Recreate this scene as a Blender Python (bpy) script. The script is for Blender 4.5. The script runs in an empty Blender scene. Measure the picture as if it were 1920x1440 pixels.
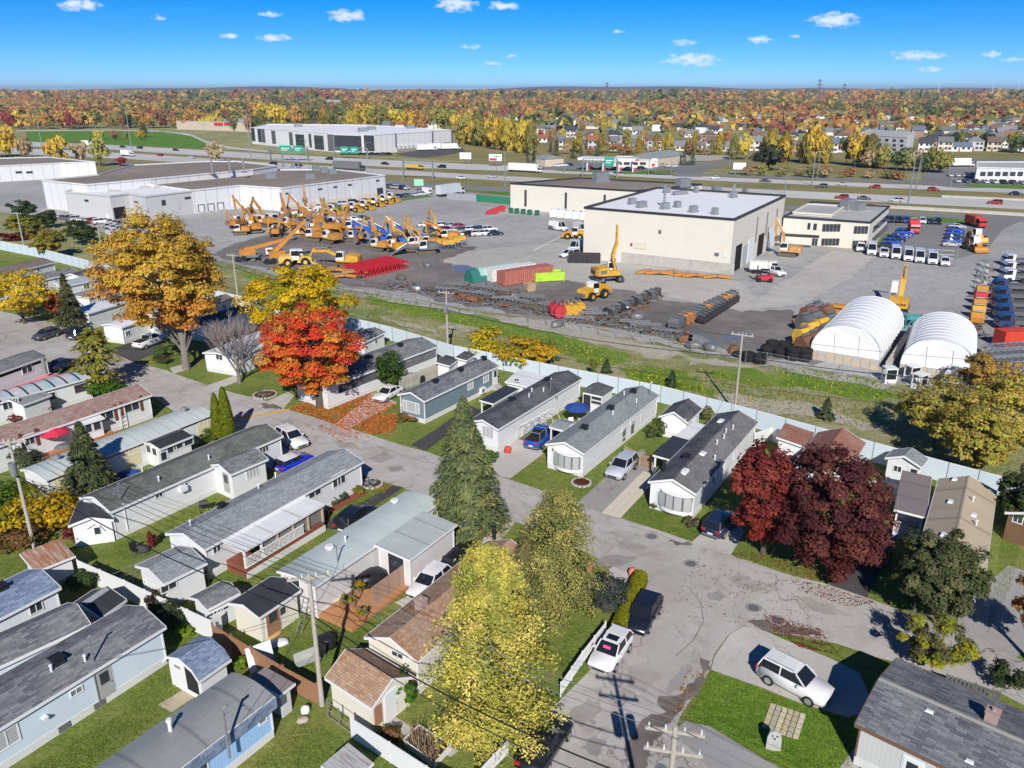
import bpy, math, random
import numpy as np
from mathutils import Vector, Matrix
RD = math.radians
random.seed(11)
rng = np.random.default_rng(11)
SC = bpy.context.scene
COL = SC.collection
# ------------------------------------------------------------------ camera
CAM_H, FPX = 36.0, 1500.0
PITCH = math.atan(552.0 / FPX)
cp, sp = math.cos(PITCH), math.sin(PITCH)
cd = bpy.data.cameras.new('camera'); cam = bpy.data.objects.new('camera', cd); COL.objects.link(cam)
cam.location = (0, 0, CAM_H); cam.rotation_euler = (RD(90) - PITCH, 0, 0)
cd.sensor_width = 36; cd.lens = 36 * FPX / 1920; cd.clip_start = 1; cd.clip_end = 60000
SC.camera = cam
# ------------------------------------------------------------------ sun, sky, exposure
SUN_EL, SUN_AZ = 34.0, -1.0
sd = bpy.data.lights.new('sun', 'SUN'); sun = bpy.data.objects.new('sun', sd); COL.objects.link(sun)
sd.energy = 4.6; sd.angle = RD(0.53); sd.color = (1.0, .955, .89)
sun.rotation_euler = (RD(90 - SUN_EL), 0, RD(-SUN_AZ))
W = bpy.data.worlds.new('World'); SC.world = W; W.use_nodes = True
wn, wl = W.node_tree.nodes, W.node_tree.links
wn.clear()
def wnode(t, **k):
    n = wn.new(t)
    for a, b in k.items(): setattr(n, a, b)
    return n
sky = wnode('ShaderNodeTexSky', sky_type='NISHITA', sun_disc=False, sun_elevation=RD(SUN_EL), sun_rotation=RD(180),
            altitude=0, air_density=.5, dust_density=0, ozone_density=8.0)
hs = wnode('ShaderNodeHueSaturation'); hs.inputs['Saturation'].default_value = 1.27; hs.inputs['Value'].default_value = 1.0
wl.new(sky.outputs[0], hs.inputs['Color'])
def wmath(op, a, b=None, c=None, clamp=False):
    n = wnode('ShaderNodeMath', operation=op, use_clamp=clamp)
    for i, x in enumerate((a, b, c)):
        if x is None: continue
        if isinstance(x, (int, float)): n.inputs[i].default_value = x
        else: wl.new(x, n.inputs[i])
    return n.outputs[0]
tc = wnode('ShaderNodeTexCoord'); sx = wnode('ShaderNodeSeparateXYZ'); wl.new(tc.outputs['Generated'], sx.inputs[0])
ry = wmath('MAXIMUM', wmath('ABSOLUTE', sx.outputs[1]), .05)
cu, cw = wmath('DIVIDE', sx.outputs[0], ry), wmath('DIVIDE', sx.outputs[2], ry)
cxy = wnode('ShaderNodeCombineXYZ'); wl.new(cu, cxy.inputs[0]); wl.new(cw, cxy.inputs[1])
cs = wnode('ShaderNodeVectorMath', operation='MULTIPLY'); wl.new(cxy.outputs[0], cs.inputs[0]); cs.inputs[1].default_value = (1, 2.2, 1)
cn = wnode('ShaderNodeTexNoise'); cn.inputs['Scale'].default_value = 95; cn.inputs['Detail'].default_value = 4; cn.inputs['Roughness'].default_value = .62
wl.new(cs.outputs[0], cn.inputs['Vector'])
nz = wmath('MULTIPLY', wmath('SUBTRACT', cn.outputs['Fac'], .5), 3.3)
# small fair-weather clouds: image column/row of the centre, half width, half height, thickness
CLOUDS = [(148, 9, 42, 10, 1.0), (300, 33, 18, 7, .45), (505, 27, 24, 6, .75), (650, 29, 34, 11, 1.0), (855, 8, 36, 12, 1.0), (945, 11, 30, 8, .95), (1565, 37, 45, 13, 1.0),
 (430, 68, 20, 6, .7), (512, 71, 33, 7, .85), (886, 88, 24, 5, .6), (925, 119, 20, 4, .5), (955, 105, 14, 4, .35), (1280, 80, 28, 7, .55), (1300, 112, 55, 13, .75),
 (1425, 75, 26, 9, .5), (1490, 67, 14, 5, .5), (1720, 104, 60, 10, .6), (1745, 130, 34, 6, .45), (1860, 101, 20, 6, .7), (1899, 112, 30, 6, .45), (1160, 60, 16, 5, .3)]
cov = None
for (x, y, hw_, hh_, k) in CLOUDS:
    u = (x - 960) / FPX; v = (y - 720) / FPX; dy = cp - v * sp
    u0, w0 = u / dy, -(sp + v * cp) / dy; su, sw = FPX / hw_, FPX / hh_
    ma = wnode('ShaderNodeVectorMath', operation='MULTIPLY_ADD'); wl.new(cxy.outputs[0], ma.inputs[0]); ma.inputs[1].default_value = (su, sw, 0); ma.inputs[2].default_value = (-u0*su, -w0*sw, 0)
    dt = wnode('ShaderNodeVectorMath', operation='DOT_PRODUCT'); wl.new(ma.outputs[0], dt.inputs[0]); wl.new(ma.outputs[0], dt.inputs[1])
    m = wmath('ADD', dt.outputs['Value'], (1-k)*.75)
    cov = m if cov is None else wmath('MINIMUM', cov, m)
cov = wmath('SUBTRACT', wmath('ADD', nz, 1.0), cov, clamp=True)
cmix = wnode('ShaderNodeMixRGB'); cmix.inputs[2].default_value = (8.2, 8.9, 10.2, 1)
wl.new(wmath('MULTIPLY', cov, .8), cmix.inputs[0]); wl.new(hs.outputs[0], cmix.inputs[1])
bg = wnode('ShaderNodeBackground'); bg.inputs[1].default_value = .085
wo = wnode('ShaderNodeOutputWorld'); wl.new(cmix.outputs[0], bg.inputs[0]); wl.new(bg.outputs[0], wo.inputs[0])
SC.view_settings.view_transform = 'Standard'; SC.view_settings.look = 'None'
SC.view_settings.exposure = 0.42; SC.view_settings.gamma = 1.0
SC.render.engine = 'CYCLES'
W.cycles.sampling_method = 'MANUAL'; W.cycles.sample_map_resolution = 256
SC.cycles.max_bounces = 5; SC.cycles.diffuse_bounces = 4; SC.cycles.glossy_bounces = 2; SC.cycles.transparent_max_bounces = 6
SC.cycles.volume_bounces = 0; SC.cycles.use_denoising = True
# ------------------------------------------------------------------ geometry helpers
def ray(px, py):
    u, v = (px - 960) / FPX, (py - 720) / FPX
    return Vector((u, cp - v * sp, -(sp + v * cp)))
def pt(px, py, z=0.0):
    d = ray(px, py); t = (z - CAM_H) / d.z
    return Vector((d.x * t, d.y * t, z))
def at_dist(px, py, p0, n):
    d = ray(px, py); o = Vector((0, 0, CAM_H)); t = (p0 - o).dot(n) / d.dot(n)
    return o + d * t
class MB:
    def __init__(s): s.v = []; s.f = []; s.m = []
    def add(s, vs, fs, mi=0):
        o = len(s.v); s.v += [tuple(v) for v in vs]; s.f += [tuple(i + o for i in f) for f in fs]; s.m += [mi] * len(fs); return s
    def box(s, x0, x1, y0, y1, z0, z1, mi=0):
        return s.add([(x0,y0,z0),(x1,y0,z0),(x1,y1,z0),(x0,y1,z0),(x0,y0,z1),(x1,y0,z1),(x1,y1,z1),(x0,y1,z1)],
              [(0,3,2,1),(4,5,6,7),(0,1,5,4),(1,2,6,5),(2,3,7,6),(3,0,4,7)], mi)
    def ext(s, pts, ax, a, b, mi=0):
        n = len(pts)
        if ax == 'x': q = [(a, p[0], p[1]) for p in pts] + [(b, p[0], p[1]) for p in pts]
        elif ax == 'y': q = [(p[0], a, p[1]) for p in pts] + [(p[0], b, p[1]) for p in pts]
        else: q = [(p[0], p[1], a) for p in pts] + [(p[0], p[1], b) for p in pts]
        ar = sum(pts[i][0]*pts[(i+1)%n][1]-pts[(i+1)%n][0]*pts[i][1] for i in range(n))
        fl = (ar > 0) != (ax == 'y')
        fs = [tuple(range(n))[::-1] if fl else tuple(range(n)), tuple(range(n, 2*n)) if fl else tuple(range(n, 2*n))[::-1]]
        for i in range(n):
            j = (i+1) % n; fs.append((i, j, n+j, n+i) if fl else (j, i, n+i, n+j))
        return s.add(q, fs, mi)
    def tube(s, p0, p1, r0, r1=None, n=8, cap=True, mi=0):
        p0, p1 = Vector(p0), Vector(p1); r1 = r0 if r1 is None else r1
        d = (p1 - p0).normalized(); a = d.orthogonal().normalized(); b = d.cross(a)
        vs = [p0 + (a*math.cos(2*math.pi*i/n) + b*math.sin(2*math.pi*i/n))*r0 for i in range(n)] + [p1 + (a*math.cos(2*math.pi*i/n) + b*math.sin(2*math.pi*i/n))*r1 for i in range(n)]
        fs = [(i, (i+1) % n, n+(i+1) % n, n+i) for i in range(n)]
        if cap: fs += [tuple(range(n))[::-1], tuple(range(n, 2*n))]
        return s.add(vs, fs, mi)
    def path(s, pts, r, n=5, mi=0):
        for a, b in zip(pts, pts[1:]): s.tube(a, b, r, r, n, True, mi)
        return s
    def bar(s, p0, p1, w, h, up=(0, 0, 1), mi=0, w1=None, h1=None):
        p0, p1 = Vector(p0), Vector(p1); d = (p1 - p0).normalized(); up = Vector(up)
        a = d.cross(up)
        a = a.normalized() if a.length > 1e-4 else d.orthogonal().normalized()
        b = a.cross(d); w1 = w if w1 is None else w1; h1 = h if h1 is None else h1
        vs = [p0 + a*x*w/2 + b*y*h/2 for x, y in ((-1,-1),(1,-1),(1,1),(-1,1))] + [p1 + a*x*w1/2 + b*y*h1/2 for x, y in ((-1,-1),(1,-1),(1,1),(-1,1))]
        return s.add(vs, [(0,1,2,3),(7,6,5,4),(1,0,4,5),(2,1,5,6),(3,2,6,7),(0,3,7,4)], mi)
    def loft(s, rings, mi=0, cap=True, closed=True):
        n = len(rings[0]); vs = [p for r in rings for p in r]; fs = []
        for k in range(len(rings)-1):
            for i in range(n if closed else n-1):
                j = (i+1) % n; fs.append((k*n+i, k*n+j, (k+1)*n+j, (k+1)*n+i))
        if cap: fs += [tuple(range(n))[::-1], tuple(range((len(rings)-1)*n, len(rings)*n))]
        return s.add(vs, fs, mi)
    def xf(s, M):
        s.v = [tuple(M @ Vector(v)) for v in s.v]; return s
    def mesh(s, name, mats=(), smooth=False, uv=True):
        me = bpy.data.meshes.new(name); me.from_pydata(s.v, [], s.f); me.update()
        for m in (mats if isinstance(mats, (list, tuple)) else [mats]):
            if m is not None: me.materials.append(m)
        if any(s.m): me.polygons.foreach_set('material_index', s.m)
        if smooth: me.polygons.foreach_set('use_smooth', [True]*len(s.f))
        if uv:
            L = me.uv_layers.new(name='UVMap'); out = np.zeros((len(me.loops), 2), np.float32)
            for p in me.polygons:
                n = p.normal
                if abs(n.z) > .9995: t, w = Vector((1,0,0)), Vector((0,1,0))
                else: t = Vector((-n.y, n.x, 0)).normalized(); w = n.cross(t)
                for li in p.loop_indices:
                    c = me.vertices[me.loops[li].vertex_index].co; out[li] = (c.dot(t), c.dot(w))
            L.data.foreach_set('uv', out.ravel())
        return me
def ob(name, me, parent=None, loc=None, rz=None, color=None, scale=None):
    if isinstance(me, tuple): me = me[0].mesh(name, *me[1:])
    o = bpy.data.objects.new(name, me); COL.objects.link(o)
    if parent is not None: o.parent = parent
    if loc is not None: o.location = loc
    if rz is not None: o.rotation_euler = rz if isinstance(rz, tuple) else (0, 0, rz)
    if scale is not None: o.scale = scale if isinstance(scale, (tuple, list)) else (scale,)*3
    if color is not None: o.color = (*color, 1) if len(color) == 3 else color
    return o
def tag(o, label=None, cat=None, group=None, kind=None):
    for k, v in (('label', label), ('category', cat), ('group', group), ('kind', kind)):
        if v: o[k] = v
    return o
def thing(name, label, cat, loc=(0,0,0), rz=0, group=None, scale=None):
    return tag(ob(name, None, None, loc, rz, None, scale), label, cat, group)
def pc(name, mb, mats, parent, smooth=False, **k): return ob(name, mb.mesh(name, mats, smooth), parent, **k)
ORD = ['first','second','third','fourth','fifth','sixth','seventh','eighth','ninth','tenth','eleventh','twelfth','thirteenth','fourteenth','fifteenth','sixteenth','seventeenth','eighteenth','nineteenth','twentieth']
ORD += ['twenty-' + w for w in ORD[:9]] + ['thirtieth'] + ['thirty-' + w for w in ORD[:9]] + ['fortieth'] + ['forty-' + w for w in ORD[:9]] + ['fiftieth'] + ['fifty-' + w for w in ORD[:9]]
# ------------------------------------------------------------------ materials
def srgb(r, g, b):
    f = lambda c: ((c/255)/12.92 if c/255 <= .04045 else ((c/255+.055)/1.055)**2.4)
    return (f(r), f(g), f(b))
class NT:
    def __init__(s, name):
        s.m = bpy.data.materials.new(name); s.m.use_nodes = True; s.n = s.m.node_tree.nodes; s.l = s.m.node_tree.links
        s.b = s.n['Principled BSDF']; s.out = s.n['Material Output']; s._tc = None
    def node(s, t, **k):
        n = s.n.new(t)
        for a, b in k.items(): setattr(n, a, b)
        return n
    def put(s, sock, x):
        if isinstance(x, (int, float)): sock.default_value = x
        elif isinstance(x, tuple): sock.default_value = (*x, 1) if len(x) == 3 and sock.type == 'RGBA' else x
        else: s.l.new(x, sock)
    def tc(s, which='Object'):
        if s._tc is None: s._tc = s.node('ShaderNodeTexCoord')
        return s._tc.outputs[which]
    def noise(s, scale, detail=4, rough=.55, which='Object', vec=None, dist=0):
        n = s.node('ShaderNodeTexNoise'); n.inputs['Scale'].default_value = scale; n.inputs['Detail'].default_value = detail
        n.inputs['Roughness'].default_value = rough; n.inputs['Distortion'].default_value = dist
        s.l.new(vec if vec is not None else s.tc(which), n.inputs['Vector']); return n.outputs['Fac']
    def math(s, op, a, b=None, c=None, clamp=False):
        n = s.node('ShaderNodeMath', operation=op, use_clamp=clamp)
        for i, x in enumerate((a, b, c)):
            if x is not None: s.put(n.inputs[i], x)
        return n.outputs[0]
    def ramp(s, fac, stops, interp='LINEAR'):
        n = s.node('ShaderNodeValToRGB'); cr = n.color_ramp; cr.interpolation = interp
        while len(cr.elements) > 1: cr.elements.remove(cr.elements[-1])
        cr.elements[0].position = stops[0][0]; cr.elements[0].color = (*stops[0][1], 1)
        for p, c in stops[1:]:
            e = cr.elements.new(p); e.color = (*c, 1)
        s.put(n.inputs[0], fac); return n.outputs[0]
    def step(s, x, a, b):
        n = s.node('ShaderNodeMapRange'); s.put(n.inputs[0], x); n.inputs[1].default_value = a; n.inputs[2].default_value = b; return n.outputs[0]
    def mix(s, f, a, b, mode='MIX'):
        n = s.node('ShaderNodeMixRGB', blend_type=mode); s.put(n.inputs[0], f); s.put(n.inputs[1], a); s.put(n.inputs[2], b); return n.outputs[0]
    def map(s, which, scale):
        n = s.node('ShaderNodeMapping'); n.inputs['Scale'].default_value = scale; s.l.new(s.tc(which), n.inputs['Vector']); return n.outputs[0]
    def bump(s, h, strength=.3, dist=.02):
        n = s.node('ShaderNodeBump'); n.inputs['Strength'].default_value = strength; n.inputs['Distance'].default_value = dist
        s.l.new(h, n.inputs['Height']); s.l.new(n.outputs[0], s.b.inputs['Normal'])
    def fin(s, col, rough=.7, metal=0, spec=.3):
        s.put(s.b.inputs['Base Color'], col); s.put(s.b.inputs['Roughness'], rough); s.b.inputs['Metallic'].default_value = metal
        s.b.inputs['Specular IOR Level'].default_value = spec; return s.m
def sc3(c, k): return tuple(max(0, min(1, x*k)) for x in c)
def M_plain(name, col, rough=.6, amt=.12, scale=1.5, metal=0, spec=.3, dirt=0, dirtcol=(.12, .1, .08)):
    t = NT(name); n = t.noise(scale, 5, .6); n2 = t.noise(scale*7, 3)
    c = t.mix(n, sc3(col, 1-amt*1.6), sc3(col, 1+amt*1.2)); c = t.mix(t.math('MULTIPLY', n2, amt), c, sc3(col, .6))
    if dirt: c = t.mix(t.math('MULTIPLY', t.step(t.noise(scale*.6, 6, .7), .5, .72), dirt), c, dirtcol)
    return t.fin(c, rough, metal, spec)
def M_obj(name, rough=.5, amt=.1, scale=2., metal=0, spec=.4, dirt=.0, dirtcol=(.1, .085, .07), coat=0):
    t = NT(name); oi = t.node('ShaderNodeObjectInfo').outputs['Color']; n = t.noise(scale, 4)
    c = t.mix(1, oi, t.ramp(n, [(0.2, (1-amt,)*3), (.8, (1+amt*.4,)*3)]), 'MULTIPLY')
    if dirt: c = t.mix(t.math('MULTIPLY', t.step(t.noise(scale*1.7, 6, .7), .48, .75), dirt), c, dirtcol)
    if coat: t.b.inputs['Coat Weight'].default_value = coat; t.b.inputs['Coat Roughness'].default_value = .05
    return t.fin(c, rough, metal, spec)
def M_shingle(name, c1, c2, bw=.42, rh=.16, amt=.35, age=(.5, .5, .5), agef=.25):
    t = NT(name); b = t.node('ShaderNodeTexBrick'); b.offset = .37; b.offset_frequency = 3; b.squash_frequency = 4
    b.inputs['Scale'].default_value = 1; b.inputs['Brick Width'].default_value = bw; b.inputs['Row Height'].default_value = rh; b.inputs['Mortar Size'].default_value = .012
    b.inputs['Bias'].default_value = .0; b.inputs['Color1'].default_value = (*c1, 1); b.inputs['Color2'].default_value = (*c2, 1); b.inputs['Mortar'].default_value = (*sc3(c1, .55), 1)
    t.l.new(t.tc('UV'), b.inputs['Vector'])
    n = t.noise(.45, 5, .65); c = t.mix(t.math('MULTIPLY', t.step(n, .35, .75), agef), b.outputs['Color'], age)
    c = t.mix(t.math('MULTIPLY', t.noise(18, 2), amt), c, sc3(c1, .5))
    st = t.noise(1, 4, .6, vec=t.map('UV', (1.6, .16, 1))); c = t.mix(t.math('MULTIPLY', t.step(st, .5, .8), .18), c, (.05, .05, .045))
    t.bump(b.outputs['Fac'], .4, -.012); return t.fin(c, .92, 0, .15)
def M_siding(name, col, period=.13, vert=False, amt=.06, depth=.35, rough=.55, dirt=.1):
    t = NT(name); s_ = t.node('ShaderNodeSeparateXYZ'); t.l.new(t.tc('UV'), s_.inputs[0])
    f = t.math('FRACT', t.math('DIVIDE', s_.outputs[0 if vert else 1], period))
    n = t.noise(.8, 5, .6); c = t.mix(n, sc3(col, 1-amt), sc3(col, 1+amt))
    c = t.mix(t.math('MULTIPLY', t.step(f, .16, .0), .45), c, sc3(col, .45))
    g = t.noise(1, 5, .65, vec=t.map('UV', (2.2, .35, 1))); c = t.mix(t.math('MULTIPLY', t.step(g, .5, .8), dirt), c, (.22, .2, .17))
    t.bump(f, depth, .015); return t.fin(c, rough, 0, .3)
def M_metalroof(name, col, period=1.2, amt=.12, rust=0, rustcol=(.2, .07, .03), seam=.06, rough=.45):
    t = NT(name); s_ = t.node('ShaderNodeSeparateXYZ'); t.l.new(t.tc('UV'), s_.inputs[0])
    f = t.math('FRACT', t.math('DIVIDE', s_.outputs[0], period)); g = t.step(t.math('ABSOLUTE', t.math('SUBTRACT', f, .5)), .5-seam, .5)
    n = t.noise(.5, 6, .65); c = t.mix(n, sc3(col, 1-amt*1.5), sc3(col, 1+amt))
    st = t.noise(1, 5, .6, vec=t.map('UV', (1.4, .22, 1))); c = t.mix(t.math('MULTIPLY', t.step(st, .42, .8), .35), c, sc3(col, .6))
    if rust: c = t.mix(t.math('MULTIPLY', t.step(t.noise(1, 6, .7, vec=t.map('UV', (5., .5, 1))), .62-.25*rust, .8-.25*rust), .9), c, rustcol)
    c = t.mix(t.math('MULTIPLY', g, .55), c, sc3(col, .4)); t.bump(g, .4, .03); return t.fin(c, rough, 0, .35)
def M_asphalt(name, c1, c2, crack=.6, stain=.3, big=.05):
    t = NT(name); n = t.noise(big, 4, .6); c = t.mix(t.step(n, .32, .68), c1, c2)
    c = t.mix(t.math('MULTIPLY', t.noise(14, 4, .7), .35), c, sc3(c1, .55))
    n3 = t.noise(.35, 4, .7, dist=.6); c = t.mix(t.math('MULTIPLY', t.step(n3, .52, .75), stain), c, (c1[0]*.5, c1[1]*.43, c1[2]*.38))
    n6 = t.noise(.16, 4, .75, dist=1.2); c = t.mix(t.math('MULTIPLY', t.step(n6, .5, .66), stain*.7), c, (c1[0]*.72, c1[1]*.66, c1[2]*.6))
    n4 = t.noise(1.3, 3, .7); c = t.mix(t.math('MULTIPLY', t.step(n4, .58, .72), .25), c, sc3(c2, 1.25))
    if crack:
        wv = t.node('ShaderNodeVectorMath', operation='ADD'); sc_ = t.node('ShaderNodeTexNoise'); sc_.inputs['Scale'].default_value = .6; sc_.inputs['Detail'].default_value = 5
        t.l.new(t.tc('Object'), sc_.inputs['Vector']); t.l.new(t.tc('Object'), wv.inputs[0])
        ml = t.node('ShaderNodeVectorMath', operation='SCALE'); ml.inputs['Scale'].default_value = 3.2; t.l.new(sc_.outputs['Color'], ml.inputs[0]); t.l.new(ml.outputs[0], wv.inputs[1])
        vo = t.node('ShaderNodeTexVoronoi', feature='DISTANCE_TO_EDGE'); vo.inputs['Scale'].default_value = .17; t.l.new(wv.outputs[0], vo.inputs['Vector'])
        k = t.math('MULTIPLY', t.step(vo.outputs['Distance'], .012, .002), t.step(t.noise(.12, 3), .4, .6))
        c = t.mix(t.math('MULTIPLY', k, crack), c, sc3(c1, .25))
    t.bump(t.noise(25, 3), .25, .02); return t.fin(c, .93, 0, .2)
def M_grass(name, cols, big=.09, straw=.3, strawcol=(.26, .2, .075), leaf=0, leafcol=(.35, .12, .03)):
    t = NT(name); n = t.noise(big, 4, .65); c = t.ramp(n, [(.3, cols[0]), (.5, cols[1]), (.7, cols[2])])
    n2 = t.noise(1.1, 4, .75); c = t.mix(t.math('MULTIPLY', t.step(n2, .45, .75), .55), c, sc3(cols[0], .55))
    n3 = t.noise(.33, 4, .7); c = t.mix(t.math('MULTIPLY', t.step(n3, .5, .72), straw), c, strawcol)
    c = t.mix(t.math('MULTIPLY', t.step(t.noise(3.1, 3, .7), .45, .7), .4), c, sc3(cols[2], 1.25))
    n5 = t.noise(9, 3, .7); c = t.mix(t.math('MULTIPLY', t.step(n5, .4, .8), .5), c, sc3(cols[1], .45))
    if leaf:
        vo = t.node('ShaderNodeTexVoronoi'); vo.inputs['Scale'].default_value = 4.5; t.l.new(t.tc('Object'), vo.inputs['Vector'])
        c = t.mix(t.math('MULTIPLY', t.step(vo.outputs['Distance'], .35, .3), t.math('MULTIPLY', t.step(t.noise(.25, 4), .35, .55), leaf)), c, leafcol)
    t.bump(t.math('ADD', t.noise(12, 4, .7), t.math('MULTIPLY', n2, 2.)), .9, .12); return t.fin(c, .95, 0, .1)
def M_leaf(name, trans=.35):
    t = NT(name); at = t.node('ShaderNodeVertexColor', layer_name='Col').outputs['Color']; oi = t.node('ShaderNodeObjectInfo').outputs['Color']
    c = t.mix(1, at, oi, 'MULTIPLY'); t.fin(c, .75, 0, .15)
    tr = t.node('ShaderNodeBsdfTranslucent'); t.l.new(c, tr.inputs[0]); mx = t.node('ShaderNodeMixShader'); mx.inputs[0].default_value = trans
    t.l.new(t.b.outputs[0], mx.inputs[1]); t.l.new(tr.outputs[0], mx.inputs[2]); t.l.new(mx.outputs[0], t.out.inputs[0]); return t.m
G_ = lambda *a: srgb(*a)
LEAF = M_leaf('leaf_foliage', .42); NEEDLE = M_leaf('needle_foliage', .15)
BARK = M_plain('bark', (.11, .085, .065), .95, .35, 4); BARKG = M_plain('bark_grey', (.2, .18, .16), .95, .3, 4)
WHITE = M_plain('white_paint', (.64, .65, .66), .5, .04, 1.2); CREAM = M_plain('cream_paint', (.62, .58, .48), .6, .05, .4)
TRIMW = M_plain('white_trim', (.68, .68, .68), .45, .03, 3); BLACK = M_plain('black_metal', (.02, .02, .022), .45, .2, 3)
DARK = M_plain('dark_rubber', (.018, .018, .02), .85, .3, 4); STEEL = M_plain('galvanised_steel', (.38, .39, .4), .4, .15, 2, .6, .5)
GREYM = M_plain('grey_metal', (.18, .185, .19), .5, .2, 2, .3); WOODP = M_plain('pole_wood', (.4, .36, .31), .9, .2, 5)
CONC = M_plain('concrete', (.42, .4, .37), .9, .15, .8, dirt=.25); RUST = M_plain('rusty_steel', (.2, .09, .045), .85, .4, 2)
t_ = NT('window_glass'); n_ = t_.noise(.9, 2); GLASS = t_.fin(t_.mix(n_, (.012, .016, .022), (.06, .07, .085)), .06, 0, .6)
t_ = NT('vehicle_glass'); VGLASS = t_.fin((.012, .015, .02), .05, 0, .6)
t_ = NT('blinds_glass'); s__ = t_.node('ShaderNodeSeparateXYZ'); t_.l.new(t_.tc('UV'), s__.inputs[0]); f__ = t_.math('FRACT', t_.math('DIVIDE', s__.outputs[1], .1))
BLIND = t_.fin(t_.mix(t_.step(f__, .3, .45), (.16, .17, .18), (.5, .51, .52)), .15, 0, .5)
PAINT = M_obj('vehicle_paint', .28, .04, 1., 0, .5, coat=.6); MACH = M_obj('machine_paint', .55, .25, 1.4, 0, .35, dirt=.6); FLAT = M_obj('flat_paint', .7, .1, 1.2, dirt=.12)
LAMPW = M_plain('headlight', (.7, .72, .75), .1, .05); LAMPR = M_plain('taillight', (.45, .02, .02), .2, .1)
RIM = M_plain('alloy_rim', (.45, .46, .48), .35, .1, 3, .6); CHROME = STEEL
def sheet(name, poly, mat, z, px=True, kind='structure', label=None, jag=0.):
    P = [pt(*p) if px else Vector((p[0], p[1], 0)) for p in poly]
    if jag:
        Q = []
        for a, b in zip(P, P[1:]+P[:1]):
            n = max(1, min(40, int((b-a).length/(jag*1.1)))); d = (b-a).normalized(); s_ = Vector((-d.y, d.x, 0)); w = 0
            for i in range(n): w = w*.55+random.uniform(-jag, jag)*.8; Q.append(a+(b-a)*(i/n)+s_*w)
        P = Q
    if sum(P[i].x*P[(i+1) % len(P)].y - P[(i+1) % len(P)].x*P[i].y for i in range(len(P))) < 0: P = P[::-1]
    mb = MB(); mb.add([(p.x, p.y, z) for p in P], [tuple(range(len(P)))])
    o = ob(name, mb.mesh(name, mat, uv=False)); return tag(o, label, kind=kind)
def strip(name, line, w, mat, z, kind='structure', px=True):
    P = [pt(*p) if px else Vector((*p, 0)) for p in line]; Lp, Rp = [], []
    for i, p in enumerate(P):
        a = P[max(0, i-1)]; b = P[min(len(P)-1, i+1)]; d = (b-a); d.z = 0; d.normalize(); n = Vector((-d.y, d.x, 0)) * (w/2)
        Lp.append(p+n); Rp.append(p-n)
    mb = MB(); k = len(P); mb.add([(q.x, q.y, z) for q in Lp+Rp], [(k+i, k+i+1, i+1, i) for i in range(k-1)])
    return tag(ob(name, mb.mesh(name, mat, uv=False)), kind=kind)
# ================================================================== ground, roads, yard
FIELD = M_grass('field_grass', [(.11, .19, .03), (.26, .26, .1), (.42, .37, .22)], .055, .75, (.52, .47, .35))
LAWN = M_grass('lawn_grass', [(.09, .16, .025), (.17, .225, .045), (.28, .28, .08)], .1, .45, (.36, .27, .11))
LAWNG = M_grass('fresh_lawn', [(.06, .17, .02), (.1, .23, .028), (.16, .25, .04)], .12, .08, (.2, .2, .05))
DRY = M_grass('dry_grass', [(.14, .16, .05), (.24, .215, .09), (.33, .27, .14)], .03, .5, (.36, .25, .13))
STREET = M_asphalt('street_asphalt', (.36, .335, .31), (.5, .475, .45), .9, .6, .07)
DRIVE = M_asphalt('driveway_asphalt', (.26, .25, .24), (.36, .345, .33), .4, .2, .1)
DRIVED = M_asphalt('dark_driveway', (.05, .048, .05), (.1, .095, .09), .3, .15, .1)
DRIVEC = M_asphalt('pale_driveway', (.42, .4, .37), (.55, .52, .48), .35, .15, .2)
YARD = M_asphalt('yard_asphalt', (.3, .297, .29), (.44, .435, .42), .9, .4, .03)
YARDD = M_asphalt('worn_yard', (.13, .12, .112), (.27, .25, .235), .2, .6, .06)
YARDC = M_asphalt('yard_concrete', (.38, .365, .335), (.52, .5, .46), .5, .35, .03)
HWY = M_asphalt('highway_concrete', (.44, .43, .41), (.58, .57, .55), .2, .1, .012)
HWYD = M_asphalt('service_road', (.17, .168, .165), (.25, .245, .235), .2, .1, .012)
PATCH = M_asphalt('asphalt_patch', (.25, .235, .225), (.34, .32, .3), .3, .3, .3)
WET = M_asphalt('wet_stain', (.12, .1, .088), (.22, .19, .17), 0, .5, .5)
GRAV = M_asphalt('gravel', (.36, .34, .3), (.46, .44, .4), 0, .4, .3)
YEL = M_plain('yellow_line', (.62, .36, .06), .8, .15, 2); WLINE = M_plain('white_line', (.62, .6, .56), .8, .15, 2)
# open country: fields and rough grass out to the horizon
mb = MB(); q = 30000; mb.add([(-q, -400, -.03), (q, -400, -.03), (q, q, -.03), (-q, q, -.03)], [(0, 1, 2, 3)])
tag(ob('ground', mb.mesh('ground', FIELD, uv=False)), kind='structure')
sheet('lawn', [(-900, 470), (0, 462), (75, 475), (210, 508), (440, 558), (690, 612), (850, 662), (1020, 684), (1230, 738), (1420, 788), (1660, 834), (1780, 864), (1920, 905), (2500, 1050), (2500, 2000), (-900, 2000)], LAWN, -.012)
sheet('dry_meadow', [(700, 292), (960, 308), (1180, 300), (1290, 312), (1400, 322), (1700, 338), (1740, 320), (1920, 310), (1920, 262), (960, 258), (850, 262)], DRY, -.01, jag=6)
sheet('interchange_lawn', [(46, 246), (130, 243), (212, 244.5), (300, 247), (345, 250), (380, 262), (392, 272), (376, 278.5), (212, 271.5), (57, 266)], LAWNG, .03)
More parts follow.
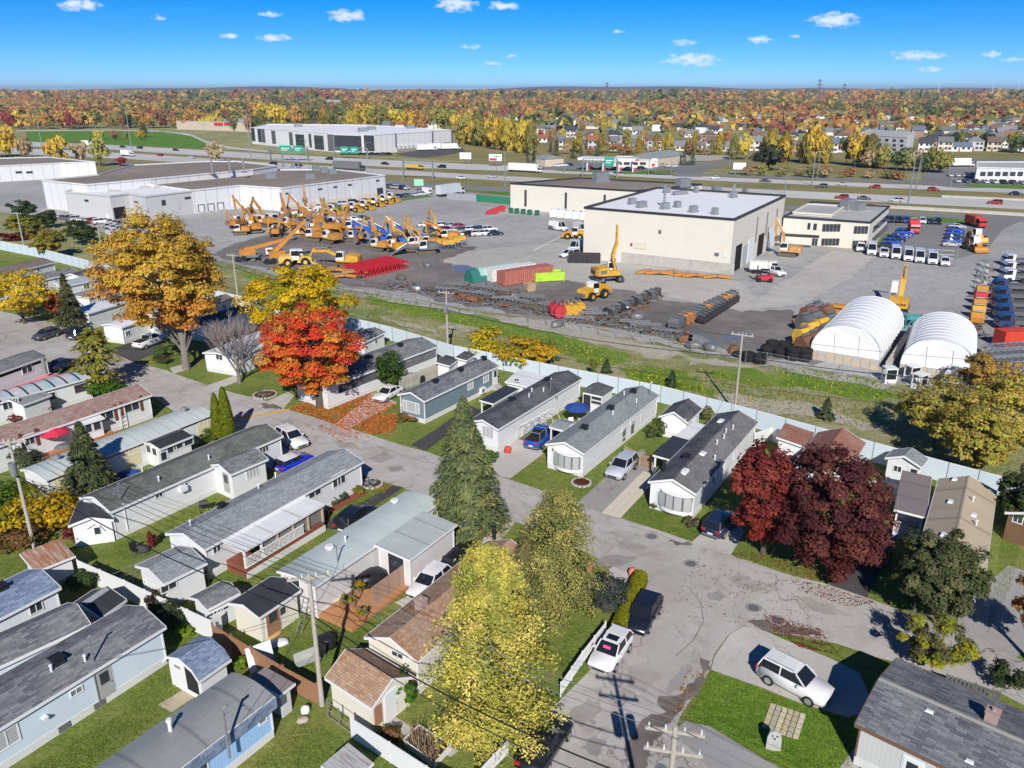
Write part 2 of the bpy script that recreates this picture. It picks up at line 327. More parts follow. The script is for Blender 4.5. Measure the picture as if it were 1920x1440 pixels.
# streets of the home park
sheet('street', [(-700, 590), (0, 583), (60, 596), (130, 612), (192, 652), (252, 680), (312, 694), (325, 700), (390, 722), (440, 737), (502, 752), (532, 766), (615, 790), (657, 803), (757, 836), (797, 846), (870, 872), (937, 893), (1000, 914), (1078, 943), (1157, 969),
  (1233, 993), (1297, 1016), (1370, 1040), (1480, 1078), (1555, 1096), (1627, 1121), (1732, 1161), (1844, 1197), (1908, 1234), (2100, 1320), (2100, 1420), (1870, 1296), (1760, 1262), (1639, 1231), (1574, 1208), (1500, 1193), (1436, 1184), (1393, 1173),
  (1366, 1190), (1338, 1228), (1331, 1257), (1277, 1340), (1262, 1372), (1330, 1440), (1500, 1700), (900, 1700), (985, 1460), (1008, 1400), (1033, 1333), (1050, 1313), (1103, 1260), (1150, 1195), (1190, 1110), (1186, 1076), (1130, 1052), (1040, 1008), (960, 975), (915, 967),
  (825, 938), (737, 909), (675, 890), (600, 862), (560, 845), (445, 812), (400, 772), (327, 772), (285, 742), (222, 715), (150, 690), (87, 676), (-700, 668)], STREET, 0)
sheet('driveway', [(1393, 1174), (1436, 1184), (1500, 1212), (1549, 1231), (1612, 1262), (1640, 1330), (1590, 1345), (1500, 1318), (1430, 1290), (1333, 1256), (1340, 1230), (1368, 1190)], DRIVEC, .012)
sheet('driveway', [(1262, 1372), (1285, 1352), (1330, 1362), (1460, 1440), (1700, 1580), (1400, 1700), (1330, 1440)], DRIVE, .012)
sheet('driveway', [(1080, 945), (1138, 964), (1232, 880), (1205, 842), (1176, 858)], DRIVE, .012)
sheet('driveway', [(908, 860), (937, 893), (957, 897), (1020, 850), (1010, 835), (960, 820)], DRIVEC, .012)
sheet('driveway', [(625, 796), (656, 803), (745, 755), (700, 735), (660, 770)], DRIVEC, .012)
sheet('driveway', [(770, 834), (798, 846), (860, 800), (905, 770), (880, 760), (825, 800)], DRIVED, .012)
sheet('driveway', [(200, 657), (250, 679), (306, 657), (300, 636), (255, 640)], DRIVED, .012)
sheet('driveway', [(1297, 1017), (1370, 1041), (1395, 1000), (1385, 970), (1330, 985)], DRIVEC, .012)
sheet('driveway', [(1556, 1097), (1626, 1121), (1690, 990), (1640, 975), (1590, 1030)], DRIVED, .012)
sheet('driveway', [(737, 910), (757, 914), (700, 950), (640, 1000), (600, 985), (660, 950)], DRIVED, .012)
sheet('driveway', [(400, 775), (445, 812), (560, 846), (600, 862), (585, 872), (500, 880), (420, 820)], DRIVE, .004)
sheet('driveway', [(800, 1100), (880, 1040), (925, 988), (967, 976), (950, 1000), (870, 1080), (760, 1140), (740, 1130)], DRIVEC, .012)
sheet('driveway', [(1105, 1088), (1150, 1062), (1186, 1076), (1178, 1092), (1140, 1120)], DRIVEC, .012)
sheet('driveway', [(1790, 1200), (1800, 1140), (1890, 1060), (1920, 1070), (1960, 1200), (1905, 1232), (1844, 1198)], DRIVE, .012)
for poly in ([(390, 722), (440, 705), (455, 712), (408, 730)], [(502, 752), (540, 735), (552, 742), (532, 766)], [(318, 690), (352, 680), (362, 690), (326, 701)]):
    sheet('path', poly, DRIVEC, .012)
sheet('path', [(714, 1352), (735, 1340), (790, 1375), (860, 1408), (845, 1420), (770, 1385)], CONC, .012)
sheet('path', [(1574, 1440), (1600, 1405), (1625, 1410), (1600, 1460)], CONC, .012)
sheet('concrete_pad', [(296, 1322), (352, 1288), (378, 1298), (322, 1336)], M_plain('tan_concrete', (.42, .35, .25), .9, .12, 1), .012)
sheet('concrete_pad', [(1625, 905), (1700, 885), (1690, 940), (1650, 930)], CONC, .012)
# repairs, stains and lines on the asphalt
for poly in ([(690, 860), (720, 848), (742, 858), (712, 868)], [(728, 876), (752, 872), (760, 882), (735, 886)], [(525, 790), (545, 787), (552, 793), (535, 797)], [(1098, 1062), (1140, 1040), (1195, 1045), (1165, 1062), (1130, 1062)],
             [(1325, 1112), (1345, 1108), (1362, 1118), (1350, 1128), (1330, 1124)], [(1090, 1405), (1112, 1380), (1140, 1392), (1118, 1418)], [(1262, 1270), (1285, 1245), (1300, 1250), (1278, 1290), (1250, 1300)], [(1012, 985), (1090, 1000), (1100, 1012), (1030, 1003)]):
    sheet('asphalt_patch', poly, PATCH, .006, jag=.12)
for poly in ([(1313, 1238), (1333, 1240), (1300, 1300), (1280, 1325), (1270, 1350), (1230, 1390), (1200, 1440), (1170, 1440), (1180, 1385), (1205, 1350), (1245, 1335), (1240, 1308), (1285, 1290), (1312, 1258)],
             [(1400, 1165), (1440, 1160), (1520, 1180), (1545, 1195), (1500, 1190), (1436, 1182)], [(1250, 1012), (1290, 1015), (1300, 1022), (1270, 1022)], [(490, 755), (530, 760), (528, 768), (500, 764)]):
    sheet('damp_stain', poly, WET, .009, jag=.35)
strip('yellow_line', [(446, 783), (470, 781), (505, 775), (543, 768)], .55, YEL, .012)
for cl in ([(540, 785), (600, 800), (680, 826), (760, 856), (800, 868)], [(560, 797), (640, 815), (700, 840)], [(1180, 985), (1230, 1000), (1300, 1030)], [(1290, 1100), (1312, 1130), (1318, 1165), (1300, 1200), (1270, 1230)],
           [(1380, 1075), (1420, 1090), (1470, 1108)], [(300, 700), (340, 715), (400, 740), (470, 765)], [(1395, 1172), (1375, 1185), (1345, 1225)]):
    strip('tar_crack', [(x+random.uniform(-2, 2), y+random.uniform(-1, 1)) for x, y in cl], .05, WET, .008)
for (x, y) in ((1295, 1057), (1413, 1140), (1458, 1163), (1222, 1006)):
    o = thing('manhole_cover', f'round iron manhole cover {dict(zip((1295, 1413, 1458, 1222), ("in the middle of the bend", "beside the leaf-strewn kerb", "with red leaves round it beside the driveway", "close to the bay-window lawn")))[x]}', 'manhole', pt(x, y))
    m = MB().tube((0, 0, 0), (0, 0, .02), .42, .42, 20); pc('cover', m, GREYM, o)
    m = MB(); ring = [[(math.cos(a)*r, math.sin(a)*r, z) for a in np.linspace(0, 2*math.pi, 21)[:-1]] for r, z in ((.46, .008), (.46, .026), (.6, .022), (.62, .008))]; m.loft(ring, cap=False); pc('collar', m, PATCH, o)
# machinery yard
sheet('yard', [(-500, 395), (0, 398), (100, 412), (235, 445), (330, 476), (440, 494), (530, 521), (680, 541), (860, 577), (1060, 604), (1300, 648), (1400, 670), (1520, 690), (1690, 718), (1875, 742), (2300, 800), (2300, 418), (1920, 412), (1670, 401), (1400, 388), (950, 366), (830, 354), (720, 350), (600, 335), (-500, 320)], YARD, .0)
sheet('worn_yard', [(400, 478), (520, 432), (700, 452), (880, 462), (900, 480), (840, 500), (930, 512), (1080, 528), (1200, 552), (1390, 585), (1480, 580), (1530, 612), (1525, 684), (1400, 668), (1300, 646), (1060, 602), (860, 572), (690, 538), (540, 519), (440, 488)], YARDD, .02, jag=1.6)
sheet('concrete_apron', [(820, 492), (880, 470), (1050, 455), (1130, 485), (1385, 527), (1420, 560), (1560, 470), (1640, 478), (1600, 520), (1500, 572), (1390, 583), (1195, 548), (1000, 515)], YARDC, .03, jag=.6)
for poly in ([(842, 498), (872, 496), (895, 502), (880, 513), (850, 510)], [(1350, 628), (1390, 622), (1410, 632), (1370, 640)], [(800, 490), (830, 486), (835, 492), (810, 496)]):
    t = NT('puddle'); sheet('puddle', poly, t.fin((.16, .155, .15), .12, 0, .5), .035, jag=.9)
sheet('gravel_track', [(530, 523), (680, 543), (860, 579), (1060, 606), (1300, 650), (1530, 694), (1690, 722), (1660, 728), (1400, 680), (1200, 640), (860, 588), (680, 552)], GRAV, -.004, jag=1.)
for ln in ([(862, 417), (900, 410), (975, 394)], [(880, 385), (960, 395), (1020, 402)], [(1000, 470), (1060, 440)]):
    strip('white_line', ln, .5, WLINE, .034)
for i in range(6): strip('yellow_line', [(1545+i*13, 466+i*1.8), (1556+i*13, 458+i*1.8)], .25, YEL, .036)
sheet('staff_lot', [(1668, 402), (1920, 412), (1880, 430), (1850, 470), (1800, 484), (1640, 468)], HWYD, .025)
sheet('lot_lawn', [(1668, 404), (1740, 405), (1824, 415), (1815, 421), (1740, 414), (1668, 411)], LAWNG, .05)
sheet('lot_lawn', [(1640, 460), (1662, 439), (1675, 440), (1672, 452), (1650, 464)], LAWNG, .05)
sheet('lot_lawn', [(868, 349), (957, 358), (957, 366), (868, 357)], LAWNG, .05)
sheet('lot_lawn', [(722, 344), (760, 348), (780, 352), (724, 353)], LAWNG, .05)
sheet('lot_lawn', [(530, 404), (720, 377), (800, 367), (815, 368), (730, 380), (540, 410)], LAWNG, .05)
# highway corridor behind the yard, a sheet for each carriageway
def band(name, top, bot, mat, z): return sheet(name, top + bot[::-1], mat, z)
band('verge', [(-300, 245), (0, 262), (250, 272), (475, 284), (720, 299), (960, 308), (1380, 331), (1920, 352), (2500, 375)], [(-300, 318), (0, 322), (250, 325), (475, 325), (720, 348), (960, 368), (1380, 392), (1920, 415), (2500, 445)], DRY, .02)
band('carriageway', [(-300, 252), (0, 264), (60, 266), (212, 272), (475, 287), (720, 300), (960, 311), (1380, 334), (1920, 355), (2500, 378)], [(-300, 266), (0, 272), (60, 275), (212, 281), (475, 298), (720, 313), (960, 321), (1380, 341), (1920, 363), (2500, 388)], HWY, .06)
band('carriageway', [(0, 277), (62, 279), (250, 288), (475, 303), (720, 318), (960, 331), (1380, 353), (1920, 378), (2500, 405)], [(0, 288), (62, 290), (250, 299), (475, 314), (720, 327), (960, 340), (1380, 366), (1920, 393), (2500, 422)], HWY, .06)
band('service_road', [(200, 303), (475, 321), (720, 338), (960, 353), (1380, 379), (1670, 395), (1920, 407), (2500, 436)], [(200, 309), (475, 328), (720, 346), (960, 361), (1380, 388), (1670, 403), (1920, 416), (2500, 447)], HWYD, .06)
band('carriageway', [(1150, 321), (1269, 324.5), (1400, 327.5), (1920, 346), (2300, 360)], [(1150, 325), (1269, 329), (1400, 333), (1920, 351), (2300, 366)], HWYD, .06)
sheet('side_road', [(1260, 331), (1272, 322), (1310, 311), (1365, 299), (1378, 298), (1377, 303), (1330, 318), (1312, 326), (1318, 332)], HWYD, .07)
sheet('ramp', [(300, 247), (345, 249), (362, 253), (385, 264), (430, 275), (500, 283), (505, 286), (430, 279), (392, 271), (360, 256), (340, 252)], HWY, .07)
sheet('ramp', [(-300, 244), (40, 244.5), (212, 243.5), (300, 245), (300, 247), (212, 245.3), (40, 246.3), (-300, 247)], HWY, .07)
sheet('forecourt', [(965, 310), (1000, 302), (1100, 303), (1330, 304), (1345, 310), (1270, 322), (1240, 326), (1000, 318)], HWYD, .08)
sheet('forecourt_lawn', [(1050, 318), (1132, 321), (1125, 324), (1040, 320)], LAWNG, .1)
sheet('forecourt_lawn', [(1165, 323), (1258, 319), (1270, 322), (1240, 326), (1170, 327)], LAWNG, .1)
sheet('loading_yard', [(742, 288), (850, 274), (868, 278), (872, 284), (830, 292), (790, 296), (752, 292)], M_asphalt('new_asphalt', (.07, .07, .072), (.11, .11, .11), .1, .1, .02), .08)
sheet('dealer_lot', [(1720, 345), (1735, 325), (1790, 300), (1840, 298), (1920, 300), (2200, 310), (2200, 372), (1920, 352), (1800, 353)], HWYD, .08)
sheet('lot_lawn', [(1805, 347), (1830, 346), (1920, 348), (2100, 356), (2100, 362), (1920, 354), (1820, 351)], LAWNG, .1)
sheet('sand_lot', [(1160, 296), (1250, 289), (1360, 292), (1372, 297), (1330, 302), (1200, 302)], GRAV, .05)
# lane lines and barriers of the highway
for ln, n in (([(475, 308.5), (720, 322.5), (960, 335.5), (1380, 359.5), (1920, 385.5)], 60), ([(475, 292.5), (720, 306.5), (960, 316), (1380, 337.5), (1920, 359)], 60)):
    P = [pt(*p) for p in ln]; mb = MB(); tot = sum((b-a).length for a, b in zip(P, P[1:])); s = 0
    while s < tot:
        r = s
        for a, b in zip(P, P[1:]):
            l = (b-a).length
            if r <= l:
                d = (b-a).normalized(); c = a + d*r; n2 = Vector((-d.y, d.x, 0))*.1; e = c + d*3
                mb.add([(c-n2).to_tuple()[:2]+(.075,), (e-n2).to_tuple()[:2]+(.075,), (e+n2).to_tuple()[:2]+(.075,), (c+n2).to_tuple()[:2]+(.075,)], [(0, 1, 2, 3)]); break
            r -= l
        s += 9
    tag(ob('lane_markings', mb.mesh('lane_markings', WLINE, uv=False)), kind='structure')
def barrier(line, label, h=1.0, w=.6, z=0, name='concrete_barrier', cat='barrier', mat=CONC):
    P = [pt(*p) for p in line]; root = thing(name, label, cat, P[0])
    for a, b in zip(P, P[1:]):
        n = max(1, int((b-a).length/12)); rz = math.atan2((b-a).y, (b-a).x); l = (b-a).length/n
        m = MB(); m.ext([(-w/2, 0), (w/2, 0), (w/5, h*.4), (w/6, h), (-w/6, h), (-w/5, h*.4)], 'x', 0.02, l-.02); me = m.mesh('barrier_block', mat)
        for i in range(n): ob('barrier_block', me, root, a + (b-a)*(i/n) - P[0], rz)
barrier([(1640, 389), (1780, 397), (1920, 405.5), (2050, 412)], 'low concrete barrier between the highway and the service road')
barrier([(1765, 370), (1920, 377), (2050, 383)], 'concrete parapet on the far carriageway verge', .8)

WEED = M_grass('weed_green', [(.1, .2, .025), (.16, .26, .035), (.26, .3, .06)], .3, .2, (.4, .36, .2)); SOIL = M_grass('bare_soil', [(.36, .33, .24), (.46, .42, .33), (.52, .48, .4)], .2, .5, (.3, .3, .12))
for i_, poly in enumerate(([(690, 548), (760, 560), (830, 580), (930, 606), (1000, 625), (960, 628), (850, 606), (740, 580), (690, 570)], [(880, 590), (960, 600), (1050, 625), (1100, 640), (1060, 660), (1010, 645), (930, 625)], [(1160, 690), (1240, 690), (1330, 715), (1360, 740), (1270, 735), (1190, 715)], [(1330, 700), (1400, 690), (1460, 700), (1560, 700), (1680, 735), (1720, 750), (1620, 748), (1500, 728), (1400, 722)], [(1050, 660), (1120, 650), (1180, 665), (1150, 685), (1080, 680)], [(450, 508), (560, 530), (640, 545), (600, 552), (500, 532)])): sheet('weed_patch', poly, WEED, -.0095+i_*.0005, jag=1.3)
for i_, poly in enumerate(([(980, 600), (1080, 615), (1200, 640), (1300, 668), (1250, 672), (1120, 645), (1000, 620)], [(850, 600), (900, 615), (880, 625), (820, 612)], [(1340, 745), (1420, 740), (1560, 765), (1660, 795), (1620, 805), (1480, 780), (1380, 762)], [(1280, 672), (1380, 680), (1450, 690), (1400, 690), (1300, 684)], [(700, 590), (780, 605), (840, 630), (760, 615)], [(240, 475), (330, 488), (420, 506), (400, 515), (290, 495)])): sheet('bare_soil', poly, SOIL, -.0063+i_*.0003, jag=1.3)

sheet('front_lawn', [(1335, 1259), (1430, 1292), (1500, 1320), (1590, 1347), (1640, 1334), (1620, 1400), (1575, 1440), (1460, 1438), (1330, 1360), (1286, 1351)], M_grass('lime_lawn', [(.09, .2, .02), (.14, .27, .03), (.22, .31, .045)], .35, .12, (.3, .3, .08)), -.005, jag=.12)
for poly in ([(1150, 1010), (1200, 1020), (1240, 1040), (1205, 1042), (1160, 1026)], [(1340, 1075), (1400, 1085), (1440, 1105), (1390, 1103)], [(1180, 1250), (1225, 1240), (1240, 1275), (1200, 1300), (1175, 1280)], [(620, 822), (670, 832), (690, 846), (640, 838)], [(820, 880), (860, 886), (900, 902), (860, 902)], [(1060, 1340), (1100, 1310), (1125, 1330), (1085, 1365)], [(1480, 1115), (1560, 1135), (1600, 1158), (1530, 1145)]): sheet('asphalt_patch', poly, M_asphalt('worn_patch', (.31, .285, .26), (.4, .375, .345), .5, .6, .4), .0045, jag=.25)
# ================================================================== mobile homes and sheds
SW = M_siding('white_siding', (.65, .66, .67)); SWV = M_siding('white_vertical_siding', (.63, .66, .69), .18, True, .05, .5); SBW = M_siding('bluish_white_siding', (.56, .65, .72), .16)
SBG = M_siding('slate_blue_siding', (.16, .215, .25), .16, False, .06, .4); SCR = M_siding('cream_siding', (.66, .63, .54), .2, False, .05, .3); SBL = M_siding('sky_blue_siding', (.3, .47, .74), .2, True, .08, .5)
SGR = M_siding('pale_grey_siding', (.5, .5, .5), .25, True, .06, .5); SBE = M_siding('beige_siding', (.55, .47, .36), .2, False); SWD = M_siding('wood_board_siding', (.16, .09, .05), .18, True, .2, .5); SKIRT = M_siding('skirting', (.6, .6, .59), .15, True, .05, .5)
SBR = M_siding('brown_board', (.3, .16, .09), .15, True, .15, .5); SPL = M_siding('taupe_plastic', (.36, .33, .29), .3, False)
RD_ = M_shingle('charcoal_shingle', (.05, .053, .065), (.09, .092, .105)); RG = M_shingle('grey_green_shingle', (.19, .22, .225), (.29, .32, .32)); RM = M_shingle('mid_grey_shingle', (.11, .115, .125), (.26, .26, .27), .5, .16)
RL = M_shingle('light_grey_shingle', (.2, .215, .23), (.34, .36, .38)); RS = M_shingle('slate_shingle', (.085, .09, .105), (.24, .245, .26), .55, .16); RB = M_shingle('blue_shingle', (.11, .16, .26), (.27, .34, .46), .45, .17)
RBR = M_shingle('brown_shingle', (.3, .17, .1), (.46, .3, .19)); RRB = M_shingle('red_brown_shingle', (.26, .1, .065), (.33, .14, .095), .42, .16, .2); RPK = M_shingle('pinkish_brown_shingle', (.25, .14, .115), (.4, .27, .23))
RGO = M_shingle('old_grey_green_shingle', (.085, .09, .08), (.15, .155, .14)); RBN = M_shingle('dark_brown_shingle', (.15, .11, .09), (.22, .17, .14)); RTN = M_metalroof('tan_roof', (.44, .36, .25), 6., .08)
RMT = M_metalroof('pale_metal_roof', (.48, .53, .52), 1.2, .06); RWH = M_metalroof('white_metal_roof', (.68, .68, .68), 3, .05); RGM = M_metalroof('grey_membrane_roof', (.26, .27, .265), 3., .2); RGL = M_metalroof('grey_lapped_roof', (.42, .46, .45), 2.4, .12)
RRS = M_metalroof('rusty_corrugated_roof', (.45, .36, .28), .55, .2, .9, (.3, .09, .03), .12); RBK = M_metalroof('black_felt_roof', (.045, .047, .052), 1.2, .3); RCR = M_metalroof('corrugated_roof', (.19, .2, .21), .28, .15, 0, seam=.2)
t = NT('striped_metal_roof'); s_ = t.node('ShaderNodeSeparateXYZ'); t.l.new(t.tc('UV'), s_.inputs[0]); f = t.math('FRACT', t.math('DIVIDE', s_.outputs[0], 1.5))
c = t.mix(t.step(t.math('ADD', t.tc('Object') if False else s_.outputs[0], t.math('MULTIPLY', t.noise(.5), 4)), 6.5, 9), (.5, .2, .18), (.3, .4, .45)); c = t.mix(t.step(t.noise(.8, 4), .4, .75), c, (.6, .45, .42))
RST = t.fin(t.mix(t.step(t.math('ABSOLUTE', t.math('SUBTRACT', f, .5)), .41, .43), c, (.03, .03, .035)), .55)
WCACHE = {}
def win_mesh(w, h, style='two', fr=None, glass=None, fw=.07):
    key = ('w', round(w, 2), round(h, 2), style, fr, glass)
    if key in WCACHE: return WCACHE[key]
    fr = fr or TRIMW; glass = glass or GLASS; m = MB()
    rc = lambda a, b, y: [(-a, y, -b), (a, y, -b), (a, y, b), (-a, y, b)]
    m.loft([rc(w/2, h/2, .05), rc(w/2, h/2, -.055), rc(w/2-fw, h/2-fw, -.055), rc(w/2-fw, h/2-fw, .04)], cap=False)
    mull = {'two': [0], 'three': [-w/6, w/6], 'four': [-w/4, 0, w/4], 'one': [], 'pic': [-w*.28, w*.28], 'six': [-w/3, -w/6, 0, w/6, w/3]}[style]
    for x in mull: m.box(x-.025, x+.025, -.045, .04, -h/2+fw, h/2-fw)
    g = MB().box(-w/2+fw*.8, w/2-fw*.8, -.012, .03, -h/2+fw*.8, h/2-fw*.8)
    both = MB(); both.v = list(m.v); both.f = list(m.f); both.m = list(m.m); both.add(g.v, g.f, 1)
    WCACHE[key] = (m.mesh('window', fr), g.mesh('pane', glass), both.mesh('window', [fr, glass])); return WCACHE[key]
def door_mesh(w=.95, h=2.05, col=None, glass=True):
    key = ('d', w, h, col, glass)
    if key not in WCACHE:
        m = MB().box(-w/2-.08, w/2+.08, -.03, .02, 0, h+.08); d = MB().box(-w/2, w/2, -.055, -.028, .03, h)
        if glass: d.box(-w*.3, w*.3, -.075, -.054, h*.5, h*.9, 1)
        k = MB().tube((w*.38, -.055, h*.47), (w*.38, -.11, h*.47), .035, .04, 8)
        both = MB(); both.add(m.v, m.f, 0); both.add(d.v, d.f, 1); both.m = [0]*len(m.f) + [1 if x == 0 else 2 for x in d.m]
        WCACHE[key] = (m.mesh('door', TRIMW), d.mesh('leaf', [col or WHITE, GLASS]), k.mesh('handle', STEEL), both.mesh('door', [TRIMW, col or WHITE, GLASS]))
    return WCACHE[key]
def vent_mesh(kind):
    if kind not in WCACHE:
        m = MB()
        if kind == 'vent':
            m.loft([[(-.33, -.33, 0), (.33, -.33, 0), (.33, .33, 0), (-.33, .33, 0)], [(-.16, -.16, .28), (.16, -.16, .28), (.16, .16, .28), (-.16, .16, .28)]]); m.box(-.34, .34, -.34, .34, .28, .4); mt = BLACK
        elif kind == 'pipe': m.tube((0, 0, -.1), (0, 0, .42), .07, .07, 8); m.tube((0, 0, .42), (0, 0, .5), .11, .09, 8); mt = WHITE
        elif kind == 'mast': m.tube((0, 0, -.6), (0, 0, 1.5), .05, .05, 6); m.tube((0, 0, 1.45), (.12, -.1, 1.6), .05, .05, 6); m.tube((-.05, 0, 1.2), (.2, 0, 1.2), .02, .02, 5); mt = STEEL
        elif kind == 'sky': m.loft([[(-.45, -.3, 0), (.45, -.3, 0), (.45, .3, 0), (-.45, .3, 0)], [(-.3, -.2, .16), (.3, -.2, .16), (.3, .2, .16), (-.3, .2, .16)]]); mt = WHITE
        elif kind == 'round': m.tube((0, 0, -.05), (0, 0, .2), .2, .2, 12); m.tube((0, 0, .2), (0, 0, .3), .38, .3, 12); mt = WHITE
        elif kind == 'chimney': m.box(-.35, .35, -.35, .35, -.3, .7); m.box(-.4, .4, -.4, .4, .7, .8); m.tube((0, 0, .8), (0, 0, 1.), .12, .12, 8); mt = M_plain('chimney_brick', (.36, .26, .23), .9, .2, 3)
        elif kind == 'stack': m.tube((0, 0, -.1), (0, 0, 1.0), .14, .14, 10); m.tube((0, 0, 1.0), (0, 0, 1.12), .24, .2, 10); mt = BLACK
        elif kind == 'turbine': m.tube((0, 0, -.1), (0, 0, .2), .22, .22, 12); m.loft([[(math.cos(a)*r, math.sin(a)*r, z) for a in np.linspace(0, 6.283, 13)[:-1]] for r, z in ((.22, .2), (.36, .32), (.34, .45), (.15, .58))]); mt = STEEL
        WCACHE[kind] = m.mesh('roof_vent', mt)
    return WCACHE[kind]
class House:
    def __init__(s, name, label, A, B, Wd, h=2.9, roof='gable', rise=.75, oh=.22, og=.25, wall=None, rf=None, cat='house', root=None, trim=None, skirt=True, group=None, th=.12, base=0., walls=True, fascia=True):
        s.h, s.roof, s.rise, s.oh, s.og = h, roof, rise, oh, og; wall = wall or SW; rf = rf or RM; trim = trim or TRIMW
        a, b = pt(*A, h), pt(*B, h); a.z = b.z = 0; ex = (b-a).normalized(); ey = Vector((-ex.y, ex.x, 0)); s.L = L = (b-a).length
        if isinstance(Wd, tuple):
            c = pt(*Wd[:2], h); c.z = 0; Wd = abs((c - (b if len(Wd) > 2 else a)).dot(ey))
        s.W = Wm = Wd; s.rz = math.atan2(ex.y, ex.x)
        s.M = Matrix.Translation(a) @ Matrix.Rotation(s.rz, 4, 'Z'); s.addon = root is not None
        if root is None: s.o = thing(name, label, cat, a, s.rz, group)
        else:
            s.o = ob(name, None, root.o); s.o.matrix_basis = root.M.inverted() @ s.M
        p = s.o; sl = rise/(Wm/2); y0, y1 = oh, Wm-oh
        if roof == 'gable':
            prof = [(0, h), (Wm/2, h+rise), (Wm, h), (Wm, h-th), (Wm/2, h+rise-th), (0, h-th)]; wp = [(y0, base), (y1, base), (y1, h-th+sl*oh), (Wm/2, h+rise-th), (y0, h-th+sl*oh)]
        elif roof == 'hip':
            prof = None; wp = [(y0, base), (y1, base), (y1, h-th), (y0, h-th)]
        elif roof == 'curve':
            n = 9; arc = [(Wm*i/n, h + rise*math.sin(math.pi*i/n)) for i in range(n+1)]; prof = arc + [(y_, z_-th) for y_, z_ in arc[::-1]]; wp = [(y0, base), (y1, base)] + [(min(max(y_, y0), y1), z_-th) for y_, z_ in arc[::-1]]
        elif roof == 'barn':
            arc = [(0, h), (Wm*.16, h+rise*.62), (Wm/2, h+rise), (Wm*.84, h+rise*.62), (Wm, h)]; prof = arc + [(y_, z_-th) for y_, z_ in arc[::-1]]; wp = [(y0, base), (y1, base)] + [(min(max(y_, y0), y1), z_-th) for y_, z_ in arc[::-1]]
        else:
            prof = [(0, h), (Wm, h+rise), (Wm, h+rise-th), (0, h-th)]; wp = [(y0, base), (y1, base), (y1, h+rise-th-.0), (y0, h-th)]
        s.prof = prof
        if walls: pc('wall', MB().ext(wp, 'x', og, L-og), wall, p)
        if roof == 'hip':
            i = min(Wm, L)/2*.98
            m = MB(); m.add([(0, 0, h), (L, 0, h), (L, Wm, h), (0, Wm, h), (i, Wm/2, h+rise), (L-i, Wm/2, h+rise)] if L >= Wm else [(0, 0, h), (L, 0, h), (L, Wm, h), (0, Wm, h), (L/2, i, h+rise), (L/2, Wm-i, h+rise)],
              [(0, 1, 5, 4), (1, 2, 5), (2, 3, 4, 5), (3, 0, 4), (3, 2, 1, 0)] if L >= Wm else [(0, 1, 4), (1, 2, 5, 4), (2, 3, 5), (3, 0, 4, 5), (3, 2, 1, 0)]); pc('roof', m, rf, p); fascia = False
        else: s.ro = pc('roof', MB().ext(prof, 'x', 0, L), rf, p)
        if fascia:
            if roof == 'gable':
                pc('fascia', MB().box(-.02, L+.02, -.035, -.002, h-th-.08, h+.012), trim, p); pc('fascia', MB().box(-.02, L+.02, Wm+.002, Wm+.035, h-th-.08, h+.012), trim, p)
                rk = [(0, h+.012), (Wm/2, h+rise+.012), (Wm, h+.012), (Wm, h-th-.08), (Wm/2, h+rise-th-.08), (0, h-th-.08)]
                pc('rake_board', MB().ext(rk, 'x', -.04, -.002), trim, p); pc('rake_board', MB().ext(rk, 'x', L+.002, L+.04), trim, p)
                pc('ridge_cap', MB().ext([(Wm/2-.16, h+rise-.16*sl+.03), (Wm/2, h+rise+.03), (Wm/2+.16, h+rise-.16*sl+.03), (Wm/2, h+rise-.005)], 'x', .02, L-.02), rf, p)
            else:
                pc('fascia', MB().box(-.02, L+.02, -.035, -.002, h-th-.06, h+.012), trim, p)
                if prof: pc('rake_board', MB().ext([(y_, z_+.01) for y_, z_ in prof[:len(prof)//2]] + [(y_, z_-.06) for y_, z_ in prof[len(prof)//2:]], 'x', -.04, -.002), trim, p)
        if skirt and walls:
            pc('skirting', MB().ext([(y0-.03, base+.01), (y1+.03, base+.01), (y1+.03, base+.55), (y0-.03, base+.55)], 'x', og-.03, L-og+.03), SKIRT, p)
            for px_, py_ in ((og, y0), (L-og, y0), (og, y1), (L-og, y1)): pc('corner_trim', MB().box(px_-.05, px_+.05, py_-.05, py_+.05, .56, h-th-.02), trim, p)
    def loc(s, side, px, py):
        q = {'R': ((0, s.oh, 0), (0, -1, 0)), 'F': ((s.og, 0, 0), (-1, 0, 0)), 'B': ((s.L-s.og, 0, 0), (1, 0, 0)), 'L': ((0, s.W-s.oh, 0), (0, 1, 0))}[side]
        w = at_dist(px, py, s.M @ Vector(q[0]), s.M.to_3x3() @ Vector(q[1])); return s.M.inverted() @ w
    RZ = {'R': 0, 'F': -math.pi/2, 'B': math.pi/2, 'L': math.pi}
    def win(s, side, px, py, w=1., h=1., style='two', glass=None, fr=None, z=None):
        l = s.loc(side, px, py); f, g, b = win_mesh(w, h, style, fr, glass)
        if z is not None: l.z = z
        if s.addon: return ob('window', b, s.o, l, s.RZ[side])
        o = ob('window', f, s.o, l, s.RZ[side]); ob('pane', g, o); return o
    def shutters(s, side, px, py, w, h, col, gap=.06):
        l = s.loc(side, px, py); d = Vector((1, 0, 0)) if side == 'R' else Vector((0, 1, 0))
        for k in (-1, 1): ob('shutter', MB().box(-.17, .17, -.04, .01, -h/2, h/2).mesh('shutter', col), s.o, l + d*k*(w/2+.2+gap), s.RZ[side])
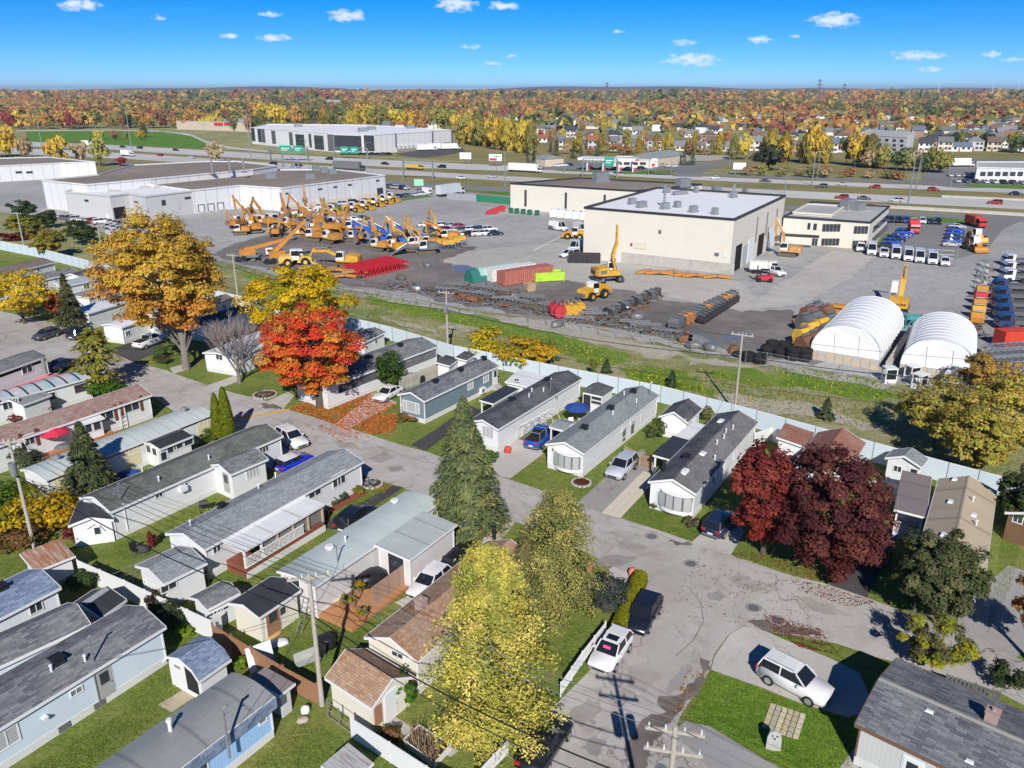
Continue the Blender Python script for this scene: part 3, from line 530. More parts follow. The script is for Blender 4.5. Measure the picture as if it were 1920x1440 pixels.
    def door(s, side, px, py, col=None, glass=True, z=.55, steps=True, w=.95):
        l = s.loc(side, px, py); l.z = z; f, d, k, b = door_mesh(w, 2.05, col, glass)
        if s.addon: return ob('door', b, s.o, l, s.RZ[side])
        o = ob('door', f, s.o, l, s.RZ[side]); ob('leaf', d, o); ob('handle', k, o)
        if steps and z > .3:
            m = MB().ext([(-.9, 0), (-.9, z*.33), (-.62, z*.33), (-.62, z*.66), (-.32, z*.66), (-.32, z), (-.04, z), (-.04, 0)], 'x', -.6, .6); ob('steps', m.mesh('steps', CONC), s.o, (l.x, l.y, 0), s.RZ[side])
        return o
    def roofpt(s, px, py):
        best = None
        hs_ = [(s.prof[i], s.prof[i+1]) for i in range(len(s.prof)//2-1)] if s.prof else [((0, s.h), (s.W, s.h))]
        for (ya, za), (yb, zb) in hs_:
            n = Vector((0, -(zb-za), yb-ya)).normalized(); w = s.M.inverted() @ at_dist(px, py, s.M @ Vector((0, ya, za)), s.M.to_3x3() @ n)
            e = max(ya-w.y, w.y-yb, 0)
            if best is None or e < best[0]: best = (e, w)
        return best[1]
    def vent(s, px, py, kind='vent', sc=1.):
        names = {'vent': 'roof_vent', 'pipe': 'vent_pipe', 'mast': 'service_mast', 'sky': 'skylight', 'round': 'roof_vent', 'chimney': 'chimney', 'stack': 'flue', 'turbine': 'turbine_vent'}
        return ob(names[kind], vent_mesh(kind), s.o, s.roofpt(px, py), 0, None, sc)
    def local(s, px, py, z): return s.M.inverted() @ pt(px, py, z)
    def bay(s, px, py, w=2.6, n=4, d=.65, z0=.75, z1=2.15):
        l = s.loc('F', px, py); l.z = 0; l.x = s.og
        arc = [(-d*math.sin(math.pi*(i/8))**.6, (i/8-.5)*w) for i in range(9)]
        m = MB().ext([(0, -w/2), (0, w/2)] + arc[::-1][1:-1], 'z', z0-.35, z0); m2 = MB().ext([(0, -w/2), (0, w/2)] + arc[::-1][1:-1], 'z', z1, z1+.12)
        core = MB().ext([(0, -w/2*.96), (0, w/2*.96)] + [(x*.88, y*.96) for x, y in arc[::-1][1:-1]], 'z', z0-.01, z1+.01)
        b = ob('bay_window', core.mesh('bay_window', GREYM), s.o, l); ob('bay_sill', m.mesh('bay_sill', TRIMW), b); ob('bay_head', m2.mesh('bay_head', TRIMW), b)
        idx = [1, 3, 5, 7]
        for k in range(n):
            y = (k+.5)/n*w - w/2; x = -d*.94*math.sin(math.pi*(k+.5)/n)**.6*.95; ang = math.atan2(y*1.1, d*2.2)
            pm = MB().box(-.03, .02, -w/n*.42, w/n*.42, z0+.06, z1-.06); ob('pane', pm.mesh('pane', BLIND), b, (x-.05, y, 0), ang*-1 if False else -ang*.0 + math.atan2(y, -2.2)*0 - ang*.55)
def lbl(*a): return ' '.join(a)
MAROON = M_plain('maroon_shutter', (.16, .05, .045), .6); YELD = M_plain('cream_door', (.62, .55, .33), .6); GREYD = M_plain('grey_door', (.36, .36, .35), .6); BLKD = M_plain('black_door', (.03, .03, .035), .4)
# --- row above the street
h1 = House('mobile_home', 'slate blue mobile home with dark grey roof beside the orange maple', (795.5, 752.5), (936, 686), (746, 739), wall=SBG, rf=RS, rise=.7)
for q in ((816, 717), (863, 695), (907, 674)): h1.vent(*q)
h1.win('F', 771, 763, 2.5, 1.35, 'pic', BLIND); h1.win('R', 882, 722, 1.1, 1.15, 'two', BLIND); h1.win('R', 911, 709, 1.1, 1.15, 'two', BLIND); h1.door('R', 928, 703)
o = ob('heat_pump', MB().box(-.45, .45, -.35, 0, 0, .75).mesh('heat_pump', TRIMW), h1.o, h1.loc('R', 903, 737)); o.location.z = .3; ob('fan_grille', MB().tube((-.1, -.35, .38), (-.1, -.37, .38), .27, .27, 14).mesh('fan_grille', GREYM), o)
for q in ((753, 759), (786, 768)): ob('wall_lamp', MB().box(-.1, 0, -.06, .06, -.2, .2).mesh('wall_lamp', TRIMW), h1.o, h1.loc('F', *q))
h2 = House('mobile_home', 'white mobile home with charcoal roof and dark carport next to slate blue home', (934, 805), (1092, 709), (890, 782), h=2.75, wall=SW, rf=RD_, rise=.65)
for q in ((960, 752), (1026, 714)): h2.vent(*q)
for q in ((992, 745), (997, 735), (1019, 734)): h2.vent(*q, 'pipe')
h2.vent(1032, 733, 'mast'); h2.win('R', 1043, 744, .8, .9); h2.win('F', 915, 810, 1.5, 1.4, 'three', BLIND)
a = House('porch', '', (925, 757), (974, 729), (897, 752), h=2.45, roof='flat', rise=.08, root=h2, rf=RBK, skirt=False, walls=False)
for x in (.2, a.L-.2):
    for y in (.2, a.W-.2): ob('post', MB().box(x-.07, x+.07, y-.07, y+.07, 0, 2.35).mesh('post', TRIMW), a.o)
ob('railing', MB().box(.2, a.L-.2, .15, .2, .9, 1.0).mesh('railing', TRIMW), a.o); ob('deck', MB().box(.1, a.L-.1, .1, a.W-.1, .05, .55).mesh('deck', SKIRT), a.o)
sh = House('garden_shed', 'white shed with pale lapped roof behind the yellow vine by the blue fence', (1000, 727), (1024, 704), (960, 708), h=2.2, roof='flat', rise=.3, rf=RWH, cat='shed', skirt=False)
sh.win('F', 969, 712, .7, .5); sh.door('F', 985, 722, z=.05)
h3 = House('mobile_home', 'white mobile home with grey-green shingle roof and bay window facing the street', (1095, 851), (1237, 741), (1024, 831), h=2.7, wall=SW, rf=RG, rise=.75)
for q in ((1096, 804), (1145, 767), (1188, 736)): h3.vent(*q)
for q in ((1149, 778), (1193, 755), (1170, 741)): h3.vent(*q, 'pipe')
h3.vent(1219, 741, 'mast'); h3.bay(1064, 862, 3.0)
for q in ((1169, 799), (1185, 787)): h3.win('R', *q, .75, 1.1, 'two', BLIND)
for q in ((1170, 815), (1186, 801), (1204, 779)): ob('panel', MB().box(-.4, .4, -.03, .01, -.75, .75).mesh('panel', GREYM if q[0] != 1204 else SKIRT), h3.o, h3.loc('R', *q))
ob('stripe_trim', MB().box(.3, h3.L*.55, h3.oh-.035, h3.oh-.005, .62, .86).mesh('stripe_trim', M_plain('pale_grey_trim', (.55, .56, .57), .6)), h3.o)
for q in ((1037, 843), (1087, 857)): ob('wall_lamp', MB().box(-.1, 0, -.06, .06, -.15, .15).mesh('wall_lamp', GREYM), h3.o, h3.loc('F', *q))
a = House('porch', '', (1030, 800), (1060, 808), (1046, 783), h=2.55, roof='gable', rise=.35, root=h3, rf=RG, skirt=False, walls=False)
for x, y in ((.15, .15), (.15, a.W-.15)): ob('post', MB().box(x-.07, x+.07, y-.07, y+.07, 0, 2.4).mesh('post', TRIMW), a.o)
sh = House('garden_shed', 'white shed with hipped charcoal roof and black panelled door by the blue fence', (1130, 742), (1153, 727), (1091, 731), h=2.5, roof='hip', rise=.9, rf=RD_, cat='shed', skirt=False, wall=WHITE)
sh.door('F', 1101, 748, BLKD, True, .05); sh.win('F', 1118, 747, 1.5, .55, 'one'); sh.win('F', 1118, 755, 1.5, .5, 'one')
h4 = House('mobile_home', 'white mobile home with worn slate roof and rounded bay window', (1305, 926), (1422, 791), (1217, 901), h=2.75, wall=SW, rf=RD_, rise=.85)
ob('patched_shingles', MB().ext([(.02, h4.h+.012+.02*h4.rise/(h4.W/2)), (h4.W/2-.1, h4.h+h4.rise*.955), (h4.W/2-.1, h4.h+h4.rise*.955+.012), (.02, h4.h+.03)], 'x', .05, h4.L-.05).mesh('patched_shingles', M_shingle('worn_shingle', (.13, .125, .13), (.2, .19, .19))), h4.ro)
for q in ((1284, 883), (1317, 851), (1283, 886)): h4.vent(*q, 'sky')
h4.vent(1352, 790, 'sky', 1.1); h4.vent(1287, 859, 'vent'); h4.vent(1245, 884, 'stack')
for q in ((1344, 833), (1340, 862), (1357, 823), (1361, 812), (1374, 805)): h4.vent(*q, 'pipe')
h4.bay(1267, 943, 3.2)
for q in ((1233, 937), (1297, 957)): ob('pilaster', MB().box(-.04, .01, -.13, .13, -.8, .8).mesh('pilaster', M_plain('grey_pilaster', (.55, .56, .57), .6)), h4.o, h4.loc('F', *q))
for x in (5.5, 9, 12): ob('window', win_mesh(.8, 1., 'two')[2], h4.o, (x, h4.oh, 1.75), 0)
sh = House('garage', 'white garage with overhead door and charcoal gable roof by the blue fence', (1290, 792), (1317, 766), (1239, 777), h=2.35, rise=.9, rf=RD_, cat='garage', skirt=False)
ob('garage_door', MB().box(-1.25, 1.25, -.05, 0, -1., 1.).mesh('garage_door', M_siding('garage_door', (.8, .8, .8), .5)), sh.o, sh.loc('F', 1265, 797), -math.pi/2); sh.win('R', 1302, 786, .6, .6)
a = House('carport', '', (1257, 862), (1293, 825), (1226, 852), h=2.5, roof='flat', rise=.1, root=h4, rf=RBK, skirt=False, walls=False)
for x in (.2, a.L*.5, a.L-.2): ob('post', MB().box(x-.08, x+.08, a.W-.3, a.W-.14, 0, 2.4).mesh('post', TRIMW), a.o)
ob('post', MB().box(.12, .28, .12, .28, 0, 2.4).mesh('post', TRIMW), a.o)
a = House('annex', '', (1290, 823), (1323, 797), (1264, 819), h=2.55, roof='flat', rise=.08, root=h4, rf=RWH, skirt=False)
sh = House('garage', 'white garage with low red-brown roof behind the dark red maples', (1513, 839), (1527, 811), (1455, 827), h=2.3, roof='flat', rise=.5, rf=RRB, cat='garage', skirt=False)
sh = House('garage', 'larger garage with peaked red-brown roof behind the dark red maples', (1586, 892), (1624, 830), (1528, 817, 1), h=2.6, rise=1.1, rf=RRB, cat='garage', skirt=False)
sh = House('garden_shed', 'white shed with pale grey-green roof beside the tan-roofed home', (1728, 876), (1741, 860), (1658, 860), h=2.4, rise=.7, rf=RG, cat='shed', skirt=False)
sh.win('F', 1683, 879, .8, .7); sh.door('F', 1713, 888, z=.05)
h6 = House('mobile_home', 'white mobile home with wide tan roof at the bend', (1849, 1072), (1869, 921), (1767, 872, 1), h=2.9, wall=SWV, rf=RTN, rise=.9)
for q in ((1790, 899), (1782, 941), (1769, 1003), (1825, 966)): h6.vent(*q, 'sky', .8)
for q in ((1824, 940), (1830, 985)): h6.vent(*q, 'pipe')
a = House('porch', '', (1737, 970), (1747, 894), (1675, 961), h=2.7, roof='flat', rise=.1, root=h6, rf=M_metalroof('mauve_roof', (.22, .185, .175), 3), skirt=False, walls=False)
ob('wall', MB().box(a.L*.35, a.L-.2, .2, a.W-.2, 0, 2.55).mesh('wall', SW), a.o); ob('deck', MB().box(.2, a.L*.35, .2, a.W-.2, 0, .5).mesh('deck', SKIRT), a.o)
ob('post', MB().box(.2, .34, a.W-.34, a.W-.2, .5, 2.6).mesh('post', TRIMW), a.o); ob('post', MB().box(.2, .34, .2, .34, .5, 2.6).mesh('post', TRIMW), a.o)
for i in range(10): ob('baluster', MB().box(.24, .29, .4+i*(a.W-.7)/9, .44+i*(a.W-.7)/9, .5, 1.4).mesh('baluster', BLACK), a.o)
ob('railing', MB().box(.22, .3, .3, a.W-.3, 1.4, 1.46).mesh('railing', BLACK), a.o)
sh = House('wooden_shed', 'weathered brown board shed with white window at the right edge', (1960, 985), (2010, 930), (1890, 955), h=2.6, rise=.6, wall=SWD, rf=RRB, cat='shed', skirt=False); sh.win('F', 1909, 972, .8, .9, 'two'); sh.win('F', 1940, 978, .8, .9, 'two')
# --- bungalow in the bottom corner
h7 = House('bungalow', 'pale grey bungalow with wide slate shingle roof and chimney at the bottom corner', (1603, 1357), (2080, 1586), (1648, 1220), h=2.9, wall=SGR, rf=RS, rise=.8, oh=.3, trim=M_plain('brown_fascia', (.16, .09, .06), .7))
h7.vent(1858, 1352, 'chimney', .9); h7.vent(1742, 1334, 'sky', .5); h7.vent(1817, 1428, 'sky', .5); h7.door('R', 1713, 1428, glass=True, z=.1, steps=False); h7.win('R', 1775, 1448, .9, 1.1)
ob('ridge_strip', MB().ext([(h7.W/2-.2, h7.h+h7.rise-.01), (h7.W/2, h7.h+h7.rise+.045), (h7.W/2+.2, h7.h+h7.rise-.01)], 'x', .02, h7.L).mesh('ridge_strip', M_plain('pale_ridge', (.3, .29, .27), .9)), h7.ro)
# --- left block, below the street
l1 = House('mobile_home', 'white home with dark grey roof and black band above the striped roof', (-90, 731), (90, 667), 4.6, wall=SW, rf=RS, rise=.6)
ob('dark_band', MB().box(.2, l1.L-.2, l1.oh-.03, l1.oh+.01, 2.25, 2.75).mesh('dark_band', BLACK), l1.o); l1.win('R', 51, 693, 1.6, .95, 'two')
ob('brick_planter', MB().box(3, l1.L-.4, -1.6, -.2, 0, .7).mesh('brick_planter', M_plain('pink_wall', (.62, .25, .3), .8, .15, 2)), l1.o)
ob('flue', MB().tube((0, 0, 1.2), (0, 0, 3.4), .28, .28, 10).mesh('flue', STEEL), l1.o, l1.M.inverted() @ Vector((*pt(86, 700, 1.2).xy, 0)))
l2 = House('mobile_home', 'white home with curved red and blue striped metal roof', (-110, 785), (172, 707), 4.2, h=2.8, roof='curve', rise=.45, wall=SW, rf=RST)
l2.win('R', 152, 727, 1.6, 1.0, 'two', None, MAROON); l2.win('R', 93, 744, 1.5, 1., 'two'); l2.win('R', 15, 760, 1.2, 1.)
a = House('annex', '', (42, 760), (97, 740), 2.4, h=2.5, roof='flat', rise=.35, root=l2, rf=RGM, skirt=False, wall=WHITE); a.win('F', 30, 752, .9, .9)
l3 = House('mobile_home', 'long white home with pinkish brown shingles and maroon shutters', (-90, 866), (285, 740), 4.7, wall=SW, rf=RPK, rise=.85)
for (x, y, w_) in ((247, 762, 1.9), (198, 780, 1.9), (55, 824, 1.1)):
    l3.win('R', x, y, w_, 1.2, 'two'); l3.shutters('R', x, y, w_, 1.9, MAROON)
for q in ((30, 836),): ob('air_conditioner', MB().box(-.35, .35, -.4, 0, -.25, .25).mesh('air_conditioner', TRIMW), l3.o, l3.loc('R', *q))
a = House('porch', '', (147, 798), (196, 783), (133, 790), h=2.5, roof='flat', rise=.2, root=l3, rf=RWH, skirt=False, wall=WHITE)
for q in ((152, 805), (165, 803), (182, 798)): a.win('R', *q, .9, 1.1, 'one')
ob('trellis', MB().box(-.35, -.3, -.05, 0, 0, 2.2).box(.3, .35, -.05, 0, 0, 2.2).box(-.3, .3, -.045, -.005, .5, .55).box(-.3, .3, -.045, -.005, 1., 1.05).box(-.3, .3, -.045, -.005, 1.5, 1.55).mesh('trellis', TRIMW), l3.o, (l3.loc('R', 229, 780).x, l3.oh-.15, 0))
WOODD = M_siding('deck_boards', (.42, .2, .09), .14, False, .15, .4)
p0 = l3.local(70, 870, .5); dk = ob('deck', MB().box(p0.x, p0.x+9, -3.0, .2, .1, .5).mesh('deck', WOODD), l3.o)
for i in range(28): ob('baluster', MB().box(p0.x+.1+i*.325, p0.x+.16+i*.325, -3.0, -2.95, .5, 1.35).mesh('baluster', SBR), dk)
ob('handrail', MB().box(p0.x, p0.x+9, -3.03, -2.92, 1.35, 1.42).mesh('handrail', SBR), dk)
l4 = House('mobile_home', 'old white trailer home with pale green metal roof and cream panels', (85, 900), (401, 775), (47, 877), h=2.75, roof='curve', rise=.35, wall=SW, rf=RMT)
for q in ((108, 862, ), (346, 772)): l4.vent(*q, 'turbine')
for q in ((117, 905), (250, 855), (382, 805)):
    ob('cream_panel', MB().box(-.75, .75, -.03, .01, -1.1, 1.1).mesh('cream_panel', YELD), l4.o, l4.loc('R', *q)); l4.win('R', q[0], q[1]-10, 1.1, .75, 'two')
ob('belt_trim', MB().box(.2, l4.L-.2, l4.oh-.04, l4.oh-.005, 2.3, 2.42).mesh('belt_trim', M_plain('brown_trim', (.25, .12, .06), .7)), l4.o)
a = House('porch', '', (300, 842), (362, 817), (272, 827), h=2.45, roof='gable', rise=.3, root=l4, rf=RBK, skirt=False, wall=WHITE)
for q in ((279, 842), (290, 847)): a.win('F', *q, .8, .9, 'one')
for q in ((320, 842), (335, 834), (352, 828)): a.win('R', *q, 1.3, .9, 'one')
a.door('R', 306, 852, z=.05)
l5 = House('mobile_home', 'long white home with weathered grey-green roof and angled entry', (207, 960), (531, 817), (150, 932), h=2.85, wall=SBW if False else SW, rf=RGO, rise=.8)
for q in ((267, 885), (298, 902)): l5.vent(*q, 'pipe')
l5.vent(392, 862, 'pipe'); l5.vent(226, 937, 'mast')
for (x, y) in ((346, 910), (298, 928)): l5.win('R', x, y, .8, .55, 'two')
ob('air_conditioner', MB().box(-.35, .35, -.4, 0, -.25, .25).mesh('air_conditioner', TRIMW), l5.o, l5.loc('R', 341, 915)); l5.win('R', 495, 842, 1.2, .8, 'three')
ob('meter_pipe', MB().tube((0, -.06, -2.2), (0, -.06, .6), .04, .04, 6).mesh('meter_pipe', TRIMW), l5.o, l5.loc('R', 232, 955))
a = House('entry_wing', '', (432, 890), (503, 860), 3.4, h=2.85, roof='gable', rise=.6, root=l5, rf=RM, wall=SW, skirt=False)
a.door('F', 425, 903, GREYD); a.win('R', 474, 885, 1.5, 1.15, 'four', BLIND)
l6 = House('mobile_home', 'white home with light grey shingles and long white porch roof', (383, 1031), (682, 865), (308, 1001), h=2.9, wall=SW, rf=RL, rise=.75)
for q in ((416, 952),): l6.vent(*q, 'vent')
for q in ((485, 916), (517, 895), (357, 985)): l6.vent(*q, 'pipe')
for (x, y) in ((631, 901), (640, 896)): l6.win('R', x, y, 1.1, 1.3, 'one')
l6.win('R', 590, 922, 1.6, 1.0, 'two'); l6.win('R', 406, 1026, .8, 1.)
SCRN = M_plain('porch_screen', (.2, .19, .18), .5, .2, 1); DECKR = M_siding('red_deck', (.2, .07, .04), .14, False, .1, .4)
a = House('porch', '', (457, 1033), (608, 945), (420, 1015), h=2.6, roof='flat', rise=.12, root=l6, rf=RWH, skirt=False, walls=False)
ob('deck', MB().box(.1, a.L-.1, .1, a.W, .0, .9).mesh('deck', DECKR), a.o); ob('skirting', MB().box(.05, a.L-.05, .04, .1, 0, .55).mesh('skirting', SKIRT), a.o)
for i in range(6): x = .15 + i*(a.L-.3)/5; ob('post', MB().box(x-.08, x+.08, .1, .26, .9, 2.5).mesh('post', TRIMW if i < 2 else M_plain('bare_post', (.42, .33, .25), .8)), a.o)
for i in range(44): x = .3 + i*(a.L*.72-.4)/43; ob('baluster', MB().box(x-.025, x+.025, .06, .1, 1.0, 1.75).mesh('baluster', TRIMW), a.o)
ob('handrail', MB().box(.1, a.L*.72, .03, .13, 1.75, 1.83).mesh('handrail', TRIMW), a.o); ob('bottom_rail', MB().box(.1, a.L*.72, .05, .11, .93, 1.0).mesh('bottom_rail', TRIMW), a.o)
for i in range(1, 5): x0 = .25 + i*(a.L-.3)/5; ob('screen', MB().box(x0, x0+(a.L-.3)/5-.2, .27, .3, 1.0, 2.45).mesh('screen', SCRN), a.o)
a = House('rear_room', '', (307, 1095), (388, 1055), (243, 1065), h=2.4, roof='gable', rise=.55, root=l6, rf=RL, wall=WHITE, skirt=False); a.win('R', 316, 1100, 1.3, .7, 'two'); a.win('F', 272, 1090, .4, .3, 'one')
l7 = House('mobile_home', 'pale grey home with flat seamed roof and brown deck behind it', (589, 1101), (826, 941), (521, 1069), h=2.9, roof='curve', rise=.25, wall=SBW if False else M_siding('shell_siding', (.6, .58, .58), .14), rf=M_metalroof('plain_pale_roof', (.46, .51, .5), 40., .08))
l7.vent(618, 1029, 'round'); l7.vent(740, 942, 'round'); l7.vent(648, 1015, 'pipe'); l7.vent(633, 1055, 'mast')
l7.win('F', 555, 1092, .9, 1.3, 'one')
for q in ((610, 1130), (632, 1132)): l7.win('R', q[0], q[1], .5, .25, 'one', z=.3)
a = House('side_wing', '', (768, 1050), (857, 983), (704, 1025), h=2.8, roof='flat', rise=.25, root=l7, rf=RGL, wall=M_siding('shell_siding_b', (.6, .58, .58), .14), skirt=True, trim=TRIMW)
a.door('F', 738, 1054, BLKD); a.door('F', 748, 1057, BLKD)
p = l7.local(705, 1160, .35); dk = ob('deck', MB().box(l7.local(704, 1025, 2.8).x-6.2, l7.local(704, 1025, 2.8).x, -3.1, .2, .1, .35).mesh('deck', WOODD), l7.o)
q0, q1 = l7.local(700, 1145, 0), l7.local(766, 1095, 0); ob('privacy_screen', MB().bar((q0.x, q0.y, 1.15), (q1.x, q1.y, 1.15), .07, 1.7).mesh('privacy_screen', M_siding('brown_panel', (.36, .24, .18), 1.2, True)), dk)
l8 = House('mobile_home', 'cream home with brown shingle roof behind the yellow larch', (783, 1241), (1003, 1046), (686, 1192), h=2.8, wall=SCR, rf=RBR, rise=.9)
l8.vent(790, 1140, 'chimney', .9); l8.vent(926, 1010, 'stack')
for q in ((740, 1225), (751, 1230)): l8.win('F', *q, .55, .5, 'one')
ob('hose_reel', MB().tube((-.02, 0, 0), (-.2, 0, 0), .34, .34, 16).mesh('hose_reel', M_plain('orange_hose', (.5, .16, .08), .6)), l8.o, l8.loc('F', 775, 1281))
sh = House('garden_shed', 'cream shed with brown shingle roof next to the utility pole', (609, 1270), (697, 1328), (692, 1218), h=2.2, rise=1., rf=RBR, wall=SCR, cat='shed', skirt=False)
sh.door('B', 733, 1325, WHITE, False, .1, False); sh.win('B', 747, 1297, .25, .7, 'one'); ob('trellis', MB().box(-.3, .3, -.04, 0, -.7, .7).mesh('trellis', SBR), sh.o, sh.loc('B', 709, 1340), math.pi/2)
l9 = House('mobile_home', 'white ribbed home with blue shingle roof at the left edge', (-80, 1200), (114, 1101), 4.3, wall=SWV, rf=RB, rise=.75); l9.win('R', 67, 1138, .95, .9, 'two'); l9.vent(3, 1104, 'vent')
l10 = House('mobile_home', 'large white home with mottled slate shingle roof in the lower left', (-130, 1445), (311, 1175), (236, 1134, 1), wall=SBW, rf=RS, rise=.75)
l10.vent(108, 1242, 'vent', 1.1); l10.vent(97, 1259, 'pipe'); l10.vent(160, 1240, 'pipe'); l10.vent(175, 1240, 'mast', 1.2)
l10.win('R', 143, 1296, .8, .5, 'two', SCRN); l10.win('R', 12, 1385, 1.4, 1.2, 'two', BLIND); l10.door('R', 203, 1308, GREYD, z=.45, steps=False)
for q in ((187, 1325), (122, 1372)): ob('crawl_vent', MB().box(-.35, .35, -.06, 0, -.2, .2).mesh('crawl_vent', GREYM), l10.o, (l10.loc('R', *q).x, l10.oh-.03, .3))
ob('meter', MB().tube((0, -.08, -1.), (0, -.08, 1.6), .04, .04, 6).mesh('meter', STEEL), l10.o, l10.loc('R', 181, 1295)); ob('wall_lamp', MB().box(-.15, .15, -.3, 0, 0, .12).mesh('wall_lamp', TRIMW), l10.o, l10.loc('R', 82, 1345))
a = House('cross_wing', '', (-130, 1310), (170, 1170), 3.6, h=2.95, rise=.75, root=l10, rf=RS, wall=SBW, skirt=False)
l11 = House('mobile_home', 'sky blue home with grey membrane roof and shingled fascia at the bottom', (190, 1554), (515, 1306), (441, 1256, 1), h=2.9, roof='curve', rise=.35, wall=SBL, rf=RGM)
ob('shingle_band', MB().box(.0, l11.L, -.12, -.04, 2.15, 2.88).mesh('shingle_band', RB), l11.o); l11.win('R', 492, 1350, .6, .5, 'one', SCRN); l11.win('R', 378, 1430, .7, 1.3, 'one')
l11.vent(320, 1370, 'pipe', 1.6); l11.vent(427, 1395, 'mast', 1.6)
# --- little sheds of the left block
sh = House('barn_shed', 'white barn-shaped shed with blue shingle roof and open door', (373, 1278), (433, 1236), (315, 1233), h=1.9, roof='barn', rise=1.0, rf=RB, cat='shed', skirt=False, wall=WHITE)
ob('door', MB().box(-.55, .55, -.04, 0, -.95, .95).mesh('door', M_plain('dark_opening', (.02, .02, .02), .9)), sh.o, sh.loc('F', 360, 1274), -math.pi/2); sh.win('F', 333, 1250, .8, .4, 'one', SCRN)
sh = House('plastic_shed', 'taupe plastic shed with dark grey roof and clear roof panels', (189, 1158), (237, 1124), (141, 1128), h=1.9, rise=.7, rf=RBK, cat='shed', skirt=False, wall=SPL)
ob('skylight_panel', MB().ext([(sh.W*.40, sh.h+sh.rise*.86), (sh.W*.5, sh.h+sh.rise+.06), (sh.W*.6, sh.h+sh.rise*.86)], 'x', .15, sh.L-.15).mesh('skylight_panel', M_plain('clear_panel', (.3, .32, .34), .3)), sh.o)
sh = House('metal_shed', 'low shed with rust striped corrugated roof', (66, 1072), (141, 1042), (32, 1050), h=2.0, roof='flat', rise=.45, rf=RRS, cat='shed', skirt=False, wall=WHITE)
sh = House('garden_shed', 'white shed with black felt roof under the yellow bush', (212, 974), (225, 930), (138, 960), h=2.2, rise=.5, rf=RBK, cat='shed', skirt=False, wall=WHITE)
sh.win('F', 183, 995, .6, .8, 'one'); ob('flag_pole', MB().bar((-.3, 0, 0), (-2.2, .2, .7), .05, .05).mesh('flag_pole', M_plain('red_ribbon', (.5, .03, .08), .6)), sh.o, (0, 1.3, 2.1))
sh = House('garden_shed', 'small white shed with grey shingle roof along the white fence', (388, 1143), (450, 1111), (351, 1121), h=2.1, rise=.35, rf=RM, cat='shed', skirt=False, wall=WHITE); sh.win('R', 400, 1150, 1.2, .35, 'two'); sh.win('R', 418, 1142, 1., .35, 'two')
sh = House('garden_shed', 'white shed with black cracked roof beside the flat-roofed pale home', (486, 1158), (564, 1106), (429, 1130), h=2.3, rise=.45, rf=RBK, cat='shed', skirt=False, wall=SCR)
sh.door('R', 513, 1172, SBR, True, .1, False, 1.2); sh.win('R', 530, 1145, .7, .8, 'one')
sh = House('metal_shed', 'grey ribbed metal shed with peeling flat roof behind the blue home', (524, 1304), (553, 1281), (477, 1268), h=2.0, roof='flat', rise=.1, rf=M_metalroof('peeling_roof', (.25, .22, .21), .3, .3), cat='shed', skirt=False, wall=M_siding('ribbed_metal', (.5, .51, .52), .16, True, .05, .8))
sh = House('metal_shed', 'low mossy metal roof at the bottom between blue home and fence', (650, 1475), (700, 1430), (640, 1412), h=1.9, roof='flat', rise=.3, rf=M_metalroof('stained_roof', (.42, .43, .43), .4, .2, .5), cat='shed', skirt=False, wall=WHITE)
# --- upper left block, behind the street
def up(lab, A, B, W_, wall, rf, roof='gable', h=2.8, rise=.7, wins=()):
    H = House('mobile_home', lab, A, B, W_, h=h, roof=roof, rise=rise, wall=wall, rf=rf)
    for w in wins: H.win('R', *w)
    return H
up('white home with brown roof beyond the yellow tree, against the fence', (-110, 543), (104, 491), (95, 480, 1), SW, RBN, wins=((72, 506, .8, .6, 'one'),))
u2 = up('white home with blue-grey roof behind the yellow tree', (-60, 555), (148, 510), 4.4, SW, RM, wins=((105, 524, .6, .8), (112, 523, .6, .8)))
a = House('annex', '', (148, 518), (198, 504), 3.4, h=2.6, roof='gable', rise=.4, root=u2, rf=RD_, skirt=False, wall=SW); a.win('R', 183, 511, 2., .6, 'three')
up('white flat-roofed home above the small spruce', (127, 536), (213, 518), 4.2, SW, RGL, 'flat', 2.7, .15, ((162, 537, 1.2, .9), (197, 529, .9, .9)))
up('white home with streaked grey roof beside the small spruce', (166, 558), (244, 535), 4, SW, RGM, 'flat', 2.7, .2, ((186, 559, .9, 1.),))
up('low white home with wide blank wall near the parked pickup', (165, 588), (240, 565), 4, SW, RWH, 'flat', 2.7, .15)
up('white home hidden under the big golden maple', (228, 614), (330, 580), 4, SW, RWH, 'curve', 2.7, .3, ((240, 625, 1., .8),))
up('white home with dark brown roof beyond the golden maple', (300, 600), (442, 561), 4.2, SW, RBN, wins=((386, 584, 1.2, .8), (421, 575, .8, .8)))
up('dark navy roofed home between the golden and yellow trees', (385, 612), (480, 580), 3.6, SW, RD_, 'flat', 2.6, .3)
u8 = House('mobile_home', 'white home with pale roof behind the bare tree', (441, 671), (560, 622), (398, 654), h=2.7, roof='curve', rise=.3, wall=SW, rf=RWH); u8.win('F', 411, 668, 1.2, 1.1, 'two')
u9 = House('mobile_home', 'long grey-roofed home with shingled gable wall behind the orange maple', (612, 727), (822, 649), (762, 636, 1), wall=SW, rf=RM, rise=.8)
for q in ((750, 649), (692, 671)): u9.vent(*q)
ob('dark_wall_panel', MB().box(u9.L*.62, u9.L-.3, u9.oh-.03, u9.oh+.01, 1.4, 2.7).mesh('dark_wall_panel', RM), u9.o); ob('dark_wall_panel', MB().box(u9.L*.1, u9.L*.42, u9.oh-.03, u9.oh+.01, 1.5, 2.7).mesh('dark_wall_panel', RD_), u9.o)
u10 = House('garden_shed', 'white shed with mottled grey roof behind the orange maple', (683, 642), (724, 622), 3.8, h=2.3, rise=.5, rf=RM, cat='shed', skirt=False); u10.win('R', 705, 640, .7, .8, 'one')
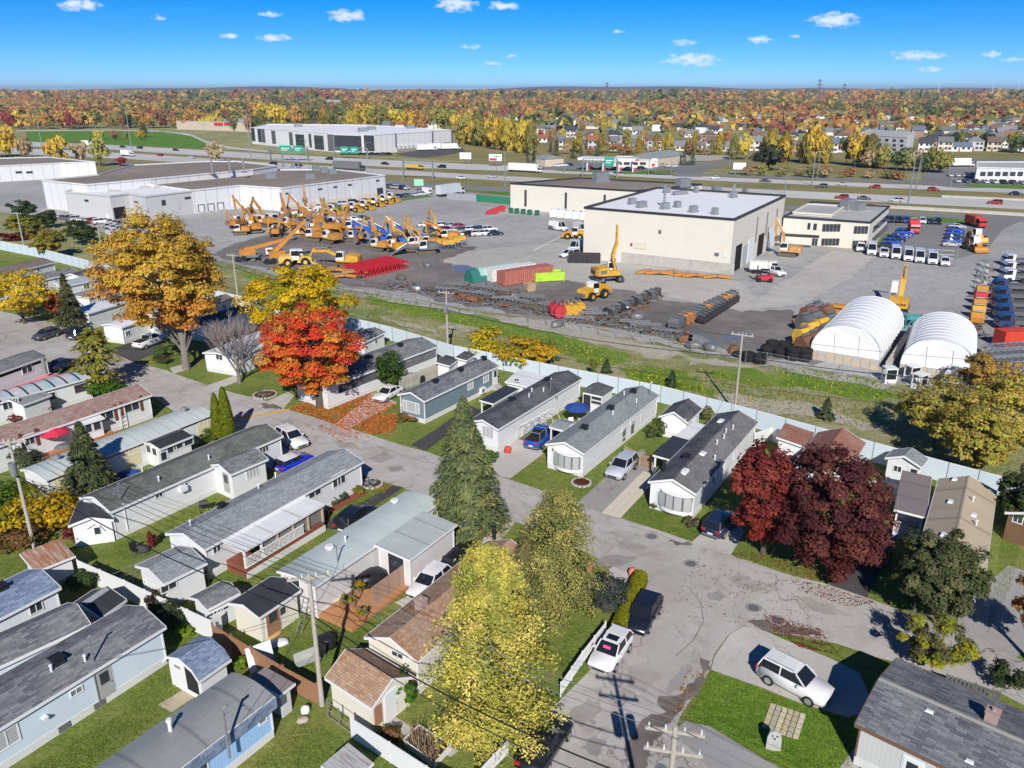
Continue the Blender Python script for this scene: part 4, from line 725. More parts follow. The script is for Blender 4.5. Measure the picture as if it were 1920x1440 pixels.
sh = House('garden_shed', 'small white shed with dark roof beside the slatted fence', (843, 686), (862, 672), (826, 676), h=2.1, roof='flat', rise=.3, rf=RD_, cat='shed', skirt=False, wall=WHITE)
sh = House('garden_shed', 'dark roofed shed behind the slate blue home', (875, 676), (893, 664), (858, 670), h=2.2, roof='flat', rise=.25, rf=RD_, cat='shed', skirt=False, wall=WHITE)
# ================================================================== trees and shrubs
def leaf_mesh(name, C, N, S, asp, K, mat=None, T=None):
    C = np.asarray(C, np.float32); N = np.asarray(N, np.float32); n = len(C); S = np.asarray(S, np.float32).reshape(-1, 1)*np.ones((n, 1), np.float32)
    N = N/np.maximum(np.linalg.norm(N, axis=1, keepdims=True), 1e-6)
    r = rng.normal(size=(n, 3)).astype(np.float32) if T is None else np.asarray(T, np.float32)
    t = np.cross(N, r); t /= np.maximum(np.linalg.norm(t, axis=1, keepdims=True), 1e-6); b = np.cross(N, t)
    if T is not None: t, b = b, t
    V = np.stack([C+t*S, C+b*S*asp, C-t*S, C-b*S*asp], 1).reshape(-1, 3)
    me = bpy.data.meshes.new(name); me.vertices.add(4*n); me.vertices.foreach_set('co', V.ravel()); me.loops.add(4*n); me.loops.foreach_set('vertex_index', np.arange(4*n, dtype=np.int32))
    me.polygons.add(n); me.polygons.foreach_set('loop_start', np.arange(0, 4*n, 4, dtype=np.int32)); me.update(calc_edges=True)
    K = np.asarray(K, np.float32); a = me.color_attributes.new('Col', 'FLOAT_COLOR', 'POINT'); k4 = np.ones((n, 4, 4), np.float32); k4[:, :, :3] = K[:, None, :]; a.data.foreach_set('color', k4.ravel())
    me.materials.append(mat or LEAF); return me
def sph(n):
    d = rng.normal(size=(n, 3)); return d/np.linalg.norm(d, axis=1, keepdims=True)
def lin(pal): return np.array([srgb(*c) for c in pal])*.92
def crown_broad(rx, ry, rz, n, pal, ncl=60, cr=.24, size=.2, shell=.45, low=None, flat=0., wts=None, gaps=.0):
    """leaf clumps through an uneven ellipsoid; returns centres, normals, colours and the clump centres"""
    d = sph(ncl); d[:, 2] = d[:, 2]*.9+.08; rad = (shell + (1-shell)*rng.random(ncl)**.6); cc = d*rad[:, None]*(.84+.2*rng.random((ncl, 1)))
    cc[:, :2] *= (1 - .32*np.clip(-cc[:, 2:3]-.1, 0, 1))
    P = lin(pal); ci = rng.choice(len(P), ncl, p=wts); kc = P[ci]
    if low is not None:
        lo = lin(low); w = np.clip(.25-cc[:, 2]*1.3 + rng.normal(size=ncl)*.25, 0, 1)[:, None]; kc = kc*(1-w) + lo[rng.choice(len(lo), ncl)]*w
    own = rng.integers(0, ncl, n); e = sph(n); e[:, 2] = np.abs(e[:, 2])*.85 + e[:, 2]*.35; rr = cr*(.75+.5*rng.random(ncl))
    pos = cc[own] + e*(rr[own]*(.45+.6*rng.random(n)**.5))[:, None]
    nor = e*.8 + pos*.55 + rng.normal(size=(n, 3))*.42 + np.array([0, 0, .25])
    K = kc[own]*(.72+.5*rng.random((n, 1)))*(1+.1*rng.normal(size=(n, 3)))
    sc_ = np.array([rx, ry, rz]); return pos*sc_, nor, np.clip(K, .003, .95), cc*sc_
def limbs(mb, top, cents, r0, h0, k=16, r1=.03, wob=.15):
    """tapered trunk to `top` with limbs that fork out to a sample of clump centres"""
    top = Vector(top); P = [Vector((0, 0, -.1)), Vector((rng.normal()*.06*top.z*.2, rng.normal()*.06*top.z*.2, top.z*.5)), top]
    mb.tube(P[0], P[1], r0*1.25, r0*.85, 9); mb.tube(P[1], P[2], r0*.85, r0*.35, 8)
    for c in [cents[i] for i in rng.choice(len(cents), min(k, len(cents)), replace=False)]:
        c = Vector(c); s = Vector((0, 0, h0 + (top.z-h0)*rng.random()*.75)); m = s.lerp(c, .5) + Vector((rng.normal()*wob, rng.normal()*wob, .12*(c-s).length)); rr = r0*(.22+.22*rng.random())
        mb.tube(s, m, rr, rr*.6, 6, False); mb.tube(m, c, rr*.6, r1*.6, 5, False)
def span(bx, by, top, x0, x1):
    P = pt(bx, by); d = ray(bx, by); depth = (P - Vector((0, 0, CAM_H))).length/d.length
    H = at_dist(bx, top, P, Vector((0, 1, 0))).z; w = (x1-x0)/FPX*depth; off = ((x0+x1)/2-bx)/FPX*depth
    return P, H, w, off
def broad(label, bx, by, top, x0, x1, bot, pal, n=6000, ncl=70, cr=.24, size=.24, low=None, name='maple_tree', cat='tree', r0=None, wts=None, k=18, bark=None, shell=.45, group=None, bare=0, depth=1.):
    n = int(n*1.7); size *= .74; ncl = int(ncl*1.25); cr *= .95
    P, H, w, off = span(bx, by, top, x0, x1); zb = at_dist(bx, bot, P, Vector((0, 1, 0))).z; rz = max((H-zb)/2, .3); rx = w/2*.93; zc = zb+rz
    o = thing(name, label, cat, P, 0, group); pos, nor, K, cc = crown_broad(rx, rx*depth, rz, n, pal, ncl, cr, size, shell, low, 0, wts)
    sh = np.array([off, 0, zc]); pos = pos + sh; cc = cc + sh
    m = MB(); limbs(m, (off*.7, 0, zc+rz*.25), cc, r0 or max(.05, H*.022), max(.1, zb*.7), k); pc('trunk', m, bark or BARK, o)
    ob('crown', leaf_mesh('crown', pos, nor, size*(.6+.7*rng.random(len(pos))), .62, K), o)
    if bare:
        m = MB(); twigs(m, cc, bare, rx*.5, r=.02); ob('bare_twigs', m.mesh('bare_twigs', BARKG, uv=False), o)['kind'] = 'stuff'
    return o
def twigs(m, cc, n, ln, r=.015):
    for i in range(n):
        c = Vector(cc[rng.integers(len(cc))]); d = Vector((rng.normal()*.6, rng.normal()*.6, abs(rng.normal())+.4)).normalized(); e = c + d*ln*(.4+.6*rng.random())
        m.tube(c, e, r, r*.4, 3, False)
        for _ in range(2):
            s = c.lerp(e, .3+.5*rng.random()); m.tube(s, s + (d + Vector(rng.normal(size=3))*.6).normalized()*ln*.4, r*.7, r*.3, 3, False)
def conifer_pts(R, H, zb, n, nb, pal, droop=.25, pw=.9, spray=.5):
    """branch tiers: needle sprays along drooping branches"""
    zz = rng.random(nb)**(1.25 if pw > .7 else 1.0); az = rng.random(nb)*6.283; L = R*((1-zz)**pw)*(.78+.35*rng.random(nb)) + R*.03
    if pw < .7: L = R*np.minimum(1, .6+1.6*zz)*((1-zz)**pw)*(.42+.72*rng.random(nb)) + R*.08
    own = rng.integers(0, nb, n); u = .12+.88*rng.random(n)**.75; l = L[own]*u
    ca, sa = np.cos(az[own]), np.sin(az[own]); side = rng.normal(size=n)*.13*(.35+l/R)*R*.55
    z = zb + zz[own]*(H-zb) - droop*l*(.4+.6*u) + rng.normal(size=n)*.02*H*.5
    pos = np.stack([ca*l - sa*side, sa*l + ca*side, z], 1); nor = np.stack([ca*.5, sa*.5, np.full(n, .8)], 1) + rng.normal(size=(n, 3))*.35
    if spray is None: pos += rng.normal(size=pos.shape)*.14; nor += rng.normal(size=nor.shape)*.5
    T = None if spray is None else np.stack([ca - sa*np.sign(side)*spray, sa + ca*np.sign(side)*spray, np.full(n, -.35)], 1) + rng.normal(size=(n, 3))*.25
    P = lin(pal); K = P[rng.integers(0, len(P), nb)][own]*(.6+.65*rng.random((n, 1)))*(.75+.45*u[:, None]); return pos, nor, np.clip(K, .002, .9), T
def conifer(label, bx, by, top, x0, x1, bot, pal, n=7000, nb=220, size=.3, asp=.3, droop=.25, name='spruce_tree', pw=.9, bark=None, r0=None, group=None, spray=.5, mat=None):
    P, H, w, off = span(bx, by, top, x0, x1); zb = max(.05, at_dist(bx, bot, P, Vector((0, 1, 0))).z)
    o = thing(name, label, 'tree', P, 0, group); R = w/2; pos, nor, K, T = conifer_pts(R, H, zb+droop*R*.6, n, nb, pal, droop, pw, spray); pos[:, 0] += off*(.5)
    m = MB(); m.tube((0, 0, -.1), (off*.5, 0, H*.97), r0 or H*.016, .02, 8)
    for i in range(26):
        a = rng.random()*6.28; z = zb + (H-zb)*rng.random()*.85; l = R*(1-(z-zb)/(H-zb))*.7; m.tube((off*.25, 0, z), (off*.4+math.cos(a)*l, math.sin(a)*l, z-droop*l*.6), .04, .012, 4, False)
    pc('trunk', m, bark or BARK, o); ob('crown', leaf_mesh('crown', pos, nor, size*(.6+.7*rng.random(len(pos))), asp, K, mat or NEEDLE, T), o); return o
def shrub(label, bx, by, w, h, pal, n=900, size=.12, name='shrub', cat='shrub', ncl=26, depth=1., group=None, cr=.34, stems=6):
    P = pt(bx, by); o = thing(name, label, cat, P, 0, group); pos, nor, K, cc = crown_broad(w/2, w/2*depth, h/2, n, pal, ncl, cr, size, .35); pos[:, 2] += h*.5; cc[:, 2] += h*.5
    pos[:, 2] = np.maximum(pos[:, 2], .03); m = MB()
    for c in cc[:stems]: m.tube((c[0]*.15, c[1]*.15, -.05), c, .03, .01, 4, False)
    pc('stems', m, BARK, o); ob('foliage', leaf_mesh('foliage', pos, nor, size*(.6+.7*rng.random(n)), .65, K), o); return o
broad('huge golden maple with orange lower boughs and forked grey trunk', 350, 692, 392, 204, 446, 655, [(210, 176, 62), (200, 166, 60), (222, 188, 78), (184, 154, 56), (208, 168, 74)], 24000, 190, .16, .28, [(214, 150, 66), (206, 134, 60), (214, 172, 72)], r0=.44, k=40, bark=BARKG, bare=60)
broad('bright yellow tree between the golden maple and the orange maple', 575, 706, 503, 462, 682, 650, [(212, 180, 22), (196, 168, 25), (225, 190, 40), (165, 155, 30)], 11000, 100, .18, .28, r0=.3, k=24)
broad('flaming orange and red maple shading fallen leaves', 601, 764, 566, 489, 688, 752, [(228, 100, 52), (224, 76, 48), (232, 126, 56), (222, 154, 64), (208, 84, 58)], 17000, 120, .17, .23, [(222, 135, 45), (226, 80, 36), (200, 165, 50)], r0=.42, k=36, bare=160)
# bare tree
P, H, w, off = span(449, 718, 578, 388, 512); o = thing('bare_tree', 'leafless grey tree standing in front of the white pale-roofed home', 'tree', P); m = MB(); tw = MB()
def grow(p, d, l, r, k):
    q = p + d*l; m_ = tw if k < 2 else m; m_.tube(p, q, r, r*.68, 6 if k > 2 else 4, False)
    if k == 0: return
    for i in range(4 if k in (4, 2) else 3): grow(q if i else p.lerp(q, .8), (d + Vector((rng.normal()*.42, rng.normal()*.42, .12 + rng.random()*.2))).normalized(), l*(.66+.2*rng.random()), r*.6, k-1)
m.tube((0, 0, -.1), (0, 0, H*.14), .3, .24, 8)
for i in range(6):
    a = i*1.05; grow(Vector((0, 0, H*.12)), Vector((math.cos(a)*.5, math.sin(a)*.5, 1)).normalized(), H*.24, .13, 4)
pc('trunk', m, BARKG, o); ob('bare_twigs', tw.mesh('bare_twigs', M_plain('twig_bark', (.26, .21, .2), .95, .2), uv=False), o)['kind'] = 'stuff'
OLV = [(110, 114, 74), (124, 126, 78), (96, 104, 68), (138, 136, 84)]
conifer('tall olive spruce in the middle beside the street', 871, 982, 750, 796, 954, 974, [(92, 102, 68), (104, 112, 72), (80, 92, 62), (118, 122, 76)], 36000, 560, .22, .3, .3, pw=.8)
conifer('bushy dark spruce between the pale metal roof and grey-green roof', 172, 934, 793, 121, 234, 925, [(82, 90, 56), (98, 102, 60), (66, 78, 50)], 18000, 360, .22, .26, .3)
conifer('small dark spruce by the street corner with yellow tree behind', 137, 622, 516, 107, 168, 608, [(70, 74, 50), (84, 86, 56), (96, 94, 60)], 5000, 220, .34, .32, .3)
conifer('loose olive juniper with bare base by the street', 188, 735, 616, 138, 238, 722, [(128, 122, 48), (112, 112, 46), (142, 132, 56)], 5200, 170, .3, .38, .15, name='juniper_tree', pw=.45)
P, H, w, off = span(421, 824, 727, 397, 446); o = thing('cedar_tree', 'dense bright green cedar with twin tips at the street corner', 'tree', P); C_, N_, K_ = [], [], []
for dx, hh, rr in ((-.55, .88, .8), (.45, 1., .95)):
    n = 4200; z = rng.random(n)**.9; a = rng.random(n)*6.283; r = rr*w*.3*np.minimum(1, (1-z)**.5*1.15)*np.minimum(1, .72+z*1.4)*(.82+.25*rng.random(n)) + .02
    C_.append(np.stack([dx+np.cos(a)*r, np.sin(a)*r, z*H*hh+.08], 1)); N_.append(np.stack([np.cos(a), np.sin(a), np.full(n, .35)], 1)+rng.normal(size=(n, 3))*.35); K_.append(lin([(118, 130, 24), (98, 114, 24), (134, 142, 34)])[rng.integers(0, 3, n)]*(.6+.6*rng.random((n, 1))))
pc('trunk', MB().tube((0, 0, -.1), (0, 0, H*.8), .16, .04, 7), BARK, o); ob('crown', leaf_mesh('crown', np.concatenate(C_), np.concatenate(N_), .13*(.6+.7*rng.random(8400)), .5, np.concatenate(K_)), o)
broad('lemon yellow tree at the left edge beside the street', 46, 607, 508, -14, 112, 596, [(226, 196, 40), (210, 178, 36), (232, 206, 80), (200, 170, 60)], 5500, 70, .22, .26, name='yellow_tree')
broad('rust orange young tree between the yellow tree and the spruce', 105, 602, 548, 84, 128, 592, [(176, 100, 60), (160, 84, 52), (190, 124, 70)], 1600, 30, .3, .25, name='young_tree')
for lab, bx, by, tp, a, b, bt, pal in (('dark green tree beside the white factory parking', 45, 410, 376, 16, 74, 409, [(58, 78, 44), (74, 92, 50)]), ('yellow-green tree in front of the dark green tree on the left', 52, 450, 400, 18, 86, 449, [(128, 128, 50), (150, 140, 50), (104, 112, 48)]),
   ('olive bushy tree by the white boundary fence', 95, 484, 430, 64, 128, 483, [(150, 142, 50), (128, 130, 48), (170, 150, 56)]), ('deep green tree beside the parked white van', 155, 459, 412, 126, 186, 458, [(56, 74, 38), (70, 88, 44), (88, 100, 50)]), ('small green tree at the corner of the car park', 90, 428, 394, 66, 112, 427, [(62, 82, 46), (80, 98, 52)])):
    broad(lab, bx, by, tp, a, b, bt, pal, 3200, 45, .24, .36, name='deciduous_tree')
shrub('low maroon hedge shrub behind the white fence at far left', 22, 452, 9, 2.2, [(120, 40, 50), (98, 34, 42)], 1100, .3, depth=.35)
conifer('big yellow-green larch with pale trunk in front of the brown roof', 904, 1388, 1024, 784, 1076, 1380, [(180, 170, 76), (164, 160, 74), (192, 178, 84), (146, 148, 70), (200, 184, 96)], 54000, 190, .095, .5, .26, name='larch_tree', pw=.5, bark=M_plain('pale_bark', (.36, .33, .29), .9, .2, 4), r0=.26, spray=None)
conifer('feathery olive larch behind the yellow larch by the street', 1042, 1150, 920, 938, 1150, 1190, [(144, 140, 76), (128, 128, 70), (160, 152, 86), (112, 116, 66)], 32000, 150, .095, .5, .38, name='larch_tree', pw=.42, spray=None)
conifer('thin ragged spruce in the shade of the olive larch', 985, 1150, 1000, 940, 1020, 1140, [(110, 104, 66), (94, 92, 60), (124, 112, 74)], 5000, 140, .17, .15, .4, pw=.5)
broad('brick red maple with open crown beside the bay-window home', 1430, 1038, 826, 1343, 1500, 1042, [(132, 56, 52), (144, 64, 56), (116, 50, 50), (156, 76, 64)], 9000, 90, .19, .2, [(150, 62, 44), (130, 48, 40)], r0=.2, k=30)
broad('dark purple maple with broad dense crown above the street', 1560, 1078, 836, 1425, 1658, 1100, [(100, 54, 54), (114, 62, 58), (88, 48, 52), (126, 74, 64)], 17000, 130, .17, .2, [(108, 58, 50), (88, 40, 40)], r0=.28, k=36)
broad('big dark olive bush beside the tan-roofed home', 1752, 1168, 1008, 1664, 1834, 1160, [(90, 98, 60), (78, 88, 54), (104, 108, 70), (122, 122, 80)], 13000, 90, .2, .17, name='large_bush', cat='bush', shell=.5)
broad('sparse yellow-green bush above the slate bungalow roof', 1748, 1250, 1160, 1680, 1812, 1246, [(166, 166, 44), (120, 124, 50), (104, 100, 62), (160, 160, 40)], 4200, 50, .2, .15, name='large_bush', cat='bush', bare=140)
for i, (lab, bx, by, tp, a, b, bt, pal) in enumerate((('amber tree just beyond the blue fence on the right', 1750, 838, 716, 1664, 1842, 828, [(184, 168, 80), (194, 176, 80), (164, 152, 74), (176, 162, 84)]), ('golden tree beyond the blue fence at the right edge', 1862, 862, 706, 1790, 1962, 856, [(194, 176, 80), (180, 166, 78), (204, 184, 92)]),
   ('brownish gold tree behind the tan-roofed home', 1820, 892, 762, 1740, 1900, 884, [(180, 168, 74), (166, 154, 72), (192, 176, 82)]), ('tawny tree beside the white dome tent', 1838, 752, 664, 1790, 1905, 748, [(186, 152, 70), (170, 136, 66), (196, 166, 86)]), ('amber tree leaning into the frame at the right edge', 1932, 790, 700, 1880, 2000, 786, [(190, 150, 50), (170, 136, 50)]))):
    broad(lab, bx, by, tp, a, b, bt, pal, 7000, 75, .2, .22, name='ash_tree', k=24, bare=60)
broad('green tree between the tan-roofed home and the board shed', 1893, 1000, 880, 1850, 1940, 990, [(72, 88, 48), (88, 102, 56), (62, 76, 44)], 3600, 50, .22, .2, name='deciduous_tree')
broad('tan orange tree at the right edge above the driveway', 1925, 1235, 1068, 1872, 1990, 1200, [(196, 150, 74), (180, 132, 62), (206, 164, 88)], 3600, 60, .2, .18, name='maple_tree')
for i, (lab, x, y, w, h, pal) in enumerate((('yellow vine heaped over the fence corner behind slate blue home', 908, 672, 6, 4.2, [(214, 188, 44), (196, 176, 46), (170, 160, 50)]), ('golden vine hanging beside the white shed', 975, 690, 6.5, 4.4, [(206, 168, 44), (190, 158, 40), (160, 150, 50)]), ('green and gold creeper along the blue fence', 1012, 686, 5, 3.6, [(196, 174, 50), (150, 146, 50), (200, 160, 44)]))):
    shrub(lab, x, y, w, h, pal, 2600, .2, 'climbing_vine', 'vine', 36)
shrub('round clipped green bush beside the white sedan', 733, 730, 3.6, 4.6, [(62, 92, 34), (80, 108, 40), (52, 78, 32)], 3600, .15, 'round_bush', 'bush', 44)
shrub('low bright green juniper beside the loose olive juniper', 186, 746, 6, 2.2, [(96, 130, 40), (80, 112, 36)], 2200, .15, ncl=30, depth=.6)
shrub('grey-violet round shrub beside the clipped hedge', 1137, 1146, 3.0, 2.9, [(84, 88, 84), (98, 100, 96), (70, 74, 72)], 3600, .11, ncl=40)
for i, (lab, x, y, w, h, pal) in enumerate((('yellow bush behind the utility pole at far left', 62, 998, 6.5, 3.6, [(200, 172, 34), (170, 150, 36), (140, 130, 44)]), ('green leafy bush at the left edge under the wires', 18, 965, 4.5, 3.4, [(90, 120, 36), (110, 130, 44)]), ('golden shrub beside the black-roofed shed', 112, 990, 4.5, 3.2, [(206, 170, 30), (188, 156, 30)]), ('brown dry shrub below the yellow bush', 40, 1020, 5, 1.8, [(130, 100, 60), (110, 86, 52)]))):
    shrub(lab, x, y, w, h, pal, 2000, .16, ncl=34)
SMALL = [('leafy green shrub in front of the charcoal-roofed home', 918, 868, 2.2, 1.6, [(84, 116, 40), (100, 124, 44)]), ('rose bush by the wall of the grey-green roofed home', 1228, 822, 2.4, 2.4, [(84, 104, 50), (106, 116, 60)]), ('small shrub behind the grey-green roofed home', 1250, 812, 1.4, 1.2, [(78, 100, 48), (96, 110, 54)]), ('tiny apple tree beside the white garage', 1327, 790, 1.6, 1.8, [(110, 120, 60), (130, 130, 70)]),
 ('dry flower clump under the slate blue window', 762, 790, 2.6, .9, [(150, 116, 62), (120, 100, 56)]), ('grey dried shrub at the corner of the bay-window home', 1296, 985, 1.6, .9, [(120, 110, 80), (96, 92, 66)]), ('small shrub below the bay window', 1226, 952, .9, .8, [(90, 100, 54), (76, 86, 48)]), ('leafy plant by the pinkish brown roofed home', 279, 778, 2.4, 1.6, [(70, 100, 44), (92, 116, 50)]), ('spiky plant beside the deck of the umbrella', 55, 880, 3.2, 2.4, [(100, 106, 70), (84, 92, 60)]),
 ('green climber at the corner of the cream shed', 757, 1330, 1.7, 2.6, [(84, 124, 40), (70, 108, 36)]), ('yellow hosta by the white fence', 718, 1392, 1.3, .7, [(190, 160, 50), (150, 140, 50)]), ('brown hydrangea by the white fence', 734, 1388, 1.2, .9, [(140, 104, 70), (120, 90, 60)]), ('dark leafy shrub behind the slate roofed home', 318, 1178, 2.6, 2.2, [(60, 76, 44), (80, 90, 50)]), ('lime green clump by the brown fence', 346, 1192, 1.3, .9, [(150, 170, 40), (120, 150, 40)]), ('lime green clump beside the barn-shaped shed', 452, 1255, 1.2, 1.1, [(140, 168, 40), (110, 140, 40)]),
 ('dark purple weed clump behind the white fence', 295, 1150, 1.3, 2.2, [(60, 50, 44), (80, 66, 52)]), ('mossy green shrub beside the plastic shed', 158, 1105, 3., 1.8, [(70, 90, 44), (96, 106, 54)]), ('red-leaved sapling on the lawn behind the grey room', 286, 1028, .8, 1.6, [(150, 50, 50), (120, 40, 44)]), ('red vine on the black-roofed shed', 142, 1018, 1.6, 1.6, [(150, 44, 60), (120, 36, 50)]), ('shrub with yellow tips in the lawn bed', 671, 926, 1.2, .8, [(150, 140, 44), (120, 120, 44)]), ('blue-green shrub in the red mulch bed', 640, 940, 1.2, 1., [(84, 104, 84), (70, 90, 70)]), ('grey-green shrub in the red mulch bed', 627, 948, .9, .8, [(100, 116, 92), (84, 98, 76)]),
 ('green shrub against the golden maple trunk', 302, 672, 2.4, 1.5, [(70, 100, 44), (90, 116, 50)]), ('fallen brushwood shrub on the lawn by the golden maple', 308, 680, 2.8, 1.2, [(110, 90, 60), (80, 90, 48)]), ('shrub under the bare tree', 396, 692, 1.2, 1.4, [(96, 130, 50), (120, 140, 60)]), ('yellowing shrub behind the slate blue home', 980, 700, 1.8, 2.6, [(120, 140, 60), (140, 150, 60)]), ('tall leafy sapling by the white hipped shed', 1072, 745, 1.6, 2.4, [(140, 140, 50), (110, 120, 46)]), ('sapling with yellow leaves next to the hipped shed', 1110, 705, 1.4, 2.2, [(150, 146, 50), (120, 124, 50)]),
 ('dark shrub by the charcoal-roofed home front', 900, 842, 1.4, 1.2, [(80, 110, 40), (96, 120, 44)]), ('small evergreen shrub at the end of the pale metal roof home', 388, 828, 2.6, 1.3, [(80, 104, 44), (100, 120, 50)]), ('red-brown hedge along the striped roof home', 60, 778, 6, 1.4, [(120, 50, 40), (100, 40, 36)]), ('green shrub on the shady lawn by the dark olive bush', 1710, 1142, 2., 1.0, [(84, 120, 40), (100, 140, 44)]), ('shaded shrub beside the picket fence at right', 1880, 1290, 2.4, 1.8, [(56, 72, 40), (70, 84, 46)])]
for lab, x, y, w, h, pal in SMALL: shrub(lab, x, y, w, h, pal, int(260+240*w*h), .1, ncl=18, name='garden_shrub' if h > 1 else 'garden_plant')
for lab, x, y, tp, a, b in (('lone dark spruce in the field near the right garages', 1548, 785, 748, 1531, 1564), ('small spruce in the field by the yellow vine', 1137, 700, 675, 1127, 1147), ('small field spruce behind the grey-green roof', 1259, 726, 696, 1248, 1270)):
    conifer(lab, x, y, tp, a, b, y-2, [(64, 78, 54), (78, 90, 60)], 1500, 90, .3, .3, .2)
# clipped hedge along the kerb
hp = [pt(1158, 1192), pt(1172, 1160), pt(1188, 1122), pt(1200, 1092)]; o = thing('clipped_hedge', 'clipped yellow-green hedge along the kerb beside the parked cars', 'hedge', hp[0]); C_, N_ = [], []
for a_, b_ in zip(hp, hp[1:]):
    n = 2200; u = rng.random(n); th = rng.random(n)*math.pi; d = (b_-a_).normalized(); sd_ = Vector((-d.y, d.x, 0)); r = .62*(.92+.1*rng.random(n))
    base = np.array(a_-hp[0])[None]+np.array(b_-a_)[None]*u[:, None]; off = np.cos(th)*r; zz = np.sin(th)**.5*1.15
    C_.append(base + np.array(sd_)[None]*off[:, None] + np.array([0, 0, 1])[None]*zz[:, None]); N_.append(np.array(sd_)[None]*np.cos(th)[:, None] + np.array([0, 0, 1])[None]*np.sin(th)[:, None] + rng.normal(size=(n, 3))*.3)
C_ = np.concatenate(C_); N_ = np.concatenate(N_); K_ = lin([(140, 144, 22), (118, 126, 22), (156, 152, 34)])[rng.integers(0, 3, len(C_))]*(.7+.5*rng.random((len(C_), 1)))
ob('foliage', leaf_mesh('foliage', C_, N_, .09, .6, K_), o); core = MB()
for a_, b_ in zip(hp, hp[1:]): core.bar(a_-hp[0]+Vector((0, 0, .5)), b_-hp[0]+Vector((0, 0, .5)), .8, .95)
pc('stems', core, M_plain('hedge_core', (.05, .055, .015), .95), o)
# leaf litter and grass tufts, too many to count
def scatter(poly, n):
    P = np.array([pt(*p).xy for p in poly]); lo, hi = P.min(0), P.max(0); out = []
    while sum(map(len, out)) < n:
        q = lo + (hi-lo)*rng.random((n*2, 2)); x, y = q[:, 0], q[:, 1]; c = np.zeros(len(q), bool); j = len(P)-1
        for i in range(len(P)):
            with np.errstate(divide='ignore', invalid='ignore'):
                c ^= ((P[i, 1] > y) != (P[j, 1] > y)) & (x < (P[j, 0]-P[i, 0])*(y-P[i, 1])/(P[j, 1]-P[i, 1])+P[i, 0])
            j = i
        out.append(q[c])
    return np.concatenate(out)[:n]
def litter(name, polys, pal, size=.07):
    q = np.concatenate([scatter(p, n) for p, n in polys]); n = len(q); C = np.concatenate([q, .03+.03*rng.random((n, 1))], 1); N = rng.normal(size=(n, 3))*.35+np.array([0, 0, 1]); P = lin(pal)
    tag(ob(name, leaf_mesh(name, C, N, size*(.6+.8*rng.random(n)), .7, P[rng.integers(0, len(P), n)]*(.6+.6*rng.random((n, 1))))), 'fallen autumn leaves lying on the grass and kerbs', 'leaves', kind='stuff')
litter('fallen_leaves', [([(540, 765), (620, 740), (700, 735), (745, 760), (690, 790), (650, 808), (615, 792)], 5200), ([(657, 803), (700, 780), (748, 775), (740, 810), (700, 815)], 1600), ([(590, 800), (640, 795), (700, 820), (640, 830)], 260)], [(226, 130, 60), (214, 110, 60), (230, 150, 80), (200, 100, 50)], .1)
litter('fallen_leaves', [([(1430, 1150), (1540, 1180), (1560, 1215), (1450, 1190)], 700), ([(1480, 1085), (1560, 1100), (1640, 1130), (1600, 1140), (1500, 1110)], 500), ([(1360, 1040), (1480, 1078), (1556, 1094), (1540, 1070), (1420, 1035)], 500), ([(1300, 1040), (1600, 1130), (1500, 1190), (1250, 1150)], 350), ([(1480, 1200), (1560, 1225), (1500, 1215)], 200)], [(140, 70, 56), (120, 54, 46), (160, 90, 60)], .055)
litter('fallen_leaves', [([(60, 605), (160, 600), (190, 620), (120, 640)], 900), ([(900, 970), (960, 985), (940, 1010), (880, 1005)], 500), ([(700, 900), (740, 905), (720, 925), (690, 915)], 200), ([(1290, 1255), (1330, 1250), (1285, 1330), (1260, 1370), (1255, 1350)], 90)], [(180, 150, 60), (190, 140, 60), (160, 110, 60)], .08)
def tufts(name, polys, pal, h=.16, lab='grass blades standing on the lawns of the home park'):
    q = np.concatenate([scatter(p, n) for p, n in polys]); n = len(q); C = np.concatenate([q, np.full((n, 1), h*.5)], 1); a = rng.random(n)*6.28
    N = np.stack([np.cos(a), np.sin(a), .9+0*a], 1)+rng.normal(size=(n, 3))*.3; T = np.stack([rng.normal(size=n)*.3, rng.normal(size=n)*.3, np.ones(n)], 1); P = lin(pal)
    tag(ob(name, leaf_mesh(name, C, N, h*(.5+.7*rng.random(n)), .38, P[rng.integers(0, len(P), n)]*(.6+.6*rng.random((n, 1))), NEEDLE, T)), lab, 'grass', kind='stuff')
LG = [(112, 134, 40), (96, 120, 34), (132, 142, 52), (84, 108, 32)]
tufts('grass', [([(1333, 1262), (1430, 1292), (1500, 1322), (1590, 1350), (1600, 1440), (1460, 1440), (1330, 1362), (1280, 1352)], 9000), ([(40, 1450), (240, 1330), (305, 1225), (345, 1195), (430, 1235), (330, 1300), (300, 1345), (160, 1445)], 5000), ([(470, 1440), (560, 1350), (640, 1380), (660, 1440)], 2200), ([(1165, 975), (1230, 960), (1300, 990), (1318, 1000), (1296, 1014)], 1800), ([(957, 898), (1020, 870), (1095, 905), (1120, 915), (1075, 940)], 2400), ([(1380, 1038), (1550, 1092), (1500, 1060), (1400, 1020)], 1200),
  ([(180, 1060), (330, 1000), (440, 935), (430, 920), (260, 1000), (170, 1045)], 2600), ([(620, 965), (690, 905), (735, 910), (660, 975)], 1500), ([(540, 1200), (660, 1130), (690, 1190), (600, 1280)], 2200), ([(660, 802), (700, 780), (790, 800), (840, 790), (760, 835)], 1400), ([(430, 1090), (560, 1020), (580, 1030), (470, 1100)], 900), ([(1850, 1190), (1880, 1000), (1915, 1010), (1900, 1090)], 1800), ([(1625, 960), (1660, 920), (1690, 960), (1650, 1010)], 800), ([(1440, 1186), (1545, 1222), (1590, 1240), (1560, 1210)], 700)], LG, .055)
FGc = [(120, 136, 52), (150, 142, 70), (176, 160, 100), (96, 124, 40), (140, 150, 50)]
